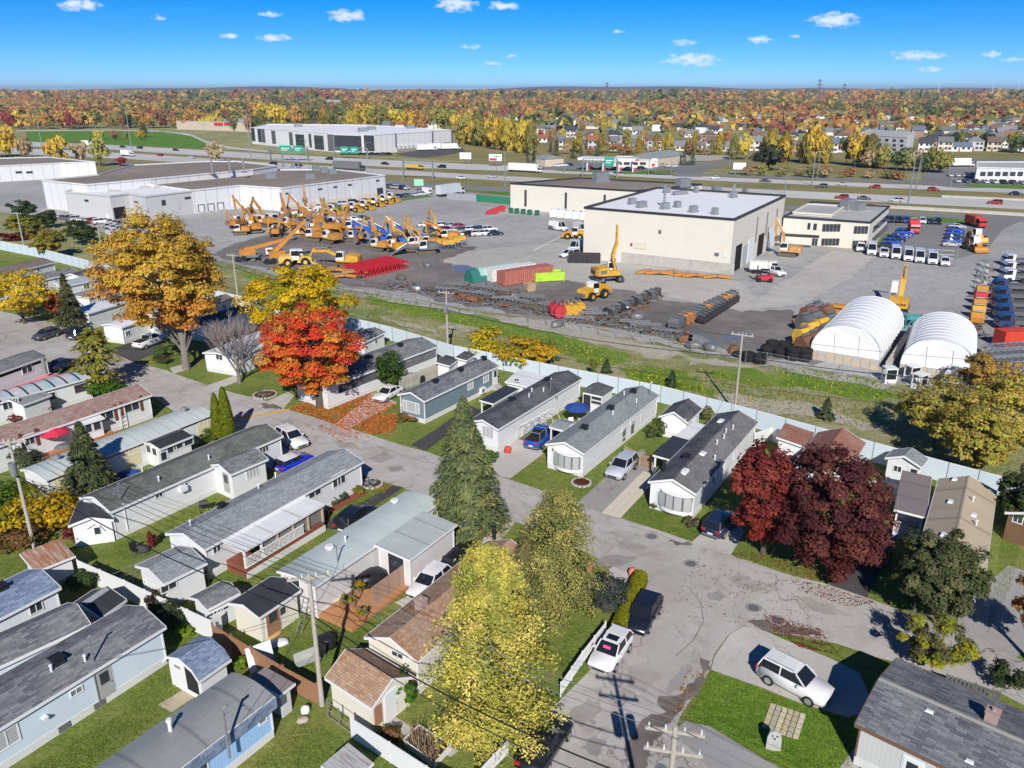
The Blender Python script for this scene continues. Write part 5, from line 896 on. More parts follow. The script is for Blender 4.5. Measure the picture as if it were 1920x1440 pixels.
tufts('field_weeds', [([(680, 560), (860, 600), (1060, 640), (1300, 690), (1500, 730), (1690, 760), (1760, 800), (1640, 810), (1420, 770), (1240, 720), (1020, 670), (850, 640), (690, 600)], 5000), ([(1160, 690), (1320, 690), (1480, 730), (1600, 745), (1500, 760), (1300, 745), (1180, 715)], 1500), ([(440, 505), (560, 525), (690, 555), (690, 600), (560, 560), (450, 530)], 900)], FGc, .16, 'rough weeds and straw grass in the field behind the blue fence')
tufts('green_weeds', [([(1000, 625), (1060, 640), (1120, 650), (1160, 690), (1060, 665)], 600), ([(1180, 700), (1250, 705), (1330, 735), (1200, 725)], 1000), ([(1450, 690), (1600, 700), (1720, 740), (1640, 750), (1480, 730)], 900), ([(680, 545), (780, 570), (900, 600), (960, 620), (820, 610), (690, 570)], 800)], [(110, 140, 40), (140, 160, 46), (90, 124, 36), (160, 160, 40)], .2, 'bright green weeds growing in patches across the field')
# ================================================================== vehicles
def car_parts(kind):
    K = {'sedan': dict(L=4.6, W=.9, hood=.86, belt=.96, roof=1.43, ws0=1.0, ws1=.2, rr=-1.0, rb=-1.75, trunk=.98), 'hatch': dict(L=4.2, W=.89, hood=.9, belt=.98, roof=1.48, ws0=.95, ws1=.2, rr=-1.6, rb=-2.0, trunk=.98),
         'suv': dict(L=4.6, W=.93, hood=1.02, belt=1.08, roof=1.68, ws0=1.0, ws1=.25, rr=-1.95, rb=-2.22, trunk=1.08), 'van': dict(L=5.6, W=1.0, hood=1.15, belt=1.25, roof=2.5, ws0=1.95, ws1=1.2, rr=-2.72, rb=-2.78, trunk=1.25),
         'minivan': dict(L=5.0, W=.98, hood=1.05, belt=1.12, roof=1.75, ws0=1.45, ws1=.5, rr=-2.2, rb=-2.42, trunk=1.1), 'pickup': dict(L=5.6, W=.98, hood=1.12, belt=1.18, roof=1.84, ws0=1.2, ws1=.5, rr=-.75, rb=-.85, trunk=1.18)}[kind]
    h = K['L']/2; w = K['W']; bl = K['belt']; body = MB(); ring = lambda x, zl, zt, ww: [(x, -ww*.9, zl), (x, -ww, zl+.22), (x, -ww, zt-.14), (x, -ww*.9, zt), (x, ww*.9, zt), (x, ww, zt-.14), (x, ww, zl+.22), (x, ww*.9, zl)]
    body.loft([ring(h, .38, K['hood']*.68, w*.78), ring(h-.12, .3, K['hood']*.84, w*.92), ring(h-.6, .26, K['hood']*.96, w), ring(K['ws0'], .26, bl, w), ring(0, .26, bl+.01, w), ring(K['rr'], .26, bl+.02, w), ring(-h+.35, .28, K['trunk'], w*.98), ring(-h+.1, .32, K['trunk']*.93, w*.93), ring(-h, .42, K['trunk']*.72, w*.86)])
    g = MB(); gr = lambda x, zt, wt: [(x, -w*.9, bl-.03), (x, -wt, zt), (x, wt, zt), (x, w*.9, bl-.03)]; rz = K['roof']; wt = w*.72
    g.loft([gr(K['ws0'], bl, w*.84), gr(K['ws1'], rz-.03, wt), gr((K['ws1']+K['rr'])/2, rz, wt), gr(K['rr'], rz-.05, wt*.97), gr(K['rb'], bl+.02, w*.82)])
    r = MB(); tr = lambda x, z, ww: [(x, -ww, z-.05), (x, -ww*.92, z+.015), (x, ww*.92, z+.015), (x, ww, z-.05)]
    r.loft([tr(K['ws1']+.04, rz-.045, wt), tr(K['ws1']-.3, rz+.0, wt*1.03), tr((K['ws1']+K['rr'])/2, rz+.02, wt*1.04), tr(K['rr']-.02, rz-.03, wt)])
    pil = []
    if kind == 'van':
        v = MB(); vr = lambda x, zt, wv: [(x, -w*.93, bl-.1), (x, -wv, zt), (x, wv, zt), (x, w*.93, bl-.1)]; v.loft([vr(.75, rz+.01, w*.84), vr(-2.6, rz+.03, w*.86), vr(-2.76, rz-.04, w*.84)]); pil.append(('cargo_side', v))
    for s in (-1, 1):
        for a, b in (((K['ws0']+.02, .86), (K['ws1']+.02, .73)), ((K['ws1']-.95, .905), (K['ws1']-.95, .745)), ((K['rb']+.02, .86), (K['rr'], .73))):
            pil.append(('pillar', MB().bar((a[0], s*w*a[1], bl-.02), (b[0], s*w*b[1], rz-.03), .075, .07)))
    wh = MB().tube((0, -.12, 0), (0, .12, 0), .34, .34, 16); rim = MB().tube((0, -.14, 0), (0, .14, 0), .23, .2, 12)
    if kind in ('suv', 'pickup', 'van'): wh = MB().tube((0, -.13, 0), (0, .13, 0), .37, .37, 16)
    wp = [(x, s*(w-.1), .35) for x in (h-.95, -h+.95) for s in (-1, 1)]
    hl = [(h-.17, s*w*.68, K['hood']*.74) for s in (-1, 1)]; tl = [(-h+.05, s*w*.72, K['trunk']*.84) for s in (-1, 1)]
    ex = []
    if kind == 'pickup': ex.append(('cargo_bed', MB().box(-h+.12, K['rb']-.12, -w*.82, w*.82, K['trunk']+.0, K['trunk']+.035), DARK))
    ex.append(('grille', MB().box(h-.1, h+.012, -w*.5, w*.5, .42, K['hood']*.6), BLACK)); ex.append(('bumper', MB().box(-h-.02, -h+.12, -w*.8, w*.8, .34, .52), GREYM))
    ex.append(('license_plate', MB().box(-h-.035, -h-.018, -.24, .24, .56, .7), TRIMW))
    return K, body, g, r, pil, wh, rim, wp, hl, tl, ex
CARM = {}
def car_meshes(kind):
    if kind in CARM: return CARM[kind]
    K, body, g, r, pil, wh, rim, wp, hl, tl, ex = car_parts(kind); lamp = MB().box(-.08, .1, -.17, .17, -.07, .07); small = MB()
    small.add(body.v, body.f, 0); small.add(g.v, g.f, 1); small.add(r.v, r.f, 0)
    for n, p in pil: small.add(p.v, p.f, 0)
    for q in wp: small.add([(v[0]+q[0], v[1]+q[1], v[2]+q[2]) for v in wh.v], wh.f, 2); small.add([(v[0]+q[0], v[1]+q[1], v[2]+q[2]) for v in rim.v], rim.f, 5)
    for q in hl: small.add([(v[0]+q[0], v[1]+q[1], v[2]+q[2]) for v in lamp.v], lamp.f, 3)
    for q in tl: small.add([(v[0]+q[0], v[1]+q[1], v[2]+q[2]) for v in lamp.v], lamp.f, 4)
    for n, e, m in ex[:-1]: small.add(e.v, e.f, 2)
    sm = body.mesh('body', PAINT, True); 
    CARM[kind] = dict(small=small.mesh('car', [PAINT, VGLASS, DARK, LAMPW, LAMPR, RIM]), body=sm, glass=g.mesh('windows', VGLASS), roof=r.mesh('roof', PAINT), pil=[(n, p.mesh(n, PAINT)) for n, p in pil], wh=wh.mesh('wheel', DARK), rim=rim.mesh('rim', RIM), lamp=lamp.mesh('headlight', LAMPW), tail=lamp.mesh('taillight', LAMPR), wp=wp, hl=hl, tl=tl, ex=[(n, e.mesh(n, m)) for n, e, m in ex], K=K,
        mirror=MB().box(-.08, .08, -.1, .1, -.07, .07).mesh('mirror', PAINT))
    return CARM[kind]
CNAME = dict(sedan='sedan_car', hatch='hatchback_car', suv='suv_car', van='cargo_van', minivan='minivan_car', pickup='pickup_truck')
def near_car(label, kind, color, c, a, b, roofcol=None, sc=1.):
    """c: where it stands, a->b: heading seen in the photograph"""
    P, A, B = pt(*c), pt(*a), pt(*b); rz = math.atan2(B.y-A.y, B.x-A.x); m = car_meshes(kind); o = thing(CNAME[kind], label, 'van' if 'van' in kind else 'truck' if kind == 'pickup' else 'car', P, rz, None, sc)
    ob('body', m['body'], o, color=color); ob('windows', m['glass'], o); ob('roof', m['roof'], o, color=roofcol or color)
    for n, p in m['pil']: ob(n, p, o, color=color)
    for q in m['wp']: w_ = ob('wheel', m['wh'], o, q); ob('rim', m['rim'], w_)
    for q in m['hl']: ob('headlight', m['lamp'], o, q)
    for q in m['tl']: ob('taillight', m['tail'], o, q)
    for n, e in m['ex']: ob(n, e, o)
    for s in (-1, 1): ob('mirror', m['mirror'], o, (m['K']['ws0']-.35, s*(m['K']['W']+.08), m['K']['belt']+.02), color=color)
    return o
def far_car(label, kind, color, px, py, heading, group=None, sc=1.):
    o = ob(CNAME[kind], car_meshes(kind)['small'], None, pt(px, py) if py is not None else px, heading, color, sc); return tag(o, label, 'van' if 'van' in kind else 'truck' if kind == 'pickup' else 'car', group)
CW, CK, CN, CS, CB, CR, CG = (.66, .66, .66), (.012, .012, .014), (.015, .022, .05), (.42, .44, .46), (.02, .06, .35), (.3, .02, .02), (.09, .095, .1)
c = near_car('white hatchback with pink dash ornament parked by the white picket fence', 'hatch', CW, (1145, 1233), (1170, 1192), (1118, 1265)); ob('sunroof', MB().box(-.5, .05, -.4, .4, 1.49, 1.51).mesh('sunroof', VGLASS), c); ob('pink_toy', MB().box(.55, .7, -.3, .2, 1.2, 1.34).mesh('pink_toy', M_plain('pink_plush', (.8, .1, .3), .8)), c)
near_car('navy black crossover parked along the clipped hedge', 'hatch', (.012, .014, .025), (1205, 1163), (1228, 1120), (1178, 1205)).scale = (1.06, 1.04, 1.)
near_car('black car half hidden under the yellow larch at the bottom', 'sedan', CK, (1022, 1408), (995, 1450), (1050, 1365))
c = near_car('white SUV parked on the pale driveway in front of the bungalow', 'suv', CW, (1488, 1290), (1440, 1262), (1548, 1318))
for s in (-1, 1): ob('roof_rail', MB().bar((.1, s*.6, 1.74), (-1.7, s*.6, 1.72), .04, .05).mesh('roof_rail', CHROME), c)
near_car('silver SUV in the driveway between the two bay-window homes', 'suv', (.42, .45, .5), (1166, 886), (1187, 868), (1144, 906))
c = near_car('blue pickup with pipe rack on the pale driveway', 'pickup', (.015, .06, .32), (1016, 828), (995, 845), (1040, 806))
m = MB()
for x in (-2.5, -.9, 1.): m.path([(x, -.9, 1.1), (x, -.9, 2.1), (x, .9, 2.1), (x, .9, 1.1)], .04, 5)
for s in (-1, 1): m.tube((-2.7, s*.9, 2.1), (1.4, s*.9, 2.1), .035, .035, 5)
ob('pipe_rack', m.mesh('pipe_rack', STEEL), c)
near_car('dark navy SUV tucked beside the brick red maple', 'suv', CN, (1352, 992), (1335, 1008), (1378, 968))
near_car('red car under the dark purple maple', 'hatch', (.4, .01, .03), (1645, 1045), (1630, 1075), (1660, 1015))
near_car('white sedan on the leafy driveway beside the slate blue home', 'sedan', CW, (728, 746), (745, 737), (706, 758))
near_car('white crossover parked at the end of the grey-green roofed home', 'suv', CW, (548, 832), (525, 815), (575, 846))
near_car('bright blue hatchback with white roof behind the grey shingle roof', 'hatch', (.01, .03, .42), (553, 876), (520, 890), (590, 860), CW)
near_car('black car in the dark driveway beside the pale flat roof', 'suv', CK, (668, 982), (650, 995), (700, 955))
near_car('black SUV squeezed between the pale home and the brown roof', 'suv', CK, (872, 1058), (850, 1078), (900, 1035))
near_car('white car squeezed between the pale home and the brown roof', 'hatch', CW, (806, 1104), (835, 1078), (790, 1120))
near_car('dark grey hatchback parked on the street at upper left', 'hatch', (.06, .06, .065), (88, 634), (108, 628), (70, 640))
near_car('black car parked under the small spruce', 'suv', CN, (152, 632), (135, 640), (172, 624))
near_car('white pickup in the dark driveway below the golden maple', 'pickup', CW, (283, 647), (262, 655), (305, 639))
near_car('dark blue car behind the striped metal roof', 'sedan', CN, (122, 690), (105, 696), (145, 682))
# ================================================================== poles and wires
def wire_pts(a, b, sag, n=14): return [a.lerp(b, i/n) - Vector((0, 0, sag*4*(i/n)*(1-i/n))) for i in range(n+1)]
def wire(label, a, b, sag=.6, r=.022, mat=None):
    a, b = Vector(a), Vector(b); o = ob('power_line', MB().path([p-a for p in wire_pts(a, b, sag)], r, 4).mesh('power_line', mat or BLACK, uv=False), None, a); return tag(o, label, 'wire')
INSUL = M_plain('insulator', (.62, .63, .65), .3, .1)
def pole(label, P, h, rot=0., arms=1, trans=False, lean=(0, 0)):
    o = thing('utility_pole', label, 'pole', P, rot); pc('pole', MB().tube((0, 0, -.3), (lean[0], lean[1], h), .17, .11, 10), WOODP, o)
    for k in range(arms):
        z = h-.3-k*1.1; a_ = pc('crossarm', MB().box(-1.25, 1.25, -.06, .06, z-.07, z+.07), WOODP, o)
        for x in (-1.1, -.4, .4, 1.1): ob('insulator', MB().tube((x, 0, z+.07), (x, 0, z+.3), .05, .035, 8).mesh('insulator', INSUL), a_)
        pc('brace', MB().bar((-.6, .07, z-.05), (0, .1, z-.6), .04, .03), STEEL, o); pc('brace', MB().bar((.6, .07, z-.05), (0, .1, z-.6), .04, .03), STEEL, o)
    if trans: pc('transformer', MB().tube((.0, -.42, h-3.0), (.0, -.42, h-1.9), .28, .28, 14), STEEL, o)
    return o
PB = {}
PB['near'] = Vector((6.95, 26.9, 0)); PB['two'] = pt(604, 1322); PB['three'] = pt(66, 1033); PB['back1'] = pt(840, 668); PB['back2'] = pt(1377, 772); PB['back0'] = pt(448, 575); PB['l1'] = pt(198, 508); PB['l0'] = pt(48, 476)
o = pole('utility pole with crossarms at the bottom edge beside the street', PB['near'], 10.6, RD(-12), 2)
for s in (-1, 1): pc('transformer', MB().tube((s*.45, .1, 7.0), (s*.45, .1, 8.1), .27, .27, 14), STEEL, o)
pole('weathered utility pole beside the cream shed', PB['two'], 9.6, RD(15), 1)
pole('leaning utility pole with transformer at the left edge', PB['three'], 10.2, RD(10), 1, True)
pole('utility pole with meter box along the blue fence by the grey-roofed home', PB['back1'], 9.6, RD(-25), 1, True)
pole('tall utility pole along the blue fence behind the bay-window home', PB['back2'], 9.8, RD(-25), 1)
pole('utility pole behind the yellow tree', PB['back0'], 9.4, RD(-20), 1); pole('utility pole behind the white flat-roofed home', PB['l1'], 9.6, RD(-20), 1); pole('utility pole among the trees at far left', PB['l0'], 9.6, RD(-20), 1)
top = lambda k, h, dx=0: PB[k] + Vector((dx, 0, h))
for i, dx in enumerate((-1.0, 0, 1.0)):
    wire(f'{ORD[i]} high wire from the bottom pole towards the cream shed pole', top('near', 10.55, dx), top('two', 9.5, dx*.9), .5, .016, STEEL); wire(f'{ORD[i]} high wire leaving the bottom pole to the right', top('near', 10.55, dx), Vector((40+dx, 4, 10.5)), .6, .016, STEEL)
    wire(f'{ORD[i]} wire from the cream shed pole to the leaning pole', top('two', 9.5, dx*.9), top('three', 9.9, dx*.9), .7, .016)
wire('thick black cable from the cream shed pole to the bottom pole', top('two', 6.6), top('near', 7.0), .9, .04); wire('second black cable below the high wires at the bottom', top('two', 6.1), top('near', 6.3), 1.3, .025); wire('black cable from the cream shed pole to the leaning pole', top('two', 6.6), top('three', 7.0), .9, .04); wire('black cable leaving the leaning pole to the left', top('three', 7), Vector((-75, 66, 7)), .6, .03)
for (x, y, z, n) in ((634, 1055, 4.2, 'pale flat-roofed home'), (427, 1388, 4.2, 'sky blue home'), (175, 1240, 4.6, 'slate shingle home'), (226, 937, 4.2, 'grey-green roofed home'), (540, 1110, 3., 'black-roofed shed'), (760, 1170, 4., 'brown roofed home')): wire(f'service wire to the {n}', top('two', 7.2) if n != 'grey-green roofed home' else top('three', 7), pt(x, y, z), .4, .014)
for a_, b_, n in (('back1', 'back2', 'behind the white homes'), ('back0', 'back1', 'behind the orange maple'), ('l1', 'back0', 'behind the golden maple'), ('l0', 'l1', 'behind the yellow tree')):
    wire(f'thick black cable along the blue fence {n}', top(a_, 6.9), top(b_, 6.9), .9, .05); wire(f'thin high wire along the blue fence {n}', top(a_, 9.4), top(b_, 9.4), .6, .02)
wire('thick black cable over the field to the right', top('back2', 7), pt(2050, 860)+Vector((0, 0, 8)), .8, .05); wire('thin high wire over the field to the right', top('back2', 9.6), pt(2050, 860)+Vector((0, 0, 10)), .6, .022); wire('service wire to the slate bay-window home', top('back2', 7.5), pt(1372, 795, 3.8), .3, .02)
# ================================================================== fences
FBL = M_plain('pale_blue_fence', (.52, .6, .66), .55, .05, .5)
def fence(label, line, h, w=2.4, panel=WHITE, post=STEEL, th=.06, zb=.06, name='panel_fence', ptop=.08, pw=.07, cat='fence', topz=True, rail=None, kind='panel', pick=.12, gap=.0):
    Q = [(pt(*p, h) if topz else pt(*p)) for p in line]
    for q in Q: q.z = 0
    o = thing(name, label, cat, Q[0]); pm = MB().box(-pw/2, pw/2, -pw/2, pw/2, 0, h+ptop).mesh('post', post)
    for a_, b_ in zip(Q, Q[1:]):
        d = b_-a_; n = max(1, round(d.length/w)); l = d.length/n; rz = math.atan2(d.y, d.x)
        if kind == 'panel': me = MB().box(pw/2+gap, l-pw/2-gap, -th/2, th/2, zb, h).mesh('panel', panel)
        rm = MB().box(0, l, -.03, .03, h-.04, h+.05).mesh('top_rail', rail) if rail else None
        pk = MB().box(-pick*.36, pick*.36, -.015, .015, zb, h).mesh('picket', panel)
        for i in range(n):
            p = a_ + d*(i/n) - Q[0]; ob('post', pm, o, p, rz)
            if kind == 'panel': ob('panel', me, o, p, rz)
            elif kind == 'picket':
                for z in (h*.25, h*.85): ob('rail', MB().box(0, l, .015, .05, z-.04, z+.04).mesh('rail', panel), o, p, rz)
                k = int(l/pick)
                for j in range(k): ob('picket', pk, o, p + d.normalized()*((j+.5)*l/k), rz)
            elif kind == 'rail':
                for z in (h*.98, h*.5, .15): ob('rail', MB().tube((0, 0, z), (l, 0, z), .025, .025, 5).mesh('rail', panel), o, p, rz)
            if rm: ob('top_rail', rm, o, p, rz)
        ob('post', pm, o, b_-Q[0], rz)
    return o
fence('long pale blue panel fence between the homes and the field', [(-80, 440), (0, 452), (75, 466), (200, 497), (310, 524), (440, 553), (690, 603), (735, 614), (850, 648), (1012, 680), (1240, 724), (1420, 770), (1530, 800), (1640, 830), (1780, 868), (1960, 915)], 2.2, 3.0, FBL, GREYM, .05, rail=TRIMW)
fence('white solid fence running behind the grey rear room', [(144, 1050), (232, 1088), (394, 1163)], 1.7, 2.4, WHITE, TRIMW)
fence('white fence returning beside the small grey-roofed shed', [(394, 1163), (412, 1150)], 1.7, 2.4, WHITE, TRIMW)
fence('brown board fence behind the grey metal shed', [(398, 1172), (470, 1214), (530, 1250), (594, 1284)], 1.6, 2.4, SBR, SBR, .05, ptop=.2, pw=.1)
fence('white solid fence around the vegetable bed at the bottom', [(657, 1346), (730, 1392), (800, 1437), (840, 1462)], 1.5, 2.4, WHITE, TRIMW)
fence('wire gate with pipe frame beside the cream shed', [(612, 1314), (657, 1346)], 1.3, 1.2, STEEL, STEEL, kind='rail', name='wire_gate', cat='gate')
fence('white picket fence beside the parked white hatchback', [(1136, 1166), (1092, 1222), (1052, 1280)], 1.1, 2.2, TRIMW, TRIMW, kind='picket', pick=.16, zb=.1, name='picket_fence')
fence('white picket fence at the bottom edge beside the black car', [(952, 1388), (925, 1415), (888, 1455)], 1.1, 2.2, TRIMW, TRIMW, kind='picket', pick=.16, zb=.1, name='picket_fence')
fence('grey weathered slat fence behind the white sedan', [(748, 708), (790, 693), (832, 677)], 1.9, 2.4, M_plain('weathered_slat', (.45, .42, .37), .9, .2), WOODP, kind='picket', pick=.2, name='slat_fence')
fence('low grey picket fence along the street beside the bungalow', [(1776, 1264), (1830, 1282), (1876, 1300)], 1.0, 2.4, GREYM, GREYM, kind='picket', pick=.22, name='picket_fence')
fence('white wall fence beside the bay-window home garages', [(1416, 812), (1448, 800), (1462, 806)], 1.7, 2.4, WHITE, TRIMW)
fence('wire fence along the lawn behind the grey rear room', [(212, 1076), (262, 1052), (325, 1020)], 1.2, 2.4, STEEL, STEEL, kind='rail', name='wire_fence')
fence('long chain-link fence on posts between the yard and the field', [(300, 455), (440, 484), (530, 511), (680, 531), (860, 565), (1060, 592), (1300, 634), (1400, 655), (1520, 676), (1690, 704), (1880, 730)], 2.2, 3.2, STEEL, STEEL, kind='rail', name='chain_link_fence')
fence('dark chain-link fence beside the factory car park', [(110, 455), (165, 456), (205, 450)], 2.2, 3.2, GREYM, GREYM, kind='rail', name='chain_link_fence')
fence('brown picket fence beside the silver SUV', [(1172, 836), (1200, 850), (1224, 858)], 1.3, 1.8, M_plain('tan_board', (.4, .27, .17), .9, .2), WOODP, kind='picket', pick=.2, name='picket_fence')
# ================================================================== garden things
def umbrella(label, px, py, h, r, col, loc=None):
    P = loc or pt(px, py); o = thing('garden_umbrella', label, 'umbrella', P); pc('pole', MB().tube((0, 0, 0), (0, 0, h), .03, .03, 6), STEEL, o); pc('base', MB().tube((0, 0, 0), (0, 0, .1), .28, .25, 12), GREYM, o)
    m = MB(); R1 = [(math.cos(a)*r, math.sin(a)*r, h-.55) for a in np.linspace(0, 6.283, 9)[:-1]]; R2 = [(math.cos(a)*r*.5, math.sin(a)*r*.5, h-.2) for a in np.linspace(0, 6.283, 9)[:-1]]
    m.loft([[(x, y, z-.1) for x, y, z in R1], R1, R2, [(x*.02, y*.02, h) for x, y, z in R2]], cap=False); pc('canopy', m, col, o)
    for k in range(8): ob('rib', MB().bar((0, 0, h-.05), (R1[k][0], R1[k][1], h-.58), .03, .03).mesh('rib', STEEL), o)
umbrella('red garden umbrella on the wooden deck of the maroon-shuttered home', 108, 848, 2.9, 1.55, M_plain('red_canvas', (.55, .03, .07), .8, .1)); umbrella('blue garden umbrella beside the white hipped shed', 1082, 795, 2.6, 1.5, M_plain('blue_canvas', (.02, .06, .25), .8, .1))
BLUEP = M_plain('blue_plastic', (.02, .07, .3), .5, .15)
def wheelie(label, px, py, mat=BLUEP, rz=.5, name='wheeled_bin', cat='bin'):
    o = thing(name, label, cat, pt(px, py), rz); m = MB(); m.loft([[(-.24, -.28, .08), (.24, -.28, .08), (.24, .22, .08), (-.24, .22, .08)], [(-.3, -.36, .98), (.3, -.36, .98), (.3, .34, .98), (-.3, .34, .98)]]); pc('body', m, mat, o)
    l = MB(); l.loft([[(-.32, -.39, .985), (.32, -.39, .985), (.32, .37, .985), (-.32, .37, .985)], [(-.26, -.3, 1.08), (.26, -.3, 1.08), (.26, .32, 1.08), (-.26, .32, 1.08)]]); pc('lid', l, mat, o)
    for s in (-1, 1): ob('wheel', MB().tube((s*.2, .3, .1), (s*.3, .3, .1), .1, .1, 10).mesh('wheel', DARK), o)
    pc('handle', MB().tube((-.25, .4, .95), (.25, .4, .95), .025, .025, 6), mat, o)
wheelie('blue wheeled bin beside the tall olive spruce', 875, 1002); wheelie('second blue bin nearer the street by the spruce', 880, 990, M_plain('navy_plastic', (.02, .04, .12), .5)); wheelie('blue bin by the porch of the grey shingle home', 600, 985); wheelie('black bin beside the blue porch bin', 610, 975, BLACK); wheelie('blue bin by the black-roofed shed', 216, 1000); wheelie('brown barrel bin beside the silver SUV', 1212, 872, M_plain('brown_plastic', (.2, .08, .04), .6), .2)
def lump(label, px, py, size, mat, name, cat, rz=0., extra=None):
    o = thing(name, label, cat, pt(px, py), rz); a, b, h = size; n = 10; m = MB(); rr = rng.random((5, n))*.22+.85
    m.loft([[(math.cos(i*6.283/n)*a/2*f*rr[k][i], math.sin(i*6.283/n)*b/2*f*rr[k][i], z*h) for i in range(n)] for k, (f, z) in enumerate(((1, 0), (1.02, .3), (.95, .7), (.7, .94), (.25, 1.)))]); pc('cover', m, mat, o, True)
    pc('feet', MB().box(-a*.3, a*.3, -b*.3, b*.3, -.02, .04), GREYM, o); return o
TARP = M_plain('black_tarp', (.02, .02, .024), .35, .3, 3)
lump('black tarp over patio furniture on the brown deck', 695, 1098, (3.2, 1.9, 1.3), TARP, 'covered_furniture', 'tarp', .6); lump('round black tarp on the back lawn', 612, 1210, (1.6, 1.4, .8), TARP, 'covered_barbecue', 'tarp', .2); lump('grey tarp heap behind the slatted fence', 775, 716, (2.6, 1.8, 1.2), M_plain('grey_tarp', (.14, .14, .15), .5, .2), 'covered_furniture', 'tarp'); lump('black covered barbecue beside the grey tarp', 788, 718, (1.4, .9, 1.1), TARP, 'covered_barbecue', 'tarp', .4)
lump('white crumpled sheet on the lawn by the black-roofed shed', 522, 1208, (1.6, .9, .3), WHITE, 'crumpled_sheet', 'tarp', .3); lump('dark tarp on the deck under the red umbrella', 122, 846, (2.2, 1.2, .9), M_plain('slate_tarp', (.1, .11, .12), .6), 'covered_furniture', 'tarp', .4); lump('dark covered boat shape by the striped roof home', 118, 752, (2.6, 1.6, 1.1), M_plain('charcoal_tarp', (.07, .075, .08), .6), 'covered_furniture', 'tarp', .5)
lump('blue tarp beside the bushy dark spruce', 240, 895, (2.4, 1.2, .7), BLUEP, 'blue_tarp', 'tarp', .5); lump('dark fabric bundle on the lawn near the wire fence', 268, 1034, (1.2, .7, .6), M_plain('dark_bundle', (.05, .05, .055), .8), 'fabric_bundle', 'tarp', .2)
def bed(label, px, py, r, n=16, flowers=None):
    o = thing('flower_bed', label, 'flower bed', pt(px, py)); pc('soil', MB().tube((0, 0, 0), (0, 0, .1), r, r*.95, 20), M_plain('bed_soil', (.07, .045, .03), .95, .3, 5), o); st = MB().box(-.16, .16, -.09, .09, 0, .17).mesh('stone', CONC)
    for i in range(n): a = i*6.283/n; ob('stone', st, o, (math.cos(a)*r, math.sin(a)*r, 0), a+1.57)
    if flowers:
        pos, nor, K, cc = crown_broad(r*.75, r*.75, .28, 260, flowers, 10, .4, .1); pos[:, 2] = np.abs(pos[:, 2])+.12; ob('flowers', leaf_mesh('flowers', pos, nor, .09, .7, K), o)
bed('round stone-edged bed on the lawn left of the orange maple', 497, 741, 1.4, 20, [(120, 90, 70), (150, 140, 110)]); bed('stone ring bed at the corner of the grey-green roofed home', 1090, 906, .9, 14, [(120, 60, 50), (90, 60, 44)]); bed('round bed of grey plants on the corner lawn', 697, 908, 1.0, 14, [(130, 128, 140), (150, 150, 150)])
mu = thing('mulch_bed', 'red mulch strip along the grey shingle home', 'flower bed', pt(640, 948)); a_, b_ = pt(608, 962)-pt(640, 948), pt(682, 922)-pt(640, 948); pc('mulch', MB().bar(a_+Vector((0, 0, .06)), b_+Vector((0, 0, .06)), 1.0, .12), M_plain('red_mulch', (.24, .07, .04), .95, .3, 5), mu)
# stepping stones on the bungalow lawn: rows of single pavers
o = thing('paver_patio', 'small patio of square tan pavers set in the bungalow lawn', 'patio', pt(1468, 1350)); A_, B_, C_ = pt(1445, 1318), pt(1512, 1340), pt(1427, 1365); PAV = [M_plain(f'paver_{k}', c, .9, .12, 3) for k, c in (('tan', (.5, .41, .29)), ('sand', (.58, .5, .37)), ('grey', (.42, .37, .3)))]
for i in range(6):
    for j in range(5):
        q = A_ + (B_-A_)*((i+.5)/6) + (C_-A_)*((j+.5)/5) - pt(1468, 1350); w_ = (B_-A_).length/6*.42; h_ = (C_-A_).length/5*.4
        ob('paver', MB().box(-w_, w_, -h_, h_, 0, .05).mesh('paver', PAV[(i*2+j*3) % 3]), o, q, math.atan2((B_-A_).y, (B_-A_).x)+random.uniform(-.08, .08))
o = thing('paver_walk', 'pale paver walk beside the driveway of the bay-window home', 'path', pt(1150, 962)); A_, B_ = pt(1146, 966), pt(1222, 888); n = 26; d = (B_-A_)/n; s_ = Vector((d.y, -d.x, 0)).normalized()
pv = MB().box(-d.length*.47, d.length*.47, -.29, .29, 0, .05).mesh('paver', M_plain('cream_paver', (.55, .5, .4), .9, .12, 2))
for i in range(n):
    for j in (-.62, 0, .62): ob('paver', pv, o, A_ + d*(i+.5) + s_*j - pt(1150, 962), math.atan2(d.y, d.x))
o = thing('ghost_tombstone', 'grey ghost-shaped lawn decoration on the bungalow lawn', 'decoration', pt(1449, 1405), -.2); m = MB(); prof = [(-.42, 0), (.42, 0), (.4, .9), (.3, 1.25), (0, 1.42), (-.3, 1.25), (-.4, .9)]; m.ext(prof, 'y', -.09, .09); pc('body', m, M_plain('tomb_grey', (.4, .4, .37), .9, .2, 3), o)
for s in (-1, 1): pc('eye', MB().tube((s*.13, -.1, 1.05), (s*.13, -.085, 1.05), .06, .06, 8), BLACK, o)
pc('mouth', MB().tube((0, -.1, .85), (0, -.085, .85), .06, .08, 8), BLACK, o)
o = thing('vegetable_bed', 'white framed vegetable bed with wilted stalks by the white fence', 'garden bed', pt(822, 1412)); q0 = pt(757, 1394); cor = [pt(757, 1396), pt(786, 1368), pt(846, 1405), pt(815, 1440)]; c0 = pt(822, 1412)
for i in range(4): pc('board', MB().bar(cor[i]-c0+Vector((0, 0, .2)), cor[(i+1) % 4]-c0+Vector((0, 0, .2)), .06, .4), TRIMW, o)
pc('soil', MB().add([(v-c0)+Vector((0, 0, .3)) for v in cor], [(0, 1, 2, 3)]), M_plain('veg_soil', (.06, .04, .03), .95, .3, 5), o)
tw = MB()
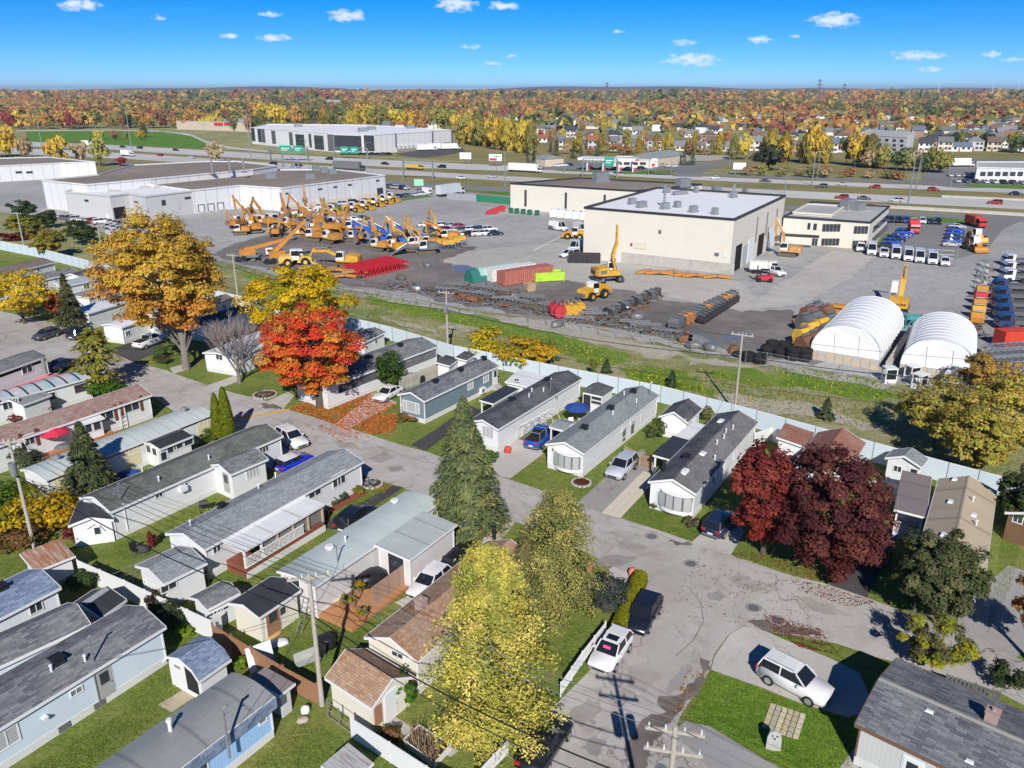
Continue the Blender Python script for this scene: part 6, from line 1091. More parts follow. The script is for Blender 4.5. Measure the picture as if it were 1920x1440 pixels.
for i in range(120):
    u, v = rng.random(), rng.random(); b_ = cor[0].lerp(cor[1], u).lerp(cor[3].lerp(cor[2], u), v)-c0; tw.tube(b_, b_+Vector((rng.normal()*.2, rng.normal()*.2, .6+.6*rng.random())), .02, .01, 4, False)
ob('wilted_stalks', tw.mesh('wilted_stalks', M_plain('straw', (.3, .22, .14), .95, .2), uv=False), o)['kind'] = 'stuff'
def seat(label, px, py, mat, rz=0., w=.6, name='garden_chair'):
    o = thing(name, label, 'chair', pt(px, py), rz); pc('seat', MB().box(-w/2, w/2, -.28, .28, .38, .44), mat, o); pc('backrest', MB().bar((0, .28, .42), (0, .4, 1.), w, .04, (0, 1, 0)), mat, o)
    for x in (-1, 1):
        for y in (-.24, .24): ob('leg', MB().box(x*w/2*.9-.02, x*w/2*.9+.02, y-.02, y+.02, 0, .38).mesh('leg', GREYM), o)
seat('green lounge swing on the back lawn by the brown fence', 578, 1248, M_plain('grey_cushion', (.35, .36, .34), .8), .6, 1.6, 'garden_swing'); seat('dark chair beside the garden swing', 600, 1235, BLACK, -.5); seat('white chair under the blue umbrella', 1072, 800, TRIMW, .3); seat('second white chair under the blue umbrella', 1092, 798, TRIMW, 2.4); seat('dark chair under the red umbrella', 98, 850, BLACK, .4); seat('black chair on the lawn near the wire fence', 255, 1038, BLACK, .9)
def barbecue(label, px, py, rz=0.):
    o = thing('barbecue', label, 'barbecue', pt(px, py), rz); m = MB(); m.loft([[(-.4, -.25, .8), (.4, -.25, .8), (.4, .25, .8), (-.4, .25, .8)], [(-.4, -.25, 1.), (.4, -.25, 1.), (.4, .25, 1.), (-.4, .25, 1.)], [(-.36, -.1, 1.22), (.36, -.1, 1.22), (.36, .15, 1.22), (-.36, .15, 1.22)]]); pc('hood', m, BLACK, o)
    for x in (-.35, .35):
        for y in (-.2, .2): ob('leg', MB().box(x-.025, x+.025, y-.025, y+.025, 0, .8).mesh('leg', BLACK), o)
    pc('shelf', MB().box(-.75, -.41, -.2, .2, .82, .86), GREYM, o)
barbecue('black barbecue behind the grey rear room', 382, 1100, .6); barbecue('black barbecue by the lawn of the angled-entry home', 384, 962, .4)
def hydrant_bag(label, px, py, col, name='leaf_bag'):
    lump(label, px, py, (.8, .7, .7), M_plain(name+'_mat', col, .6, .15, 3), name, 'bag')
hydrant_bag('orange leaf bag at the end of the clipped hedge', 1187, 1080, (.6, .2, .14), 'orange_leaf_bag'); hydrant_bag('orange leaf bag under the olive larch', 1105, 1068, (.6, .2, .14), 'orange_leaf_bag'); hydrant_bag('small red canister beside the charcoal-roofed home', 952, 848, (.5, .06, .04), 'red_canister')
o = thing('archway', 'white wire arch trellis behind the blue pickup', 'trellis', pt(985, 832)); 
for i in range(5):
    c_ = pt(985+i*12, 826-i*7)-pt(985, 832); ob('hoop', MB().path([c_+Vector((math.cos(a)*1.1, 0, math.sin(a)*2.1)) for a in np.linspace(0, 3.14, 8)], .03, 4).mesh('hoop', TRIMW), o)
o = thing('ladder', 'white ladder leaning by the black-roofed shed', 'ladder', pt(556, 1185)); pc('rail', MB().bar((0, 0, 0), (.5, .8, 2.2), .06, .05), STEEL, o); pc('rail', MB().bar((.4, -.2, 0), (.9, .6, 2.2), .06, .05), STEEL, o)
for i in range(6): f = i/6+.08; pc('rung', MB().bar(Vector((0, 0, 0)).lerp(Vector((.5, .8, 2.2)), f), Vector((.4, -.2, 0)).lerp(Vector((.9, .6, 2.2)), f), .04, .03), STEEL, o)
o = thing('white_slide', 'striped white corrugated panel leaning on the brown fence', 'panel', pt(474, 1262), .6)
for i in range(8): ob('corrugation', MB().bar((i*.2, 0, 0), (i*.2, .7, 1.5), .12, .05).mesh('corrugation', TRIMW), o)
pc('sheet', MB().bar((.7, .03, 0), (.7, .73, 1.5), 1.7, .03), WHITE, o)
lump('white plastic jug on the dirt behind the metal shed', 573, 1336, (.6, .5, .5), WHITE, 'white_jug', 'jug', .3); lump('plank stack on the black shed lawn', 514, 1192, (1.3, .5, .15), M_plain('orange_plank', (.5, .3, .14), .8), 'orange_board', 'board', .9); lump('loose scrap heap in the dirt yard', 568, 1352, (.8, .5, .25), M_plain('scrap', (.4, .34, .28), .9, .2), 'scrap_wood', 'wood', .4)
for lab, x, y in (('yellow potted plant on the brown deck', 672, 1118), ('potted palm on the brown deck', 660, 1140), ('potted plant on the deck corner', 680, 1165), ('flower pot beside the deck steps', 648, 1145)):
    o = thing('potted_plant', lab, 'plant', pt(x, y, .35)); pc('pot', MB().tube((0, 0, 0), (0, 0, .38), .2, .28, 12), M_plain('clay_pot', (.36, .16, .09), .8), o); pos, nor, K, cc = crown_broad(.5, .5, .5, 160, [(170, 150, 50), (90, 120, 50)], 10, .4, .1); pos[:, 2] += .85; ob('foliage', leaf_mesh('foliage', pos, nor, .13, .4, K), o)
# ================================================================== yard buildings
class Block:
    """flat-roofed building from its roof corners seen in the photograph (anticlockwise from above not required)"""
    def __init__(s, name, label, roofpx, h, wall, rf, par=.5, cat='building', trim=None, par4=False, base=None):
        P = [pt(x, y, h) for x, y in roofpx]
        if par4: P.append(P[0]+P[2]-P[1])
        for p in P: p.z = 0
        if sum(P[i].x*P[(i+1) % len(P)].y-P[(i+1) % len(P)].x*P[i].y for i in range(len(P))) < 0: P = P[::-1]; s.rev = True
        else: s.rev = False
        s.P, s.h = P, h; s.o = thing(name, label, cat, P[0]); n = len(P); L = [(p-P[0]) for p in P]
        m = MB(); 
        for i in range(n):
            a, b = L[i], L[(i+1) % n]; m.add([(a.x, a.y, 0), (b.x, b.y, 0), (b.x, b.y, h), (a.x, a.y, h)], [(0, 1, 2, 3)])
        pc('wall', m, wall, s.o); pc('roof', MB().add([(a.x, a.y, h-par) for a in L], [tuple(range(n))]), rf, s.o)
        for i in range(n):
            a, b = L[i].copy(), L[(i+1) % n].copy(); pc('parapet', MB().bar(a+Vector((0, 0, h-.15)), b+Vector((0, 0, h-.15)), .4, .42), trim or wall, s.o)
    def edge(s, px, py, z=0):
        best = None; n = len(s.P)
        for i in range(n):
            a, b = s.P[i], s.P[(i+1) % n]; d = (b-a).normalized(); nn = Vector((d.y, -d.x, 0))
            if nn.dot(ray(px, py)) > 0: continue
            w = at_dist(px, py, a, nn); t = (w-a).dot(d); l = (b-a).length; e = max(-t, t-l, 0) + max(-w.z, w.z-s.h, 0)*.5 + (w-Vector((0, 0, CAM_H))).length*1e-4
            if best is None or e < best[0]: best = (e, i, w, d, nn)
        return best
    def feat(s, name, x0, y0, x1, y1, mat, dep=.12):
        _, i, w0, d, nn = s.edge((x0+x1)/2, (y0+y1)/2); a = s.P[i]; A, B = at_dist(x0, (y0+y1)/2, a, nn), at_dist(x1, (y0+y1)/2, a, nn); T, U = at_dist((x0+x1)/2, y0, a, nn), at_dist((x0+x1)/2, y1, a, nn)
        wd = (B-A).length/2; m = MB().box(-wd, wd, -dep, .05, -(T.z-U.z)/2, (T.z-U.z)/2); c = (A+B)/2; c.z = max((T.z+U.z)/2, (T.z-U.z)/2+.02)
        return ob(name, m.mesh(name, mat), s.o, c-s.P[0], math.atan2(d.y, d.x))
    def unit(s, name, px, py, size, mat, z=None):
        p = pt(px, py, s.h-.4 if z is None else z)-s.P[0]; a, b, c = size; m = MB().box(-a/2, a/2, -b/2, b/2, 0, c*.2); m.box(-a*.42, a*.42, -b*.42, b*.42, c*.2, c)
        return ob(name, m.mesh(name, mat), s.o, p, .55)
PANW = M_siding('white_panel_wall', (.62, .62, .63), 4., True, .05, .1); PANC = M_plain('cream_wall', (.61, .575, .5), .7, .05, .25); PANG = M_siding('pale_grey_panel', (.5, .5, .5), .5, True, .04, .2)
ROOFB = M_asphalt('brown_gravel_roof', (.2, .165, .14), (.3, .25, .215), 0, .4, .03); ROOFW = M_plain('white_membrane', (.74, .74, .75), .6, .04, .1); ROOFG = M_asphalt('grey_gravel_roof', (.36, .355, .35), (.48, .47, .46), 0, .2, .05); FASC = M_plain('dark_flashing', (.03, .033, .035), .5); VOID = M_plain('dark_opening', (.012, .012, .014), .9)
b5 = Block('workshop_building', 'tall cream workshop with white roof and black roof edge', [(1096, 388), (1377, 410), (1473, 365.5)], 11.5, PANC, ROOFW, .5, trim=FASC, par4=True)
for (x, y, a) in ((1185, 382, 2.), (1203, 388, 2.6), (1247, 391, 2.2), (1300, 397, 2), (1270, 388, 1.6), (1340, 401, 1.2), (1250, 361, 2), (1275, 364, 5), (1305, 360, 1.2), (1343, 358, 3), (1375, 370, 1.8), (1397, 362, 1.2)): b5.unit('roof_unit', x, y, (a, 1.4, 1.3 if a < 4 else .8), STEEL)
for (x, y, hh) in ((1245, 388, 5.), (1375, 368, 3.)): p = pt(x, y, 11.1)-b5.P[0]; ob('exhaust_stack', MB().tube((0, 0, 0), (0, 0, hh), .25, .25, 8).mesh('exhaust_stack', STEEL), b5.o, p)
b5.feat('louvre', 1190, 454, 1213, 467, M_plain('tan_louvre', (.6, .54, .43), .7)); b5.feat('louvre', 1235, 431, 1240, 438, GREYM); b5.feat('hatch', 1182, 456, 1186, 461, RUST)
b5.feat('hatch', 1340, 474, 1348, 480, GREYM); b5.feat('hatch', 1355, 473, 1363, 482, M_plain('pale_hatch', (.62, .62, .6), .7)); b5.feat('concrete_base', 1165, 494, 1376, 514, CONC, .06)
b5.feat('bay_door', 1378, 464, 1388, 508, VOID); b5.feat('bay_door', 1402, 450, 1412, 490, M_siding('bay_door_white', (.66, .68, .7), .7)); b5.feat('bay_door', 1421, 440, 1430, 476, VOID); b5.feat('bay_door', 1440, 431, 1449, 466, M_siding('bay_door_grey', (.6, .63, .66), .7)); b5.feat('bay_door', 1390, 470, 1399, 506, M_siding('bay_door_steel', (.4, .42, .44), .7))
for x, y0, y1 in ((1418, 408, 452), (1437, 399, 440), (1455, 392, 430), (1468, 386, 440)): b5.feat('downpipe', x-.4, y0, x+.4, y1, GREYM, .2)
b4 = Block('workshop_building', 'long low cream building with brown gravel roof behind the workshop', [(1316, 345), (957, 343), (1012, 332)][0:0] + [(957, 343), (1192, 357), (1316, 345)], 8.2, PANC, ROOFB, .4, trim=FASC, par4=True)
for x, y0, y1 in ((985.5, 356, 387), (1061, 361, 391), (1134, 365, 378)): b4.feat('strip_window', x-2, y0, x+2, y1, GLASS)
b4.unit('roof_unit', 1126, 341, (6, 3, 3), STEEL); b4.unit('roof_unit', 1280, 350, (5, 3, 2.5), STEEL)
b6 = Block('office_building', 'cream two-storey office with white roof terrace and ribbon windows', [(1470, 405), (1632, 416), (1668, 386)], 6.6, PANC, ROOFG, .4, trim=FASC, par4=True)
for (x0, y0, x1, y1, k) in ((1514, 418, 1520, 430, 1), (1525, 419, 1532, 431, 1), (1542, 420, 1576, 434, 5), (1601, 424, 1628, 438, 4), (1540, 447, 1574, 460, 5), (1598, 451, 1625, 464, 4), (1522, 450, 1533, 463, 2)):
    for j in range(k): w_ = (x1-x0)/k; b6.feat('window', x0+j*w_+.4, y0, x0+(j+1)*w_-.4, y1, GLASS)
for j in range(6): b6.feat('window', 1637+j*4.6, 424-j*4.1, 1641+j*4.6, 434-j*4.1, GLASS); b6.feat('window', 1634+j*4.8, 452-j*4.4, 1638.4+j*4.8, 462-j*4.4, GLASS)
a_, b_ = pt(1467, 440, 3.2)-b6.P[0], pt(1536, 444, 3.2)-b6.P[0]; ob('canopy', MB().bar(a_, b_, 2.6, .3).mesh('canopy', FASC), b6.o)
q_ = Block('office_penthouse', 'cream rooftop storey on the office', [(1487, 397), (1560, 402), (1583, 386)], 6.9, PANC, ROOFG, .2, trim=PANC, par4=True); q_.o.parent = b6.o; q_.o.location = q_.P[0]-b6.P[0]
for k in ('label', 'category'): del q_.o[k]
b6.unit('roof_unit', 1590, 392, (4.5, 3, 2.6), STEEL); b6.unit('roof_unit', 1608, 394, (3.5, 3, 2.), STEEL)
f1 = Block('factory_building', 'long white factory wing with brown gravel roof behind the loaders', [(270, 344), (360, 356), (449, 347), (527, 352), (722, 328), (632, 317.5), (475, 318)], 7.2, PANW, ROOFB, .3)
f2 = Block('factory_building', 'white-roofed factory corner with black loading door', [(122, 359), (205, 366.5), (241, 362), (271, 367.5), (361, 357), (269, 345), (163, 347)], 7.0, PANG, ROOFW, .3)
f3 = Block('factory_building', 'taller white factory hall with brown roof at the back', [(78, 337), (162, 345.5), (474, 317), (520, 310), (440, 302), (387, 302), (250, 309), (185, 327)], 9.0, PANW, ROOFB, .3)
f4 = Block('factory_building', 'low white building with brown roof at the left edge', [(-160, 318), (0, 310.5), (112, 305), (178, 303), (90, 294), (-160, 300)], 6.5, PANW, ROOFB, .3)
f2.feat('loading_door', 214, 390, 236, 412, VOID, .05); f2.feat('window', 159, 374, 166, 378, GLASS); f2.feat('window', 252, 377, 259, 380, GLASS); f2.feat('window', 303, 375, 310, 385, GLASS); f2.feat('window', 346, 369, 357, 373, GLASS); f2.feat('door', 200, 403, 204, 412, WHITE)
for x0, x1, y0, y1 in ((535, 544, 361, 364), (596, 604, 353, 356), (625, 632, 349, 352), (652, 659, 345, 348), (705, 711, 337, 340)): f1.feat('window', x0, y0, x1, y1, GLASS)
for x0, x1, y0, y1 in ((660, 671, 355, 376), (594, 599, 373, 386)): f1.feat('door', x0, y0, x1, y1, WHITE)
f1.feat('glazed_door', 707, 352, 718, 366, GLASS); f1.feat('base_course', 530, 381, 720, 390, M_plain('beige_base', (.62, .56, .46), .8), .08)
for x0 in (371, 389, 407): f1.feat('dock_door', x0, 383-(x0-371)*.1, x0+13, 397-(x0-371)*.1, GREYM); f1.feat('dock_door', x0+2, 385-(x0-371)*.1, x0+11, 397-(x0-371)*.1, WHITE, .2)
f1.feat('dock_door', 435, 369, 448, 388, WHITE)
for x0 in (29, 49): f4.feat('window', x0, 321, x0+12, 325, GLASS)
for x, y, hh in ((399, 326, 5), (432, 324, 5), (458, 324, 5), (531, 313, 5), (548, 314, 4), (560, 315, 3)): o_ = f1 if x > 500 else f3; p = pt(x, y, o_.h-.3)-o_.P[0]; ob('exhaust_stack', MB().tube((0, 0, 0), (0, 0, hh), .35, .35, 8).tube((0, 0, 0), (0, 0, .4), .9, .9, 8).mesh('exhaust_stack', STEEL), o_.o, p)
for x, y, a in ((507, 334, 4), (580, 335, 4), (593, 320, 3), (608, 323, 3), (623, 326, 3), (338, 336, 2), (250, 342, 2.)): (f1 if x > 300 else f2).unit('roof_unit', x, y, (a, 2.4, 1.8), STEEL)
for x, y in ((180, 356), (272, 353), (300, 352), (214, 360)): f2.unit('skylight', x, y, (3.4, 2, .6), CONC)
# white dome tents on concrete blocks
FAB = M_plain('white_fabric', (.7, .71, .72), .55, .05, .6)
def dome(label, F, Rr, Bk, r=None):
    a, b, c = pt(*F, 1.2), pt(*Rr, 1.2), pt(*Bk, 1.2); ex = (b-a); w = ex.length; ex.normalize(); ey = Vector((-ex.y, ex.x, 0)); L = abs((c-b).dot(ey)); o = thing('dome_tent', label, 'tent', Vector((a.x, a.y, 0)), math.atan2(ex.y, ex.x)); n = 14; hgt = w*.46
    arc = lambda k, y: [(w/2-math.cos(math.pi*i/n)*w/2*k, y, 1.2+math.sin(math.pi*i/n)**.85*hgt*k) for i in range(n+1)]
    m = MB(); nb = 10
    rings = []
    for j in range(nb+1):
        rings.append(arc(1., L*j/nb)); 
        if j < nb: rings.append(arc(.985, L*(j+.5)/nb))
    m.loft(rings, cap=False, closed=False); pc('cover', m, FAB, o, True)
    e = MB(); A = arc(.99, .05); rr = [(x, .05-.35*math.sin(x*2.1)*.3*((z-1.2)/hgt), z) for x, y, z in A]; e.add(rr, [tuple(range(len(rr)))]); pc('end_wall', e, FAB, o); e2 = MB(); e2.add(arc(.99, L-.05), [tuple(range(n+1))[::-1]]); pc('end_wall', e2, FAB, o)
    for j in range(nb+1): ob('rib', MB().path([(x, y, z) for x, y, z in arc(1.004, L*j/nb)], .06, 4).mesh('rib', WHITE), o)
    for k in (.35, .7): ob('fold', MB().bar((w*k, -.02, 1.3), (w*(k-.02), -.02, 1.2+hgt*.7), .06, .1).mesh('fold', FAB), o)
    bm_ = [MB().box(.02, w/8-.02, -.75, 0, 0, .59).mesh('concrete_block', CONC), MB().box(.02, w/8-.02, -.75, 0, 0, .59).mesh('concrete_block', M_plain('tan_block', (.46, .38, .29), .9, .2, 1))]
    for j in range(8):
        for z in (0, .6): ob('concrete_block', bm_[(j*3+int(z > 0)) % 2], o, (j*w/8, 0, z))
    nl = int(L/1.6)
    for j in range(nl):
        for z in (0, .6):
            for x in (-.75, w): ob('concrete_block', bm_[j % 2], o, (x+(.75 if x < 0 else .75), j*L/nl, z), math.pi/2, None, (L/nl/(w/8), 1, 1))
    return o
dome('white ribbed dome tent beside the tyre stack', (1520, 655), (1650, 676), (1686, 612)); dome('white ribbed dome tent nearer the right edge', (1688, 682), (1828, 702), (1842, 645))
# ================================================================== construction machines
YEL_, ORG, BLU, MGR, MRED = (.62, .34, .03), (.5, .21, .03), (.02, .1, .5), (.14, .15, .16), (.5, .03, .04)
DIRTG = M_plain('track_steel', (.13, .11, .09), .85, .35, 3)
def pnt(x, z, a, l): return (x+math.cos(RD(a))*l, z+math.sin(RD(a))*l)
MM = {}
def shared(key, f):
    if key not in MM: MM[key] = f()
    return MM[key]
def bucket_mesh():
    m = MB(); m.ext([(0, 0), (.25, .45), (.1, .95), (-.5, 1.05), (-.95, .6), (-.9, .1), (-.6, -.15)], 'y', -.6, .6)
    for y in (-.5, -.17, .17, .5): m.box(-.1, .12, y-.06, y+.06, -.2, .05)
    return m
def excavator(label, px, py, head, col, ba=50, sa=-60, bl=5.6, sl=3.2, sc=1., wheels=False, bucket=True, name='excavator', group=None, cabup=0., sa2=None, counter=None):
    o = thing(name, label, 'excavator', pt(px, py), head, group, sc); col2 = counter or col
    if wheels:
        pc('chassis', MB().box(-2., 2., -.8, .8, .7, 1.15), GREYM, o); w_ = shared('bigwheel', lambda: MB().tube((0, -.28, 0), (0, .28, 0), .62, .62, 16).mesh('wheel', DARK)); r_ = shared('bigrim', lambda: MB().tube((0, -.29, 0), (0, .29, 0), .3, .3, 10).mesh('rim', GREYM))
        for x in (-1.5, 1.5):
            for s in (-1, 1): k = ob('wheel', w_, o, (x, s*1.15, .62)); ob('rim', r_, k)
        for x in (-2.1, 2.1): pc('outrigger', MB().box(x-.15, x+.15, -1.7, 1.7, .3, .7), GREYM, o)
    else:
        pr = [(-1.9, .35), (-1.7, .08), (1.7, .08), (1.95, .4), (1.75, .82), (-1.75, .82), (-1.95, .6)]; t_m = shared('track', lambda: MB().ext(pr, 'y', -.3, .3).mesh('track', DIRTG))
        for s in (-1, 1): ob('track', t_m, o, (0, s*1.15, 0))
        pc('undercarriage', MB().box(-1., 1., -.9, .9, .45, 1.05), DIRTG, o)
    zb = 1.1+.15*wheels; body = MB().ext([(-2.3, -1.25), (-2.1, -1.35), (1.5, -1.35), (1.5, 1.35), (-2.1, 1.35), (-2.3, 1.25)], 'z', zb, zb+.35); body.ext([(-2.2, zb+.3), (-2.2, zb+1.25), (-.4, zb+1.35), (-.3, zb+.3)], 'y', -1.3, 1.3); body.box(-.3, 1.45, -1.3, -.4, zb+.3, zb+.8)
    ob('body', shared(('exbody', wheels), lambda: body.mesh('body', MACH)), o, color=col); ob('counterweight', shared(('cw', wheels), lambda: MB().ext([(-2.75, -1.2), (-2.2, -1.36), (-2.2, 1.36), (-2.75, 1.2), (-2.85, 0)], 'z', zb+.05, zb+1.15).mesh('counterweight', MACH)), o, color=col2)
    ob('engine_grille', shared('exg', lambda: MB().box(-1.9, -.8, -1.33, -1.29, zb+.5, zb+1.1).mesh('engine_grille', GREYM)), o)
    cab = MB(); cab.ext([(-.05, zb+.3), (1.55, zb+.3), (1.55, zb+1.1), (1.3, zb+1.95), (-.05, zb+1.95)], 'y', .42, 1.34); c = ob('cab', shared(('cab', wheels), lambda: cab.mesh('cab', MACH)), o, (0, 0, cabup), None, (.75, .76, .74))
    ob('window', shared(('cabw', wheels), lambda: MB().ext([(.08, zb+.95), (1.5, zb+.8), (1.55, zb+1.1), (1.27, zb+1.8), (.08, zb+1.8)], 'y', .4, 1.36).mesh('window', VGLASS)), c); 
    if cabup: pc('cab_riser', MB().box(.2, .7, .6, 1.2, zb+.3, zb+.35+cabup), GREYM, o)
    x0, z0 = 1.1, zb+.6; xm, zm = pnt(x0, z0, ba+14, bl*.5); x1, z1 = pnt(xm, zm, ba-16, bl*.52); bo = MB().bar((x0, -.1, z0), (xm, -.1, zm), .45, .6, (0, 1, 0), w1=.45, h1=.75).bar((xm, -.1, zm), (x1, -.1, z1), .45, .75, (0, 1, 0), w1=.38, h1=.42)
    bo.v = [(x, y, z) for x, y, z in bo.v]; ob('boom', bo.mesh('boom', MACH), o, color=col); pc('hydraulic_ram', MB().tube((1.4, -.45, zb+.4), (xm, -.42, zm-.1), .09, .06, 7), STEEL, o)
    x2, z2 = pnt(x1, z1, sa, sl); xb, zb2 = pnt(x1, z1, sa+180, .7); ob('stick', MB().bar((xb, -.1, zb2), (x2, -.1, z2), .36, .52, (0, 1, 0), w1=.3, h1=.3).mesh('stick', MACH), o, color=col); pc('hydraulic_ram', MB().tube((xm, -.1, zm+.45), (xb, -.1, zb2+.1), .08, .06, 7), STEEL, o)
    if bucket: k = ob('bucket', shared('exbucket', lambda: bucket_mesh().mesh('bucket', MACH)), o, (x2, -.1, z2-.6), (0, RD(sa+90)*.4, 0), (.16, .12, .09))
    return o
def loader(label, px, py, head, sc=1., lift=0., group=None, col=YEL_):
    o = thing('wheel_loader', label, 'loader', pt(px, py), head, group, sc); w_ = shared('ldw', lambda: MB().tube((0, -.33, 0), (0, .33, 0), .8, .8, 18).mesh('wheel', DARK)); r_ = shared('ldr', lambda: MB().tube((0, -.34, 0), (0, .34, 0), .38, .38, 10).mesh('rim', MACH))
    for x in (-1.6, 1.6):
        for s in (-1, 1): k = ob('wheel', w_, o, (x, s*1.15, .8)); ob('rim', r_, k, color=col)
    ob('rear_body', shared('ldb', lambda: MB().ext([(-3.2, .75), (-3.3, 1.3), (-3.0, 2.05), (-.9, 2.25), (-.6, 1.), (-1.6, .7)], 'y', -.95, .95).mesh('rear_body', MACH)), o, color=col); ob('front_frame', shared('ldf', lambda: MB().ext([(.2, .6), (2.2, .6), (2.2, 1.2), (1.4, 1.9), (.2, 1.2)], 'y', -.6, .6).mesh('front_frame', MACH)), o, color=col)
    c = ob('cab', shared('ldc', lambda: MB().ext([(-1., 1.2), (.5, 1.2), (.7, 2.1), (.35, 3.1), (-.95, 3.1)], 'y', -.75, .75).mesh('cab', MACH)), o, color=(.75, .76, .76)); ob('window', shared('ldg', lambda: MB().ext([(-.85, 2.05), (.66, 1.95), (.68, 2.15), (.4, 2.92), (-.82, 2.92)], 'y', -.77, .77).mesh('window', VGLASS)), c)
    for s in (-1, 1): ob('lift_arm', MB().bar((1., s*.5, 1.7), (2.7, s*.5, 1.0+lift), .18, .35).mesh('lift_arm', MACH), o, color=col)
    ob('bucket', shared('ldk', lambda: MB().ext([(0, 0), (.9, -.1), (1., 0), (.3, .25), (.05, .9), (.15, 1.15), (-.1, 1.1), (-.2, .5)], 'y', -1.4, 1.4).mesh('bucket', MACH)), o, (2.7, 0, .25+lift), color=col); pc('counterweight', MB().box(-3.42, -3.2, -.95, .95, .7, 1.5), GREYM, o); return o
EX = [(452, 437, 2.4, ORG, 55, -100), (478, 440, 2.6, ORG, 60, -110), (500, 436, 2.2, ORG, 48, -95), (520, 440, 2.8, ORG, 30, -80), (545, 432, 2.5, ORG, 66, -95), (572, 424, 2.1, ORG, 83, -96), (592, 436, 2.5, ORG, 58, -108), (612, 440, 2.7, ORG, 52, -90), (640, 446, 2.4, ORG, 44, -96), (668, 450, 2.6, ORG, 52, -95)]
for i, (x, y, hd, c, ba, sa) in enumerate(EX): excavator(f'{ORD[i]} orange excavator from the left in the crowded machine row', x, y-(i % 3)*7+3, hd+(.9, -.5, .3, -1.2, .1)[i % 5], c, ba+(12, -22, 6, -10)[i % 4], sa+(20, -15, 35, 0, -25)[i % 5], 5.4+.5*(i % 4), 3.+.4*(i % 3), .92+.07*(i % 3), i % 3 == 1, True, group='orange excavators in the machine row')
for i, (x, y, hd, ba, sa) in enumerate(((448, 428, 1.2, 35, -60), (470, 424, 2.9, 62, -95), (512, 424, .4, 20, -50), (538, 420, 2.2, 75, -100), (562, 446, 3.4, 28, -80), (575, 412, 2.0, 92, -92), (603, 422, 1.6, 48, -85), (632, 430, 2.6, 55, -110), (660, 436, 3.3, 34, -75), (590, 452, 2.9, 30, -90), (622, 456, 2.4, 46, -100))): excavator(f'weathered orange digger behind the machine row, {ORD[i]} from the left', x, y, hd, ((.42, .17, .03), (.5, .24, .04), (.36, .16, .05))[i % 3], ba, sa, 5.6+.8*(i % 3), 3.4, 1.08, i % 4 == 3, i % 3 != 1, group='weathered diggers behind the machine row')
for i, (x, y) in enumerate(((712, 462), (742, 464), (775, 460))): excavator(f'blue excavator, {ORD[i]} of the three from the left', x, y, 2.95, BLU, 36, -92, 6.0, 3.6, 1.08, group='blue excavators', counter=(.03, .16, .6))
EY = [(690, 470, 80, -98), (703, 466, 75, -92), (722, 470, 70, -95), (738, 474, 68, -100), (752, 466, 82, -97), (768, 472, 60, -94), (782, 462, 70, -95), (800, 456, 50, -90), (820, 452, 45, -95)]
for i, (x, y, ba, sa) in enumerate(EY): excavator(f'amber excavator with raised boom, {ORD[i]} from the blue machines', x+22, y+(0, -6, 4, -10)[i % 4], 2.6+(.0, .7, -.5, .3, 1.1)[i % 5], ((.55, .26, .03), (.5, .3, .06), (.6, .27, .02))[i % 3], ba+(0, -25, 5, -14, -38)[i % 5], sa+(0, 20, -20, 30)[i % 4], 6.0+.5*(i % 2), 3.4, .98, i % 4 == 2, group='amber excavators with raised booms')
excavator('yellow excavator with boom folded down on the open gravel', 650, 500, 2.95, YEL_, 12, -55, 5.6, 3.4, 1.15); excavator('grey excavator with long grey boom lowered', 798, 476, 3.5, MGR, -8, -35, 5.8, 4., 1.1); excavator('orange demolition excavator beside the bay doors', 1477, 480, 2.6, (.55, .3, .1), 70, -95, 6.2, 3.6, 1.05)
excavator('yellow material handler parked behind the dome tents', 1682, 586, 1.1, YEL_, 38, -40, 6.4, 4, 1.15, True, False, 'material_handler', cabup=1.4); h_ = excavator('tall yellow demolition machine with boom straight up by the workshop', 1141, 528, .25, YEL_, 91, 91, 4.9, 2.7, 1.2, True, False, 'material_handler', counter=(.4, .2, .05))
def crane_truck(label, px, py, head, bang, bl=10, sc=1.):
    o = thing('mobile_crane', label, 'crane', pt(px, py), head, None, sc); pc('chassis', MB().box(-4., 4., -1.15, 1.15, .75, 1.25), GREYM, o)
    for x in (-3., -1.8, 1.6, 2.8):
        for s in (-1, 1): ob('wheel', shared('bigwheel', lambda: MB().tube((0, -.28, 0), (0, .28, 0), .62, .62, 16).mesh('wheel', DARK)), o, (x, s*1.05, .62))
    ob('upper_body', MB().ext([(-2.5, 1.25), (-2.5, 2.3), (.6, 2.5), (.6, 1.25)], 'y', -1.15, 1.15).mesh('upper_body', MACH), o, color=ORG); ob('cab', MB().box(2.6, 4., -1.15, 1.15, 1.25, 2.4).mesh('cab', MACH), o, color=(.75, .75, .74)); pc('window', MB().box(2.9, 4.03, -1.17, 1.17, 1.75, 2.25), VGLASS, o)
    e = pnt(-1.5, 2.2, bang, bl); ob('boom', MB().bar((-1.5, 0, 2.2), (e[0], 0, e[1]), .8, .8, (0, 1, 0), w1=.5, h1=.5).mesh('boom', MACH), o, color=ORG); e2 = pnt(e[0], e[1], bang, 2.5); pc('jib', MB().bar((e[0], 0, e[1]), (e2[0], 0, e2[1]), .35, .35, (0, 1, 0)), GREYM, o)
    for s in (-1, 1): pc('outrigger', MB().box(-.4, .4, s*1.5-.35, s*1.5+.35, .15, .6), GREYM, o)
crane_truck('orange mobile crane with boom raised to the upper right', 530, 492, .35, 42, 9, 1.1); crane_truck('orange mobile crane with boom lowered beside the gravel edge', 475, 488, .3, 12, 9, 1.1)
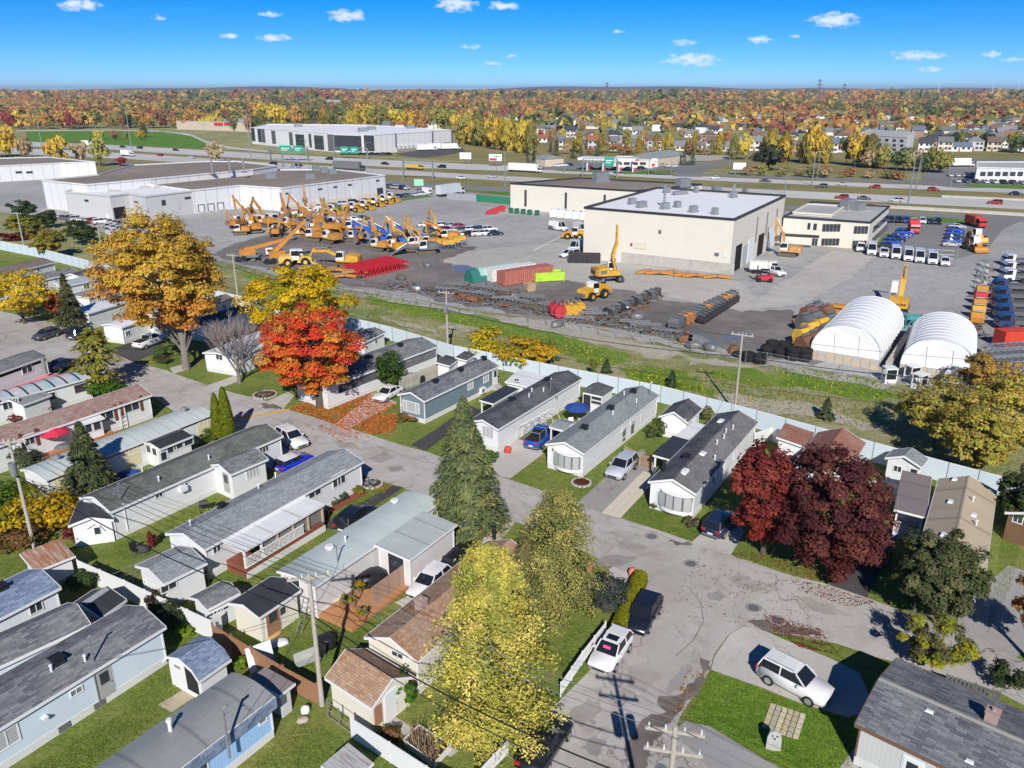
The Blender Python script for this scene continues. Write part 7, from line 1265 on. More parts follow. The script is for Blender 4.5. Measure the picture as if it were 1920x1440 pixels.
for i, (x, y) in enumerate(((623, 402), (662, 397), (683, 393), (703, 387), (720, 382), (733, 378))): loader(f'yellow wheel loader, {ORD[i]} from the left beside the factory wall', x, y, -.35, 1.0, 0, 'wheel loaders parked beside the factory')
loader('wheel loader with white cab near the chain-link fence', 556, 498, .3, 1.15, .2, col=(.7, .45, .1)); loader('yellow wheel loader carrying a raised yellow bucket', 1112, 560, .75, 1.05, .8); loader('small yellow loader by the white vans beside the workshop', 1078, 448, 2.8, 1., .3)
for i, (x, y) in enumerate(((462, 425), (482, 421), (505, 418))): loader(f'orange loader, {ORD[i]} from the left at the factory docks', x, y, 2.6, .9, 0, 'orange loaders at the factory docks', ORG)
# loose booms, buckets, attachments
def loose_boom(label, px, py, head, l, col, z=0., group=None, name='loose_boom'):
    o = thing(name, label, 'machine part', pt(px, py)+Vector((0, 0, z)), head, group); m = MB().bar((-l/2, 0, .35), (0, 0, .75), .5, .5, (0, 1, 0), w1=.5, h1=.8).bar((0, 0, .75), (l/2, 0, .3), .5, .8, (0, 1, 0), w1=.4, h1=.4)
    ob('beam', m.mesh('beam', MACH), o, color=col); pc('pivot', MB().tube((0, -.4, .75), (0, .4, .75), .22, .22, 8), GREYM, o); pc('hydraulic_ram', MB().tube((-l*.4, .05, .9), (l*.1, .05, 1.15), .1, .08, 7), STEEL, o)
for i, (x, y) in enumerate(((1236, 516), (1262, 515), (1288, 519), (1345, 523), (1305, 521), (1218, 514))): loose_boom(f'orange excavator boom on the ground by the cream wall, {ORD[i]} of the row', x, y, -.12+.1*(i % 3), 5.6, ORG, 0, 'booms along the cream wall')
for i in range(7): loose_boom(f'orange boom in the pile behind the tyres, {ORD[i]} from its lower edge', 1528+i*6, 606-i*4.5, -.15+.06*(i % 3), 7, ORG, .3*(i % 2), 'boom pile behind the tyres')
for i in range(6): loose_boom(f'orange boom in the pile by the chain-link fence, {ORD[i]} from the left', 568+i*20, 514+i*2-(i % 2)*7, .1-.1*(i % 3), 6, ORG, .3*(i % 2), 'boom pile by the chain-link fence')
def bucket(label, px, py, head, sc, col, group=None, tilt=0.):
    o = tag(ob('digger_bucket', shared('bkt', lambda: bucket_mesh().mesh('digger_bucket', MACH)), None, pt(px, py)+Vector((0, 0, .25*sc)), (0, tilt, head), col, sc), label, 'bucket', group); ob('hinge', shared('hng', lambda: MB().tube((-.3, -.4, 1.15), (-.3, .4, 1.15), .12, .12, 8).mesh('hinge', GREYM)), o)
BC = [(.13, .14, .15), (.5, .2, .06), (.1, .11, .12), (.66, .4, .04), (.2, .09, .05)]
for i in range(14): bucket(f'digger bucket, {ORD[i]} from the bottom of the slanting row', 1268+i*8.2, 616-i*4.0, .9, 1.45, BC[(i*2+i//3) % 3], 'buckets in the slanting row')
for i in range(12): bucket(f'black attachment, {ORD[i]} from the bottom of the row beside the buckets', 1318+i*5.6, 606-i*3.6, .8, 1.05, (.03, .03, .035), 'black attachments beside the buckets')
for i in range(12): bucket(f'black grapple, {ORD[i]} from the bottom in the middle row of the yard', 1142+i*8.2, 594-i*3.7, .5+.4*(i % 3), 1.15, ((.03, .03, .035), (.12, .13, .13), (.05, .05, .05))[i % 3], 'black grapples in mid yard')
for i, (x, y, c) in enumerate(((1508, 602, 4), (1522, 594, 0), (1500, 618, 2), (1518, 612, 0), (1538, 600, 4), (1510, 632, 3), (1530, 624, 3), (1546, 616, 0), (1496, 644, 3), (1514, 652, 4), (1535, 640, 0), (1552, 630, 3), (1500, 660, 4))): bucket(f'excavator bucket, {ORD[i]} nearest the top of the heap beside the left dome', x, y, 2.2, 2.0, BC[c], 'buckets beside the left dome')
for i in range(7): bucket(f'yellow loader bucket, {ORD[i]} from the left in the red and yellow pack', 1048+i*7, 592+(i % 2)*4-i*.5, .2, 1.8, YEL_ if i > 2 else MRED, 'red and yellow bucket pack')
# tyres
def tyre(label, px, py, z, sc, group):
    def mk():
        m = MB(); m.loft([[(math.cos(a)*r, math.sin(a)*r, zz) for a in np.linspace(0, 6.283, 19)[:-1]] for r, zz in ((.5, .02), (.85, 0), (1., .12), (1., .48), (.85, .6), (.5, .58), (.45, .3), (.5, .02))], cap=False)
        for k in range(18): a = k*6.283/18; m.bar((math.cos(a), math.sin(a), .08), (math.cos(a+.12), math.sin(a+.12), .5), .05, .07)
        return m.mesh('tyre_casing', DARK)
    tag(ob('tyre_casing', shared('tyre', mk), None, pt(px, py)+Vector((0, 0, z)), rng.random()*3, None, sc), label, 'tyre', group)
k = 0
for (x, y, n) in ((1402, 676, 2), (1424, 680, 2), (1438, 664, 2), (1462, 668, 2), (1448, 654, 2), (1470, 656, 2), (1486, 674, 3), (1508, 676, 3), (1490, 660, 1), (1386, 668, 1), (1512, 662, 1)):
    for j in range(n): tyre(f'big machine tyre, {["bottom", "second", "top"][j]} of the {ORD[k]} tyre stack from the left', x, y, j*.62, 1.0, 'tyre stacks by the left dome')
    k += 1
# containers, bins, red lattice sections
def container(label, px, py, head, col, L=6, w=2.4, h=2.6, name='shipping_container', open_=False, cat='container'):
    o = thing(name, label, cat, pt(px, py), head); n = int(L/.5); m = MB()
    pts = []
    for i in range(n): x = -L/2+i*L/n; pts += [(x, -w/2), (x+.12, -w/2+.06), (x+.25, -w/2+.06), (x+.37, -w/2)]
    ring = pts + [(L/2, -w/2)] + [(-a, -b) for a, b in pts] + [(-L/2, w/2)]; nn = len(ring); m.add([(x, y, .15) for x, y in ring]+[(x, y, h) for x, y in ring], [(i, (i+1) % nn, nn+(i+1) % nn, nn+i) for i in range(nn)] + ([tuple(range(nn, 2*nn))] if not open_ else [tuple(range(nn))])); ob('shell', m.mesh('shell', MACH), o, color=col)
    for y in (-w/4, w/4): ob('door', MB().box(L/2+.02, L/2+.07, y-w/4+.04, y+w/4-.04, .2, h-.1).mesh('door', MACH), o, color=sc3(col, .85))
    for y in (-.3, .3): pc('lock_rod', MB().tube((L/2+.1, y, .3), (L/2+.1, y, h-.2), .04, .04, 5), STEEL, o)
    for x in (-L/2+.1, L/2-.1):
        for y in (-w/2+.1, w/2-.1): ob('corner_post', MB().box(x-.09, x+.09, y-.09, y+.09, 0, h+.04).mesh('corner_post', MACH), o, color=sc3(col, .8))
    if open_: pc('load', MB().box(-L/2+.2, L/2-.2, -w/2+.2, w/2-.2, h*.6, h*.8), M_plain('debris_load', (.4, .24, .15), .95, .3, 2), o)
    return o
container('faded red shipping container in the middle of the yard', 985, 528, .62, (.42, .14, .1), 12, 2.6, 2.8); container('white shipping container beside the faded red one', 958, 522, .62, (.7, .7, .66), 11, 2.4, 2.6); container('lime green open skip full of wood', 1028, 526, .25, (.42, .7, .05), 6, 2.4, 1.9, 'open_skip', True, 'skip'); container('black open skip with painted numbers by the workshop', 1095, 492, -.1, (.03, .03, .035), 7, 2.4, 2.0, 'open_skip', True, 'skip')
o = thing('shelter_tent', 'dark green half-round tarpaulin shelter beside the white container', 'shelter', pt(925, 522), .62); arc = [(math.cos(a)*1.7, math.sin(a)*2.6) for a in np.linspace(0, math.pi, 10)]; pc('cover', MB().ext([(x, z) for x, z in arc], 'x', -6, 6), M_plain('green_tarp', (.03, .16, .13), .6, .12, 1), o); pc('skirt', MB().box(-5.9, 5.9, -1.8, 1.8, 0, .12), GREYM, o)
pc('top_sheet', MB().ext([(math.cos(a)*1.74, math.sin(a)*2.66) for a in np.linspace(.5, math.pi-.5, 8)], 'x', -4, 6.03), M_plain('sage_tarp', (.3, .45, .42), .6, .12, 1), o)
o = thing('pallet_stack', 'stack of wooden pallets in front of the faded red container', 'pallets', pt(993, 545), .5); pm_ = MB()
for i in range(5): pm_.box(-.6, .6, -.5+i*.23, -.4+i*.23, .1, .13)
for y in (-.45, 0, .45): pm_.box(-.6, .6, y-.05, y+.05, 0, .1)
pm_ = pm_.mesh('pallet', M_plain('pallet_wood', (.4, .29, .18), .9, .2, 3))
for i in range(9): ob('pallet', pm_, o, (0, 0, i*.16), random.uniform(-.1, .1), None, 1.5)
def lattice(L, w, h, r=.06, nb=8):
    m = MB()
    for y in (-w/2, w/2):
        for z in (0, h): m.bar((-L/2, y, z), (L/2, y, z), r*2, r*2)
    for i in range(nb+1):
        x = -L/2+L*i/nb; m.bar((x, -w/2, 0), (x, -w/2, h), r, r); m.bar((x, w/2, 0), (x, w/2, h), r, r); m.bar((x, -w/2, h), (x, w/2, h), r, r)
        if i < nb: m.bar((x, -w/2, 0), (x+L/nb, -w/2, h), r, r); m.bar((x, -w/2, h), (x+L/nb, w/2, h), r, r); m.bar((x, w/2, 0), (x+L/nb, w/2, h), r, r)
    return m
lt = lattice((pt(732, 494)-pt(649, 512)).length, 1.6, 1.6, .1, 11).mesh('lattice_section', M_plain('red_lattice', (.5, .02, .03), .5, .1))
LHD = math.atan2((pt(732, 494)-pt(649, 512)).y, (pt(732, 494)-pt(649, 512)).x)
for i in range(6): tag(ob('lattice_section', lt, None, pt(690+i*6, 503.5+i*1.6), LHD), f'red lattice crane section, {ORD[i]} from the left in the bundle', 'crane section', 'red lattice sections')
gl = lattice(6, 1.2, 1.6, .07, 6).mesh('steel_rack', STEEL); gl2 = lattice(4, 1.5, 1.2, .08, 4).mesh('steel_rack', DIRTG)
RK = [(865, 556), (885, 559), (905, 562), (925, 566), (948, 570), (972, 575), (1000, 582), (1095, 592), (1112, 600), (1170, 612), (1190, 616), (1210, 622), (1228, 626), (1250, 632), (840, 552), (815, 548), (905, 548), (930, 553), (958, 558), (1000, 565), (985, 568), (1018, 590), (1034, 584), (1085, 608), (880, 546), (855, 544)]
for i, (x, y) in enumerate(RK): tag(ob('steel_rack', gl if i % 3 else gl2, None, pt(x, y), -.28+random.uniform(-.3, .3), None, .8), f'grey steel frame, {ORD[i]} in the scrap line by the chain-link fence', 'steel frame', 'steel frames by the chain-link fence')
for i, (x, y) in enumerate(((840, 470), (852, 466), (828, 468), (862, 462))):
    o = thing('drill_frame', f'yellow drilling frame with grey legs, {ORD[i]} from the right end of the machine row', 'machine', pt(x, y), .3, 'drilling frames'); ob('engine_box', MB().box(-1.4, 1.4, -.7, .7, 1.6, 2.6).mesh('engine_box', MACH), o, color=YEL_); ob('frame', lattice(3.4, 1.6, 1.6, .08, 4).mesh('frame', STEEL), o)
for i, (x, y, mt) in enumerate(((885, 565, RUST), (868, 560, RUST), (940, 575, DIRTG), (1330, 655, GREYM), (1300, 652, GREYM), (1285, 640, RUST), (1375, 660, RUST), (965, 562, WHITE), (752, 524, M_plain('khaki_paint', (.09, .1, .08), .7)), (1195, 598, GREYM), (1045, 612, GREYM), (1150, 490, RUST), (800, 500, GREYM), (780, 545, STEEL))): lump(('rusty', 'rusted orange', 'earthy', 'dark grey', 'heavy grey', 'reddish', 'round rusty', 'white sheeted', 'khaki wrapped', 'blocky grey', 'flat grey', 'rusty square', 'low grey', 'pale steel')[i] + ' machine part lying in the yard', x, y, (2.6, 1.5, 1.0), mt, 'machine_part', 'machine part', i*.7)
o = thing('steel_wedge', 'big grey hopper wedge lying by the chain-link fence', 'hopper', pt(1325, 648), -.2); pc('shell', MB().ext([(-2.2, 0), (2.4, 0), (-1.4, 2.0), (-2.2, 2.0)], 'y', -1.2, 1.2), M_plain('hopper_grey', (.14, .155, .165), .6, .2), o); pc('rim', MB().box(-2.3, -1.3, -1.3, 1.3, 2.0, 2.1), GREYM, o)
for i, x in enumerate((1015-59, 1015-48, 1015-36, 1015-24, 1015-10)): wheelie(f'green waste bin, {ORD[i]} from the left along the cream building', x+2, 399+i*1.2, M_plain('green_bin', (.02, .12, .07), .6), -.1, 'waste_bin') ; COL.objects[-1].parent.scale = (2.4, 2.2, 1.4)
for i in range(5): container(f'white storage box, {ORD[i]} from the left along the cream building', 1040+i*14, 407+i*1.4, -.1, (.72, .75, .78), 3, 2.2, 2.4, 'storage_box', cat='box')
for lab, x, y in (('red trailer part on the open asphalt', 922, 402), ('second red trailer part beside the first', 935, 397)):
    o = thing('red_attachment', lab, 'machine part', pt(x, y), .4); ob('blade', MB().ext([(-2, 0), (2, 0), (2.2, 1.6), (1.2, 2.0), (-1.6, 1.0)], 'y', -.5, .5).mesh('blade', MACH), o, color=MRED); pc('frame', MB().box(-1.5, 1.5, -1, 1, .0, .3), GREYM, o)
fence('green screened fence beside the cream building', [(893, 364), (957, 370)], 2.4, 5, M_plain('green_screen', (.03, .2, .11), .7), GREYM); fence('grey screened fence by the parked tractor trailer', [(838, 361), (893, 365)], 2.4, 5, M_plain('grey_screen', (.3, .31, .34), .7), GREYM); fence('white mesh fence around the staff lot beside the vans', [(1668, 461), (1720, 466), (1790, 470), (1800, 470)], 2., 3., STEEL, STEEL, kind='rail', name='wire_fence')
# trucks and special vehicles
def box_truck(label, px, py, head, cab, box, L=7., h=3.6, sc=1., group=None, name='box_truck'):
    o = thing(name, label, 'truck', pt(px, py), head, group, sc); ob('cargo_box', MB().box(-L/2, L/2-2.3, -1.22, 1.22, .95, h).mesh('cargo_box', FLAT), o, color=box); m = MB(); m.ext([(L/2-2.2, .55), (L/2-.1, .55), (L/2, .9), (L/2-.15, 1.5), (L/2-.6, 2.5), (L/2-2.2, 2.6)], 'y', -1.1, 1.1); ob('cab', m.mesh('cab', PAINT), o, color=cab); pc('window', MB().ext([(L/2-1.6, 1.55), (L/2-.13, 1.52), (L/2-.58, 2.4), (L/2-1.6, 2.42)], 'y', -1.12, 1.12), VGLASS, o); pc('chassis', MB().box(-L/2+.1, L/2-.3, -.9, .9, .55, .95), GREYM, o)
    for x in (-L/2+1.1, -L/2+2.2, L/2-1.2):
        for s in (-1, 1): ob('wheel', shared('trw', lambda: MB().tube((0, -.18, 0), (0, .18, 0), .5, .5, 14).mesh('wheel', DARK)), o, (x, s*1.02, .5))
    return o
box_truck('white tractor with grey box trailer entering the yard', 845, 366, .9, CW, (.5, .55, .58), 13, 4.); box_truck('white utility truck with service box by the workshop doors', 1432, 512, -.25, CW, (.75, .75, .72), 6, 2.4)
near_car('white pickup in front of the service box truck', 'pickup', CW, (1452, 515), (1440, 510), (1470, 520))
o = thing('forklift', 'red forklift parked by the workshop doors', 'forklift', pt(1432, 528), 2.9); ob('body', MB().ext([(-1.7, .4), (1.2, .4), (1.2, 1.1), (-.6, 1.3), (-1.7, 1.7)], 'y', -.8, .8).mesh('body', MACH), o, color=(.5, .02, .05)); pc('mast', MB().box(1.3, 1.5, -.6, .6, .1, 3.2), BLACK, o); pc('overhead_guard', MB().box(-.9, .8, -.7, .7, 2.4, 2.5).box(-.9, -.8, -.7, .7, 1.3, 2.4).box(.7, .8, -.7, .7, 1.1, 2.4), BLACK, o)
for x in (-1.2, .9):
    for s in (-1, 1): ob('wheel', MB().tube((x, s*.8-.15, .45), (x, s*.8+.15, .45), .45, .45, 14).mesh('wheel', DARK), o)
for y in (-.35, .35): pc('fork', MB().box(1.5, 2.8, y-.08, y+.08, .1, .18), STEEL, o)
for i, (x, y, k_) in enumerate(((1613, 470, 'minivan'), (1633, 476, 'van'), (1656, 480, 'pickup'), (1678, 483, 'van'), (1701, 487, 'van'), (1722, 490, 'van'), (1746, 493, 'van'), (1770, 497, 'suv'))): far_car(f'white {"van" if "van" in k_ else "truck" if k_ == "pickup" else "car"}, {ORD[i]} from the left in the row before the staff lot', k_, CW, x, y, -1.95, 'white vans in a row', 1.05)
near_car('white cargo van with open side door in mid yard', 'van', CW, (1047, 432), (1030, 430), (1065, 435)); near_car('white cargo van half hidden by the workshop corner', 'van', CW, (1088, 436), (1075, 432), (1100, 440)); near_car('white low van beside the black skip', 'minivan', CW, (1068, 482), (1090, 480), (1045, 486)); near_car('white van behind the black skip', 'van', CW, (1082, 470), (1100, 466), (1060, 476))
near_car('white van in the factory car park by the dark fence', 'van', CW, (215, 452), (190, 446), (240, 460)); near_car('white car beside the white factory van', 'sedan', CW, (228, 462), (205, 458), (250, 468)); near_car('white and green minibus at the factory end', 'van', CW, (797, 364), (815, 366), (780, 362))
PALC = [CW, CK, CN, CS, CR, CG, CW, (.1, .11, .13), CS, CW]
def row(label, p0, p1, n, head, group, kinds=('sedan', 'suv', 'hatch', 'suv'), cols=None, seed=0):
    r_ = random.Random(seed)
    names = {CW: 'white', CK: 'black', CN: 'navy', CS: 'silver', CR: 'dark red', CG: 'grey', CB: 'blue', (.1, .11, .13): 'charcoal'}
    for i in range(n):
        f = (i+.5)/n; c = (cols or PALC)[r_.randrange(len(cols or PALC))]; far_car(f'{names.get(c, "coloured")} car, {ORD[i]} from the left {label}', r_.choice(kinds), c, p0[0]+(p1[0]-p0[0])*f+r_.uniform(-.6, .6), p0[1]+(p1[1]-p0[1])*f, head+r_.uniform(-.05, .05), group)
row('along the white factory corner', (98, 408), (196, 420), 9, .65, 'cars along the factory corner', seed=3); row('in the factory car park', (190, 416), (250, 428), 6, 2.2, 'cars in the factory car park', seed=5); row('at the back of the factory car park', (195, 426), (262, 444), 6, 2.2, 'cars in the factory car park', seed=8)
row('in the front row of the yard cars', (845, 444), (935, 441), 6, .35, 'cars parked in mid yard', seed=9); row('in the middle row of the yard cars', (800, 436), (925, 434), 8, .35, 'cars parked in mid yard', seed=12); row('in the back row of the yard cars', (790, 425), (870, 428), 5, .35, 'cars parked in mid yard', seed=2); row('near the loaders', (640, 418), (690, 412), 3, .2, 'cars near the loaders', cols=[CW, CK], seed=4)
row('beside the factory wall', (575, 396), (735, 372), 8, .3, 'cars beside the factory wall', seed=6); row('at the factory end', (728, 352), (768, 356), 5, 1.3, 'cars at the factory end', seed=7); row('on the strip by the factory end', (715, 375), (800, 366), 6, .4, 'cars at the factory end', seed=15)
row('along the back of the staff lot', (1662, 416), (1765, 420), 7, -1.9, 'cars in the staff lot', cols=[CW, CN, CS, CK, CB], seed=21); row('on the left side of the staff lot', (1700, 438), (1660, 468), 5, -.3, 'cars in the staff lot', cols=[CN, CB, CK, CN], seed=22); row('on the right side of the staff lot', (1795, 425), (1785, 466), 6, -.3, 'cars in the staff lot', cols=[CN, CK, CS, CB], seed=23)
row('at the docks', (540, 404), (590, 398), 4, .3, 'cars near the docks', cols=[CW, CS], seed=31)
o = box_truck('red and white delivery truck in the staff lot', 1712, 436, -1.9, (.5, .02, .03), (.6, .05, .06), 6.5, 3.2); box_truck('red tank truck at the far side of the staff lot', 1828, 425, -1.5, (.5, .03, .03), (.45, .05, .04), 7, 3.); loader('orange loader behind the staff lot', 1826, 470, -1.6, 1.1, 0, col=ORG); loader('orange loader beside the red tank truck', 1830, 452, -1.6, 1., 0, col=(.75, .4, .1))
for i in range(5): bucket(f'orange bucket, {ORD[i]} from the top along the right boundary', 1838-i*2.5, 555+i*13, 1.2, 1.6, (ORG, MRED, ORG, YEL_, ORG)[i], 'buckets along the right boundary')
for i in range(6): tag(ob('steel_rack', gl, None, pt(1845-i*2, 500+i*11), 1.3, None, .7), f'grey steel frame, {ORD[i]} from the top along the right boundary', 'steel frame', 'frames along the right boundary')
for i in range(5): box_truck(f'dark blue tractor unit, {ORD[i]} from the top in the truck yard at the right edge', 1890+i*3, 548+i*17, 3.0, (.03, .05, .14), (.1, .1, .11), 6, 1.6, 1., 'tractor units at the right edge')
for i in range(3): box_truck(f'white tractor unit, {ORD[i]} from the top in the truck yard at the right edge', 1905, 498+i*15, 3.0, CW, (.12, .12, .12), 6, 1.5, 1., 'tractor units at the right edge')
container('bright red container at the right edge', 1920, 648, .15, (.6, .05, .02), 9, 2.4, 2.6)
for i in range(3): tag(ob('steel_rack', lattice(8, 2., 2., .1, 8).mesh('steel_rack', STEEL), None, pt(1893, 672+i*14), .2), f'grey scaffold frame, {ORD[i]} below the bright red container', 'steel frame', 'scaffold frames at the right edge')
for i, (x, y) in enumerate(((1665, 716), (1708, 712), (1722, 728), (1780, 726), (1796, 724))):
    o = thing('loose_cab', f'loose white machine cab in the grass, {ORD[i]} from the left below the domes', 'machine cab', pt(x, y), .3*i, 'loose machine cabs below the domes')
    for sx_ in (-.7, .7):
        for sy_ in (-.6, .6): ob('pillar', MB().box(sx_-.06, sx_+.06, sy_-.06, sy_+.06, 0, 1.9).mesh('pillar', TRIMW), o)
    pc('roof', MB().box(-.8, .8, -.7, .7, 1.9, 2.05), TRIMW, o); pc('floor', MB().box(-.75, .75, -.65, .65, 0, .5), WHITE, o); pc('window', MB().box(-.62, .62, -.63, -.6, .6, 1.8), VGLASS, o)
o = thing('teal_frame', 'teal steel stand between the two dome tents', 'steel frame', pt(1710, 612)); ob('frame', lattice(3.4, 2.4, 1.6, .12, 3).mesh('frame', MACH), o, color=(.05, .3, .3)); pc('top_plate', MB().box(-1.2, 1.2, -.8, .8, 1.62, 1.75), M_plain('teal_plate', (.1, .36, .36), .6), o)
def text(s_, parent, loc, rot, size, mat, name='lettering'):
    cu = bpy.data.curves.new(name, 'FONT'); cu.body = s_; cu.size = size; cu.align_x = 'CENTER'; cu.extrude = .01; cu.materials.append(mat); tmp = bpy.data.objects.new(name, cu); me = bpy.data.meshes.new_from_object(tmp); bpy.data.objects.remove(tmp); o = bpy.data.objects.new(name, me); COL.objects.link(o); o.parent = parent; o.location = loc; o.rotation_euler = rot; return o
for o in list(COL.objects):
    if o.name.startswith('material_handler') and o.parent is None: text('LIEBHERR', o, (-2.87, 0, 1.7), (RD(90), 0, RD(-90)), .5, BLACK)

sc_m = MB()
for poly, n in (([(700, 532), (860, 540), (1060, 580), (1300, 630), (1330, 648), (1060, 600), (860, 568), (700, 536)], 420), ([(850, 535), (1000, 548), (1010, 575), (880, 562)], 160), ([(1130, 590), (1240, 552), (1250, 560), (1150, 605)], 70), ([(560, 500), (660, 505), (700, 530), (580, 515)], 60), ([(1840, 500), (1862, 500), (1850, 640), (1828, 620)], 80)):
    for x, y in scatter(poly, n):
        a = rng.random()*6.28; l = .4+1.6*rng.random(); z = .1+.7*rng.random()**2; w_ = .08+.25*rng.random(); sc_m.bar((x, y, z), (x+math.cos(a)*l, y+math.sin(a)*l, z+rng.normal()*.3), w_, w_*.8, mi=int(rng.integers(0, 4)))
tag(ob('scrap_metal', sc_m.mesh('scrap_metal', [GREYM, DIRTG, STEEL, RUST], uv=False)), 'scattered scrap metal and small attachments along the yard fence', 'scrap', kind='stuff')
# ================================================================== beyond the yard
b3 = Block('warehouse_building', 'large white and charcoal warehouse with tall glazed bays beyond the highway', [(470, 239), (614, 249.5), (702, 252.5), (848, 243.5), (690, 234), (500, 232.5)], 11, M_siding('white_warehouse_panel', (.64, .64, .65), 5., True, .04, .1), ROOFW, .4)
CHAR = M_plain('charcoal_panel', (.1, .105, .11), .6)
for x0, x1, y0, y1, mt in ((472, 478, 240, 264, GLASS), (484, 490, 242, 266, GLASS), (491, 497, 242, 267, CHAR), (510, 517, 245, 269, CHAR), (543, 549, 248, 272, CHAR), (555, 571, 252, 277, GLASS), (580, 584, 251, 276, GLASS), (590, 607, 254, 280, GLASS), (615, 626, 252, 283, CHAR), (627, 678, 254, 283, GLASS), (683, 702, 254, 283, GLASS)): b3.feat('glazed_bay' if mt is GLASS else 'dark_panel', x0, y0, x1, y1, mt, .25)
for x0, y0 in ((742, 250), (811, 246), (847, 244)): b3.feat('dark_panel', x0-1, y0, x0+1, y0+26, CHAR, .3)
b3.feat('dock_band', 744, 270, 845, 280, M_plain('dock_grey', (.3, .3, .31), .7), .2)
for i in range(9): b3.feat('dock_door', 746+i*7.5, 271-i*.3, 750.5+i*7.5, 279-i*.5, WHITE, .4)
for x, y in ((697, 244), (680, 247), (770, 241), (560, 238)): b3.unit('roof_unit', x, y, (6, 4, 2.5), STEEL)
st = Block('store_building', 'low tan shopping store with red signs beyond the interchange', [(330, 226), (470, 230), (470, 221), (340, 217)], 8, M_plain('tan_store', (.5, .42, .34), .8), ROOFG, .4)
for x0, x1 in ((402, 418), (421, 441)): st.feat('sign_panel', x0, 230, x1, 235, M_plain('red_sign', (.5, .03, .04), .5), .6)
hr = Block('apartment_block', 'distant white apartment block on the left horizon', [(496, 176), (514, 176), (514, 175)], 22, PANW, ROOFG, .4, par4=True); hr2 = Block('apartment_block', 'distant white apartment block left of centre', [(614, 188), (637, 188.5), (637, 187.5)], 16, PANW, ROOFG, .4, par4=True)
for k in range(4):
    hr2.feat('window', 615.5+k*5.5, 190.5, 618.5+k*5.5, 192, GLASS); hr2.feat('window', 615.5+k*5.5, 193.5, 618.5+k*5.5, 195, GLASS)
lb = Block('lodge_building', 'white three-storey building behind the yellow poplars', [(1610, 251), (1702, 257), (1716, 248)], 10, PANW, ROOFG, .4, par4=True)
for k in range(6):
    for y in (258, 267, 275): lb.feat('window', 1618+k*14, y+k*.7, 1624+k*14, y+5+k*.7, GLASS)
dl = Block('dealership_building', 'low white dealership at the right edge beyond the highway', [(1832, 313), (2080, 320), (2060, 303), (1832, 303)], 5.5, PANW, ROOFG, .3)
for k in range(6): dl.feat('window', 1838+k*14, 322, 1848+k*14, 330, GLASS)
# gas station
gsx = thing('fuel_canopy', 'white fuel station canopy with red stripe', 'canopy', pt(1140, 316)); A_, B_ = pt(1089, 300, 5)-pt(1140, 316), pt(1197, 303, 5)-pt(1140, 316); pc('roof', MB().bar(A_+Vector((0, 4, .6)), B_+Vector((0, 4, .6)), 9, 1.1), TRIMW, gsx); pc('red_stripe', MB().bar(A_+Vector((0, -.55, .55)), B_+Vector((0, -.55, .55)), .08, .45), M_plain('red_stripe', (.55, .03, .05), .5), gsx)
for f in (.12, .4, .68, .92):
    for dy in (1.5, 6.5): q = A_.lerp(B_, f)+Vector((0, dy, 0)); ob('post', MB().box(-.25, .25, -.25, .25, -5, 0).mesh('post', TRIMW), gsx, q)
    q = A_.lerp(B_, f)+Vector((1.2, 4, -5)); ob('pump', MB().box(-.4, .4, -.3, .3, 0, 1.8).mesh('pump', M_plain('pump_red', (.45, .04, .05), .5)), gsx, q)
def bungalow(label, A, B, Cc, h, rise, wall, rf, name='shop_building'): return House(name, label, A, B, Cc, h=h, roof='hip', rise=rise, wall=wall, rf=rf, cat='building', skirt=False)
g1 = bungalow('fuel station shop with grey-green hipped roof and beige wall', (1228, 297.5), (1290, 290), 14, 4.2, 2.5, SBE, RG); g2 = bungalow('small beige pavilion with grey hipped roof left of the fuel station', (1022, 299), (1058, 297), 12, 3.6, 2, SBE, RG)
sh = Block('shop_building', 'beige flat shop block behind the fuel canopy', [(1150, 298), (1225, 300), (1228, 294)], 4, PANC, ROOFG, .3, par4=True)
for k in range(4): sh.feat('window', 1155+k*15, 304, 1166+k*15, 309, GLASS)
# suburb houses: four house kinds copied with their parts
HW, HR = M_obj('suburb_wall', .7, .06, .5), M_obj('suburb_roof', .9, .15, .8)
def subm(k):
    L, w, h, r = ((10, 8, 3.4, 2.6), (9, 9, 6, 2.4), (12, 8, 3.2, 2.2), (8, 7, 5.8, 2.8))[k]; wl_ = MB().ext([(-w/2, 0), (w/2, 0), (w/2, h), (0, h+r*.96), (-w/2, h)], 'x', -L/2, L/2) if k % 2 == 0 or k == 3 else MB().box(-L/2, L/2, -w/2, w/2, 0, h)
    rf = MB().ext([(-w/2-.5, h-.2), (0, h+r), (w/2+.5, h-.2), (w/2+.5, h-.45), (0, h+r-.3), (-w/2-.5, h-.45)], 'x', -L/2-.5, L/2+.5)
    if k == 1: rf = MB().add([(-L/2-.5, -w/2-.5, h), (L/2+.5, -w/2-.5, h), (L/2+.5, w/2+.5, h), (-L/2-.5, w/2+.5, h), (-L*.12, 0, h+r), (L*.12, 0, h+r)], [(0, 1, 5, 4), (1, 2, 5), (2, 3, 4, 5), (3, 0, 4), (3, 2, 1, 0)])
    wn_ = MB().box(-.75, .75, -.08, .05, -.65, .65); dr = MB().box(-.5, .5, -.08, .05, 0, 2.1)
    wp = [(x, -w/2, z, 0) for x in (-L*.32, L*.08, L*.34) for z in ((1.8,) if h < 4 else (1.8, 4.5))] + [(-L/2, y, 1.8, -math.pi/2) for y in (-w*.22, w*.22)]
    return wl_.mesh('wall', HW), rf.mesh('roof', HR), wn_.mesh('window', GLASS), dr.mesh('door', M_plain('house_door', (.3, .1, .08), .6)), wp, (-L*.12, -w/2, 0), MB().box(-.4, .4, -.4, .4, 0, 1.4).mesh('chimney', CONC), h+r
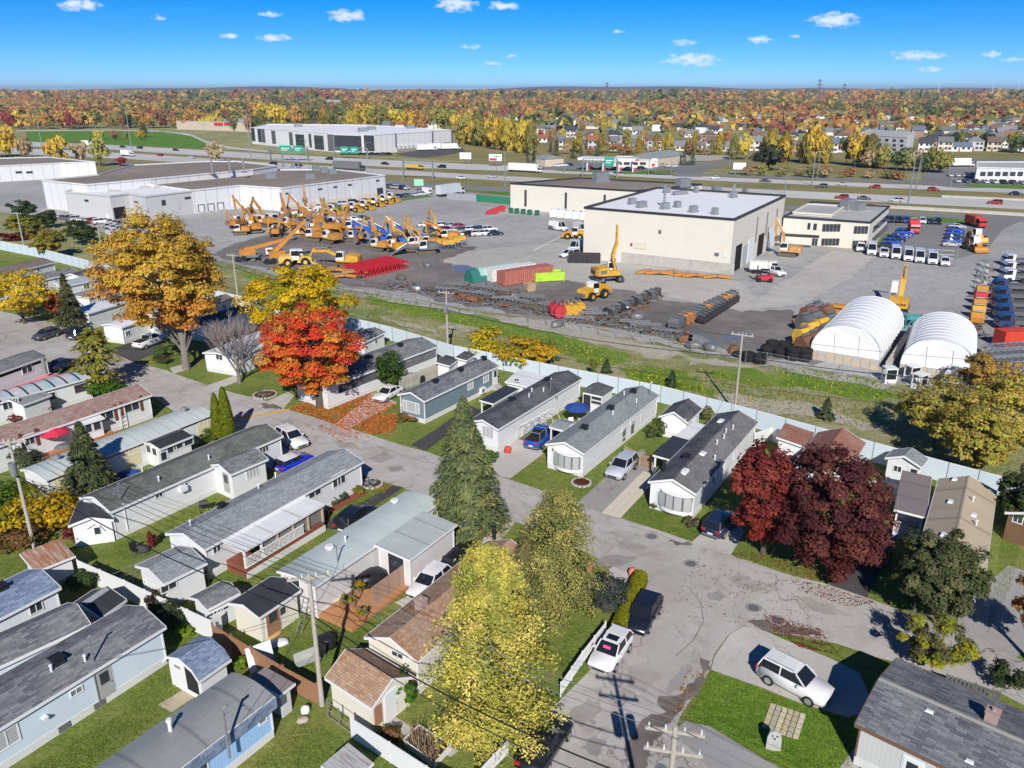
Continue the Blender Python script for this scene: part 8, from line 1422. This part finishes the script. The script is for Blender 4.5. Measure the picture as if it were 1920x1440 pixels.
SUB = [subm(k) for k in range(4)]; WC = [('white', (.64, .64, .63)), ('cream', (.6, .54, .42)), ('white', (.66, .66, .66)), ('pale grey', (.45, .46, .48)), ('brick', (.32, .2, .15))]; RC = [('grey', (.14, .145, .15)), ('dark', (.05, .052, .06)), ('brown', (.15, .1, .075)), ('slate blue', (.12, .15, .2)), ('rust', (.26, .1, .06)), ('grey', (.2, .2, .2))]
def sub_house(px, py, zone, rz, full=True):
    k = random.randrange(4); (wn1, wc), (rn1, rc) = random.choice(WC), random.choice(RC); s = SUB[k]; o = thing('suburban_house', f'{wn1} house with {rn1} roof {zone}', 'house', pt(px, py), rz, f'{wn1} {rn1}-roofed houses {zone}')
    ob('wall', s[0], o, color=wc); r = ob('roof', s[1], o, color=rc)
    if full:
        for q in s[4]: ob('window', s[2], o, q[:3], q[3])
        ob('door', s[3], o, s[5])
        if random.random() < .4: ob('chimney', s[6], r, (1.5, .8, s[7]-1.))
for x in range(1040, 1560, 37): sub_house(x+random.uniform(-8, 8), 279+random.uniform(-2.5, 2.5)+(x-1040)*.008, 'in the first row behind the dry meadow', -.2+random.uniform(-.2, .2))
for j, y in enumerate((283, 276, 270, 264.5, 259.5, 255)):
    for x in range(1560 if j < 4 else 1500, 1930, 34): 
        if 1600 < x < 1715 and y > 262: continue
        sub_house(x+random.uniform(-9, 9)+j*11, y+random.uniform(-2, 2), 'in the close rows at the right', -.35+random.uniform(-.25, .25)+(1.57 if random.random() < .3 else 0), j < 4)
for y in (268, 262, 256, 250, 245, 240, 235, 230, 226, 222):
    for x in range(945, 1480 if y > 250 else 1930, 40):
        if random.random() < .6: sub_house(x+random.uniform(-18, 18), y+random.uniform(-2, 2), 'among the trees in the middle distance', random.uniform(-.6, .6), y > 255)
for x, y in [(random.uniform(560, 950), random.uniform(236, 246)) for _ in range(14)]: sub_house(x, y, 'behind the charcoal warehouse', random.uniform(-.5, .5), False)
# tree kinds seen across the highway, one crown mesh for each shape
PRO = []
for k in range(4):
    pos, nor, K, cc = crown_broad(1, 1, .55, 420, [(255, 255, 255)], 34, .3, .1, .4); pos[:, 2] += .62; m = MB(); m.tube((0, 0, -.02), (0, 0, .5), .055, .03, 6); limbs(m, (0, 0, .7), cc+np.array([0, 0, .62]), .03, .2, 6, .008, .03); PRO.append((leaf_mesh('crown', pos, nor, .12*(.6+.7*rng.random(420)), .7, K*1.5), m.mesh('trunk', BARK, uv=False)))
for k in range(2):
    n = 480; z = rng.random(n); a = rng.random(n)*6.283; r = (np.sin(np.pi*np.clip(z*.9+.08, 0, 1))**.6)*(.35+.75*rng.random(n)**.5)*(.8+.3*np.sin(a*3+z*9)); P_ = np.stack([np.cos(a)*r, np.sin(a)*r, .06+z*.94], 1); N_ = np.stack([np.cos(a), np.sin(a), .3+0*a], 1)+rng.normal(size=(n, 3))*.4
    PRO.append((leaf_mesh('crown', P_, N_, .13*(.6+.7*rng.random(n)), .6, np.ones((n, 3))*(.55+.5*rng.random((n, 1)))), MB().tube((0, 0, -.02), (0, 0, .7), .05, .02, 6).mesh('trunk', BARK, uv=False)))
pos, nor, K, T = conifer_pts(1, 1, .06, 520, 60, [(255, 255, 255)], .25, .9, .5); PRO.append((leaf_mesh('crown', pos, nor, .12, .35, K*1.4, NEEDLE, T), MB().tube((0, 0, -.02), (0, 0, .9), .05, .01, 6).mesh('trunk', BARK, uv=False)))
TC = {'golden': (.52, .36, .05), 'yellow': (.55, .43, .07), 'olive': (.28, .26, .07), 'rust': (.33, .17, .08), 'orange': (.44, .25, .08), 'crimson': (.26, .05, .06), 'green': (.12, .155, .055), 'dark green': (.05, .07, .04), 'tan': (.38, .29, .16)}
def ftree(px, py, h, w, c, zone, kind=None, z=0):
    k = kind if kind is not None else random.randrange(4); shp = 'columnar' if k in (4, 5) else 'spruce' if k == 6 else 'round-crowned'; j = random.uniform(.8, 1.2); col = tuple(v*j for v in TC[c])
    o = thing('spruce_tree' if k == 6 else 'poplar_tree' if k in (4, 5) else 'autumn_tree', f'{c} {shp} tree {zone}', 'tree', pt(px, py), random.uniform(0, 6.28), f'{c} {shp} trees {zone}'); s = (w/2, w/2, h)
    ob('trunk', PRO[k][1], o, None, None, None, s); ob('crown', PRO[k][0], o, None, None, col, s)
def trow(n, x0, x1, ya, yb, hs_, cols, zone, kinds=None, wr=.75):
    for _ in range(n):
        x = random.uniform(x0, x1); f = (x-x0)/(x1-x0); h = random.uniform(*hs_); ftree(x, ya+(yb-ya)*f+random.uniform(-2, 2), h, h*random.uniform(wr*.8, wr*1.2), random.choice(cols), zone, random.choice(kinds) if kinds else None)
trow(34, -20, 330, 242, 240, (9, 15), ['golden', 'orange', 'crimson', 'rust', 'yellow', 'green', 'crimson'], 'behind the interchange lawn'); trow(14, 320, 480, 241, 246, (8, 13), ['golden', 'orange', 'yellow', 'green', 'rust'], 'around the shopping store')
trow(36, 480, 900, 236, 250, (13, 20), ['golden', 'yellow', 'olive', 'yellow', 'orange', 'olive'], 'behind the charcoal warehouse', [0, 1, 4, 5, 2]); trow(30, 855, 1010, 268, 290, (12, 19), ['golden', 'yellow', 'olive', 'golden'], 'beside the loading yard', [0, 1, 4, 5, 4], .6)
trow(24, 1000, 1400, 284, 290, (6, 13), ['golden', 'yellow', 'olive', 'golden', 'yellow', 'tan'], 'in front of the first house row', [4, 5, 4, 0], .45); trow(18, 1370, 1660, 300, 314, (9, 17), ['golden', 'olive', 'yellow', 'olive', 'green'], 'in the rough meadow beyond the highway', [4, 5, 0, 1], .6)
trow(20, 1600, 1780, 312, 325, (6, 10), ['olive', 'green', 'olive', 'tan'], 'in the rough meadow beyond the highway', None, 1.1); trow(16, 1000, 1340, 286, 292, (3, 6), ['tan', 'rust', 'olive'], 'as low brush behind the fuel station', None, 1.3); trow(24, 1400, 1700, 328, 336, (2, 4), ['tan', 'rust', 'olive', 'green'], 'as low brush along the highway verge', None, 1.7); trow(18, 1780, 1930, 277, 287, (7, 10), ['olive', 'green', 'dark green'], 'behind the dealership')
trow(50, 940, 1930, 262, 272, (4, 8), list(TC), 'between the suburb rows'); trow(60, 940, 1930, 236, 254, (5, 9), list(TC), 'beyond the suburb rows')
for x, y, h, w, c, z, k in ((1440, 320, 10, 17, 'dark green', 'as a big round bush beside the highway', 0), (112, 316, 13, 11, 'golden', 'rising behind the low white factory building', 1), (155, 312, 11, 8, 'tan', 'behind the factory roof', 2), (190, 312, 12, 10, 'olive', 'behind the factory roof', 0), (228, 312, 4, 6, 'crimson', 'behind the factory roof', 1), (405, 305, 9, 9, 'tan', 'at the end of the factory roof', 3), (20, 300, 15, 14, 'golden', 'at the left edge by the interchange', 0), (-8, 296, 15, 14, 'yellow', 'at the left edge by the interchange', 1), (50, 303, 12, 9, 'tan', 'at the left edge by the interchange', 2), (186, 262, 6, 8, 'yellow', 'on the interchange lawn', 0), (217, 263, 6, 8, 'rust', 'on the interchange lawn', 1), (236, 262, 5, 5, 'olive', 'on the interchange lawn', 2), (265, 262, 6, 8, 'golden', 'on the interchange lawn', 3), (272, 258, 10, 5, 'green', 'on the interchange lawn', 4),
    (988, 311, 8, 4.5, 'dark green', 'in front of the beige pavilion', 6), (1001, 311, 8.5, 4.5, 'dark green', 'in front of the beige pavilion', 6), (1033, 292, 8, 5, 'dark green', 'behind the beige pavilion', 6), (1044, 292, 10, 5, 'dark green', 'behind the beige pavilion', 6), (1075, 297, 9, 5, 'dark green', 'left of the fuel canopy', 6), (1088, 298, 8, 5, 'dark green', 'left of the fuel canopy', 6), (1120, 294, 9, 6, 'dark green', 'behind the fuel canopy', 6), (1283, 310, 11, 6, 'dark green', 'right of the fuel station shop', 6), (1296, 310, 11, 6, 'dark green', 'right of the fuel station shop', 6)): ftree(x, y, h, w, c, z, k)
# the woods out to the horizon: far too many crowns to count, one mass
def mass(n, y0, y1, rad, q, lim=None, pw=1.):
    Y = (y0**pw + (y1**pw-y0**pw)*rng.random(n))**(1/pw); X = (rng.random(n)*2-1)*Y*.72; py_ = []
    zc = Y*cp + CAM_H*sp; px_ = 960 + FPX*X/zc; v = (CAM_H*cp - Y*sp)/zc; yy = 720+FPX*v; L_ = np.interp(px_, [-200, 330, 480, 850, 900, 1100, 2100], [241, 241, 236, 235, 250, 258, 258]); keep = yy < L_ + (0 if lim is None else lim)
    res = (px_ > 900) & (yy > 209); keep &= ~(res & (rng.random(n) < .8)); X, Y = X[keep], Y[keep]; n = len(X); R_ = rad*(.6+.8*rng.random(n)); H_ = R_*(1.1+.7*rng.random(n))
    pal = lin([(190, 142, 84), (198, 164, 92), (176, 126, 84), (156, 92, 80), (142, 140, 78), (104, 114, 70), (204, 178, 86), (160, 134, 90), (120, 124, 76), (110, 120, 70), (82, 96, 62)]); bias = np.sin(X/170+Y/390)+np.sin(X/61-Y/140)*.6; idx = np.clip((bias+1.6)/3.2*9 + rng.normal(size=n)*3.2, 0, 10).astype(int); kc = pal[idx]
    own = np.repeat(np.arange(n), q); d = sph(n*q); d[:, 2] = np.abs(d[:, 2])*.9; d[:, 1] = d[:, 1]*.8-.25; C = np.stack([X[own]+d[:, 0]*R_[own]*.8, Y[own]+d[:, 1]*R_[own]*.8, H_[own]*(.55+.75*d[:, 2])], 1); N = d + rng.normal(size=d.shape)*.35
    return C, N, R_[own]*.42*(.7+.6*rng.random(n*q)), kc[own]*1.1*(.7+.5*rng.random((n*q, 1)))
A1 = mass(17000, 640, 2300, 5.5, 15, None, 1.6); A2 = mass(15000, 2200, 9500, 13, 7, None, 1.3)
tag(ob('far_woods', leaf_mesh('far_woods', np.concatenate([A1[0], A2[0]]), np.concatenate([A1[1], A2[1]]), np.concatenate([A1[2], A2[2]]), .75, np.concatenate([A1[3], A2[3]]))), 'autumn woods of orange, rust and green reaching to the horizon', 'woods', kind='stuff')
# low hills closing the horizon
m = MB(); xs = np.linspace(-14000, 14000, 90); hh = [max(20, 46+26*math.sin(x/2600+.6)+14*math.sin(x/900)+9*math.sin(x/340)+(38 if x < -2500 else 0)*max(0, math.sin((x+9000)/3200))) for x in xs]
m.loft([[(x, 11000, -5) for x in xs], [(x, 12200, h_*.8) for x, h_ in zip(xs, hh)], [(x, 13200, h_) for x, h_ in zip(xs, hh)], [(x, 15500, -5) for x in xs]], cap=False, closed=False); tag(ob('hills', m.mesh('hills', M_plain('wooded_hill', (.09, .065, .05), .95, .3, .004), True, False)), kind='structure')
# lamp masts, pylons, gantries, boards
def mast(label, bx, by, ty, arms=2, r=.22, col=None, name='light_mast', group=None):
    P = pt(bx, by); H_ = at_dist(bx, ty, P, Vector((0, 1, 0))).z; o = thing(name, label, 'lamp post', P, -.2, group); pc('pole', MB().tube((0, 0, 0), (0, 0, H_), r, r*.5, 8), col or STEEL, o)
    for k in range(arms): s = 1 if k % 2 else -1; a_ = pc('arm', MB().path([(0, 0, H_-.2), (s*1.2, 0, H_+.3), (s*2.2, 0, H_+.35)], .07, 5), STEEL, o); ob('lamp_head', MB().box(s*2.2-.45, s*2.2+.45, -.2, .2, H_+.25, H_+.42).mesh('lamp_head', STEEL), a_)
MS = [(79, 276, 200, 'left of the interchange lawn'), (248, 286, 202, 'before the interchange lawn'), (471, 300, 207, 'left of the charcoal warehouse'), (183, 261, 234, 'on the interchange lawn'), (1701, 391, 295, 'by the concrete barrier'), (1717, 356, 293, 'on the dealership side'), (1724, 333, 291, 'behind the rough meadow'), (1522, 347, 286, 'by the yellow poplars'), (1532, 337, 291, 'second by the yellow poplars'), (1471, 363, 318, 'behind the workshop corner'), (1058, 324, 278, 'before the fuel station'), (947, 350, 286, 'left of the long cream building'), (931, 320, 276, 'beside the red and white board'), (1264, 239, 204, 'left of the sports ground'), (1287, 243, 208, 'second at the sports ground'), (1340, 238, 204, 'right of the sports ground'), (1131, 238, 207, 'far left of the sports ground'), (689, 326, 268, 'beyond the factory roof'), (578, 318, 262, 'behind the factory stacks'), (125, 243, 222, 'on the ramp at left'), (147, 243, 219, 'second on the ramp'), (192, 246, 220, 'third on the ramp'), (286, 255, 232, 'right of the interchange lawn'), (383, 258, 235, 'by the shopping store'), (414, 266, 238, 'right of the shopping store'), (1216, 329, 290, 'right of the fuel canopy'), (1258, 326, 288, 'by the side road'), (1366, 325, 285, 'by the side road board'), (1782, 352, 320, 'in the dealership lot'), (1790, 500, 458, 'at the end of the white vans')]
for bx, by, ty, z in MS: mast(f'grey lamp mast {z}', bx, by, ty, 2 if ty < 290 else 1, .28 if by-ty > 60 else .16)
def pylon(label, bx, by, ty):
    P = pt(bx, by); H_ = at_dist(bx, ty, P, Vector((0, 1, 0))).z; o = thing('power_pylon', label, 'pylon', P, .3); m = MB(); w0 = H_*.1
    for sx_ in (-1, 1):
        for sy_ in (-1, 1): m.bar((sx_*w0, sy_*w0, 0), (sx_*w0*.15, sy_*w0*.15, H_), .5, .5)
    for k in range(8):
        f, g = k/8, (k+1)/8; a_, b_ = w0*(1-.85*f), w0*(1-.85*g)
        for s in (-1, 1): m.bar((-a_, s*a_, H_*f), (b_, s*b_, H_*g), .25, .25); m.bar((a_, s*a_, H_*f), (-b_, s*b_, H_*g), .25, .25); m.bar((s*a_, -a_, H_*f), (s*b_, b_, H_*g), .25, .25)
    pc('tower', m, GREYM, o)
    for f in (.68, .82, .95): pc('crossarm', MB().bar((-H_*.13, 0, H_*f), (H_*.13, 0, H_*f), .6, .6), GREYM, o)
pylon('tall transmission pylon right of centre on the horizon', 1136, 206, 154); pylon('transmission pylon on the right horizon', 1531, 206, 148); pylon('fainter pylon beside the right horizon pylon', 1578, 205, 157); pylon('distant pylon beyond the fuel station', 1199, 206, 164)
for (x, y, t_) in ((1756, 190, 152), (1857, 190, 157), (1906, 188, 153)): mast(f'far chimney mast, {ORD[(x > 1800)+(x > 1900)]} from the left on the right horizon', x, y, t_, 0, 1.2, WHITE, 'chimney_mast')
GRN = M_plain('sign_green', (.02, .3, .2), .5, .1)
def gantry(label, xa, xb, yb, yt, signs):
    A_, B_ = pt(xa, yb), pt(xb, yb+1.5); h_ = at_dist(xa, yt, A_, Vector((0, 1, 0))).z; o = thing('sign_gantry', label, 'gantry', A_)
    for q in (A_, B_):
        for dy in (-.7, .7): pc('post', MB().tube(q-A_+Vector((0, dy, 0)), q-A_+Vector((0, dy, h_)), .3, .25, 6), STEEL, o)
    d = B_-A_; n = 9
    for dy in (-.7, .7):
        for z in (h_-1.4, h_): pc('truss_chord', MB().bar(Vector((0, dy, z)), d+Vector((0, dy, z)), .2, .2), STEEL, o)
        for k in range(n): pc('truss_web', MB().bar(d*(k/n)+Vector((0, dy, h_-1.4)), d*((k+1)/n)+Vector((0, dy, h_)), .14, .14), STEEL, o)
    for f0, f1 in signs: s_ = pc('sign_panel', MB().bar(d*f0+Vector((0, -1., h_-1.)), d*f1+Vector((0, -1., h_-1.)), .15, 3.6), GRN, o); ob('lettering', MB().bar(d*(f0+.04)+Vector((0, -1.1, h_-.6)), d*(f1-.04)+Vector((0, -1.1, h_-.6)), .02, .35).bar(d*(f0+.04)+Vector((0, -1.1, h_-1.5)), d*(f1-.1)+Vector((0, -1.1, h_-1.5)), .02, .3).mesh('lettering', TRIMW), s_)
gantry('sign gantry with two green panels left of the factory stacks', 508, 578, 301, 275, ((.28, .58), (.65, .9))); gantry('sign gantry with two green panels before the glazed warehouse bays', 628, 690, 297, 277, ((.2, .44), (.5, .72))); gantry('bare white sign gantry beyond the factory end', 757, 812, 335, 299, ()); gantry('white gantry before the fuel canopy', 1092, 1156, 332, 297, ((.62, .9),))
def board(label, bx, by, ty, w, mat, name='billboard', extra=None):
    P = pt(bx, by); H_ = at_dist(bx, ty, P, Vector((0, 1, 0))).z; o = thing(name, label, 'billboard', P, -.15)
    for s in (-1, 1): pc('post', MB().tube((s*w*.3, 0, 0), (s*w*.3, 0, H_*.55), .18, .18, 6), STEEL, o)
    pc('panel', MB().box(-w/2, w/2, -.2, .2, H_*.45, H_), mat, o)
    if extra: pc('red_print', MB().box(-w*.45, w*.1, -.24, -.2, H_*.48, H_*.68), extra, o); pc('dark_print', MB().box(-w*.1, w*.4, -.24, -.2, H_*.78, H_*.84), GREYM, o)
board('white roadside billboard by the loading yard', 873, 308, 286, 6, TRIMW); board('white and red roadside billboard beside the yellow poplars', 929, 312, 289, 6.5, TRIMW, extra=M_plain('billboard_red', (.5, .04, .06), .5)); board('white roadside board at the side road', 1385, 328, 305, 5.5, TRIMW); board('green and white totem sign at the factory entrance', 786, 358, 336, 3.6, M_plain('mint_sign', (.3, .6, .4), .5), 'totem_sign'); board('tall red and white fuel price totem', 1226, 326, 297, 2.6, TRIMW, 'totem_sign', M_plain('totem_red', (.5, .04, .06), .5))
# traffic and far parking
hx = pt(1380, 360)-pt(960, 336); HD = math.atan2(hx.y, hx.x)
for i, (x, y, k, c) in enumerate(((230, 277, 'sedan', CK), (262, 279, 'suv', CK), (330, 283, 'hatch', CN), (512, 309, 'suv', CN), (560, 312, 'sedan', CK), (617, 300, 'suv', CK), (722, 309, 'sedan', CK), (828, 315, 'suv', CK), (922, 333, 'sedan', CS), (360, 297, 'suv', CS), (1130, 342, 'suv', CK), (1180, 345, 'sedan', CN), (1435, 342, 'sedan', CG), (1540, 352, 'suv', CG), (1580, 348, 'sedan', CS), (1578, 373, 'suv', CR), (1620, 375, 'sedan', CG), (1680, 379, 'suv', CS), (1750, 358, 'hatch', CR), (1865, 383, 'suv', CR), (1905, 366, 'sedan', CN), (300, 293, 'hatch', CR), (865, 336, 'sedan', CW), (1340, 336, 'sedan', CW), (1010, 318, 'sedan', CK), (1640, 353, 'hatch', CR))): far_car(f'{["black", "navy", "silver", "grey", "dark red", "white"][[CK, CN, CS, CG, CR, CW].index(c)]} car on the highway, {ORD[i]} in the traffic', k, c, x, y, HD+(3.14 if i % 2 else 0), 'traffic on the highway')
box_truck('long white semi trailer passing before the beige pavilion', 985, 323, HD, CW, (.72, .72, .72), 17, 4.); box_truck('dark trailer truck on the near carriageway behind the factory', 655, 319, HD, CG, (.14, .14, .15), 18, 4.); box_truck('yellow flatbed truck under the bare gantry', 778, 318, HD, (.6, .4, .03), (.55, .38, .05), 9, 2.4); box_truck('white box truck on the highway at left', 167, 275, HD, CW, (.7, .7, .7), 12, 4); box_truck('white camper truck on the near carriageway at left', 240, 293, HD, CW, (.72, .72, .72), 9, 3.4)
row('in front of the dealership', (1775, 331), (1925, 335), 12, -1.6, 'cars at the dealership', seed=41); row('in the outer dealership row', (1785, 342), (1925, 346), 8, -1.6, 'cars at the dealership', seed=43); row('by the fuel station shop', (1040, 313), (1075, 311), 3, .3, 'cars at the fuel station', seed=44); row('under the fuel canopy', (1095, 318), (1215, 318), 5, .3, 'cars at the fuel station', seed=45); row('right of the fuel shop', (1225, 311), (1270, 314), 4, .6, 'cars at the fuel station', seed=46)
row('before the charcoal warehouse', (640, 290), (735, 291), 9, .9, 'cars at the warehouse', cols=[CK, CG, CN, CS], seed=47)
box_truck('white trailer with red emblem beside the dealership', 1800, 313, .15, CW, (.74, .74, .74), 14, 4.2)
for i, (x, y) in enumerate(((800, 283), (820, 281), (845, 281))): box_truck(f'white trailer at the loading yard, {ORD[i]} from the left', x, y, .5, CW, (.74, .74, .74), 13, 4, 1., 'trailers at the loading yard')
# clear autumn air
m = MB().box(-16000, 16000, -300, 16500, -8, 92); hz = ob('haze', m.mesh('haze', uv=False)); t = NT('haze_air'); t.n.remove(t.b); v = t.node('ShaderNodeVolumePrincipled'); v.inputs['Color'].default_value = (.72, .84, 1, 1); v.inputs['Density'].default_value = 8e-5; v.inputs['Anisotropy'].default_value = .2; t.l.new(v.outputs[0], t.out.inputs['Volume']); hz.data.materials.append(t.m); tag(hz, 'thin blue air over the whole landscape', 'haze', kind='stuff')
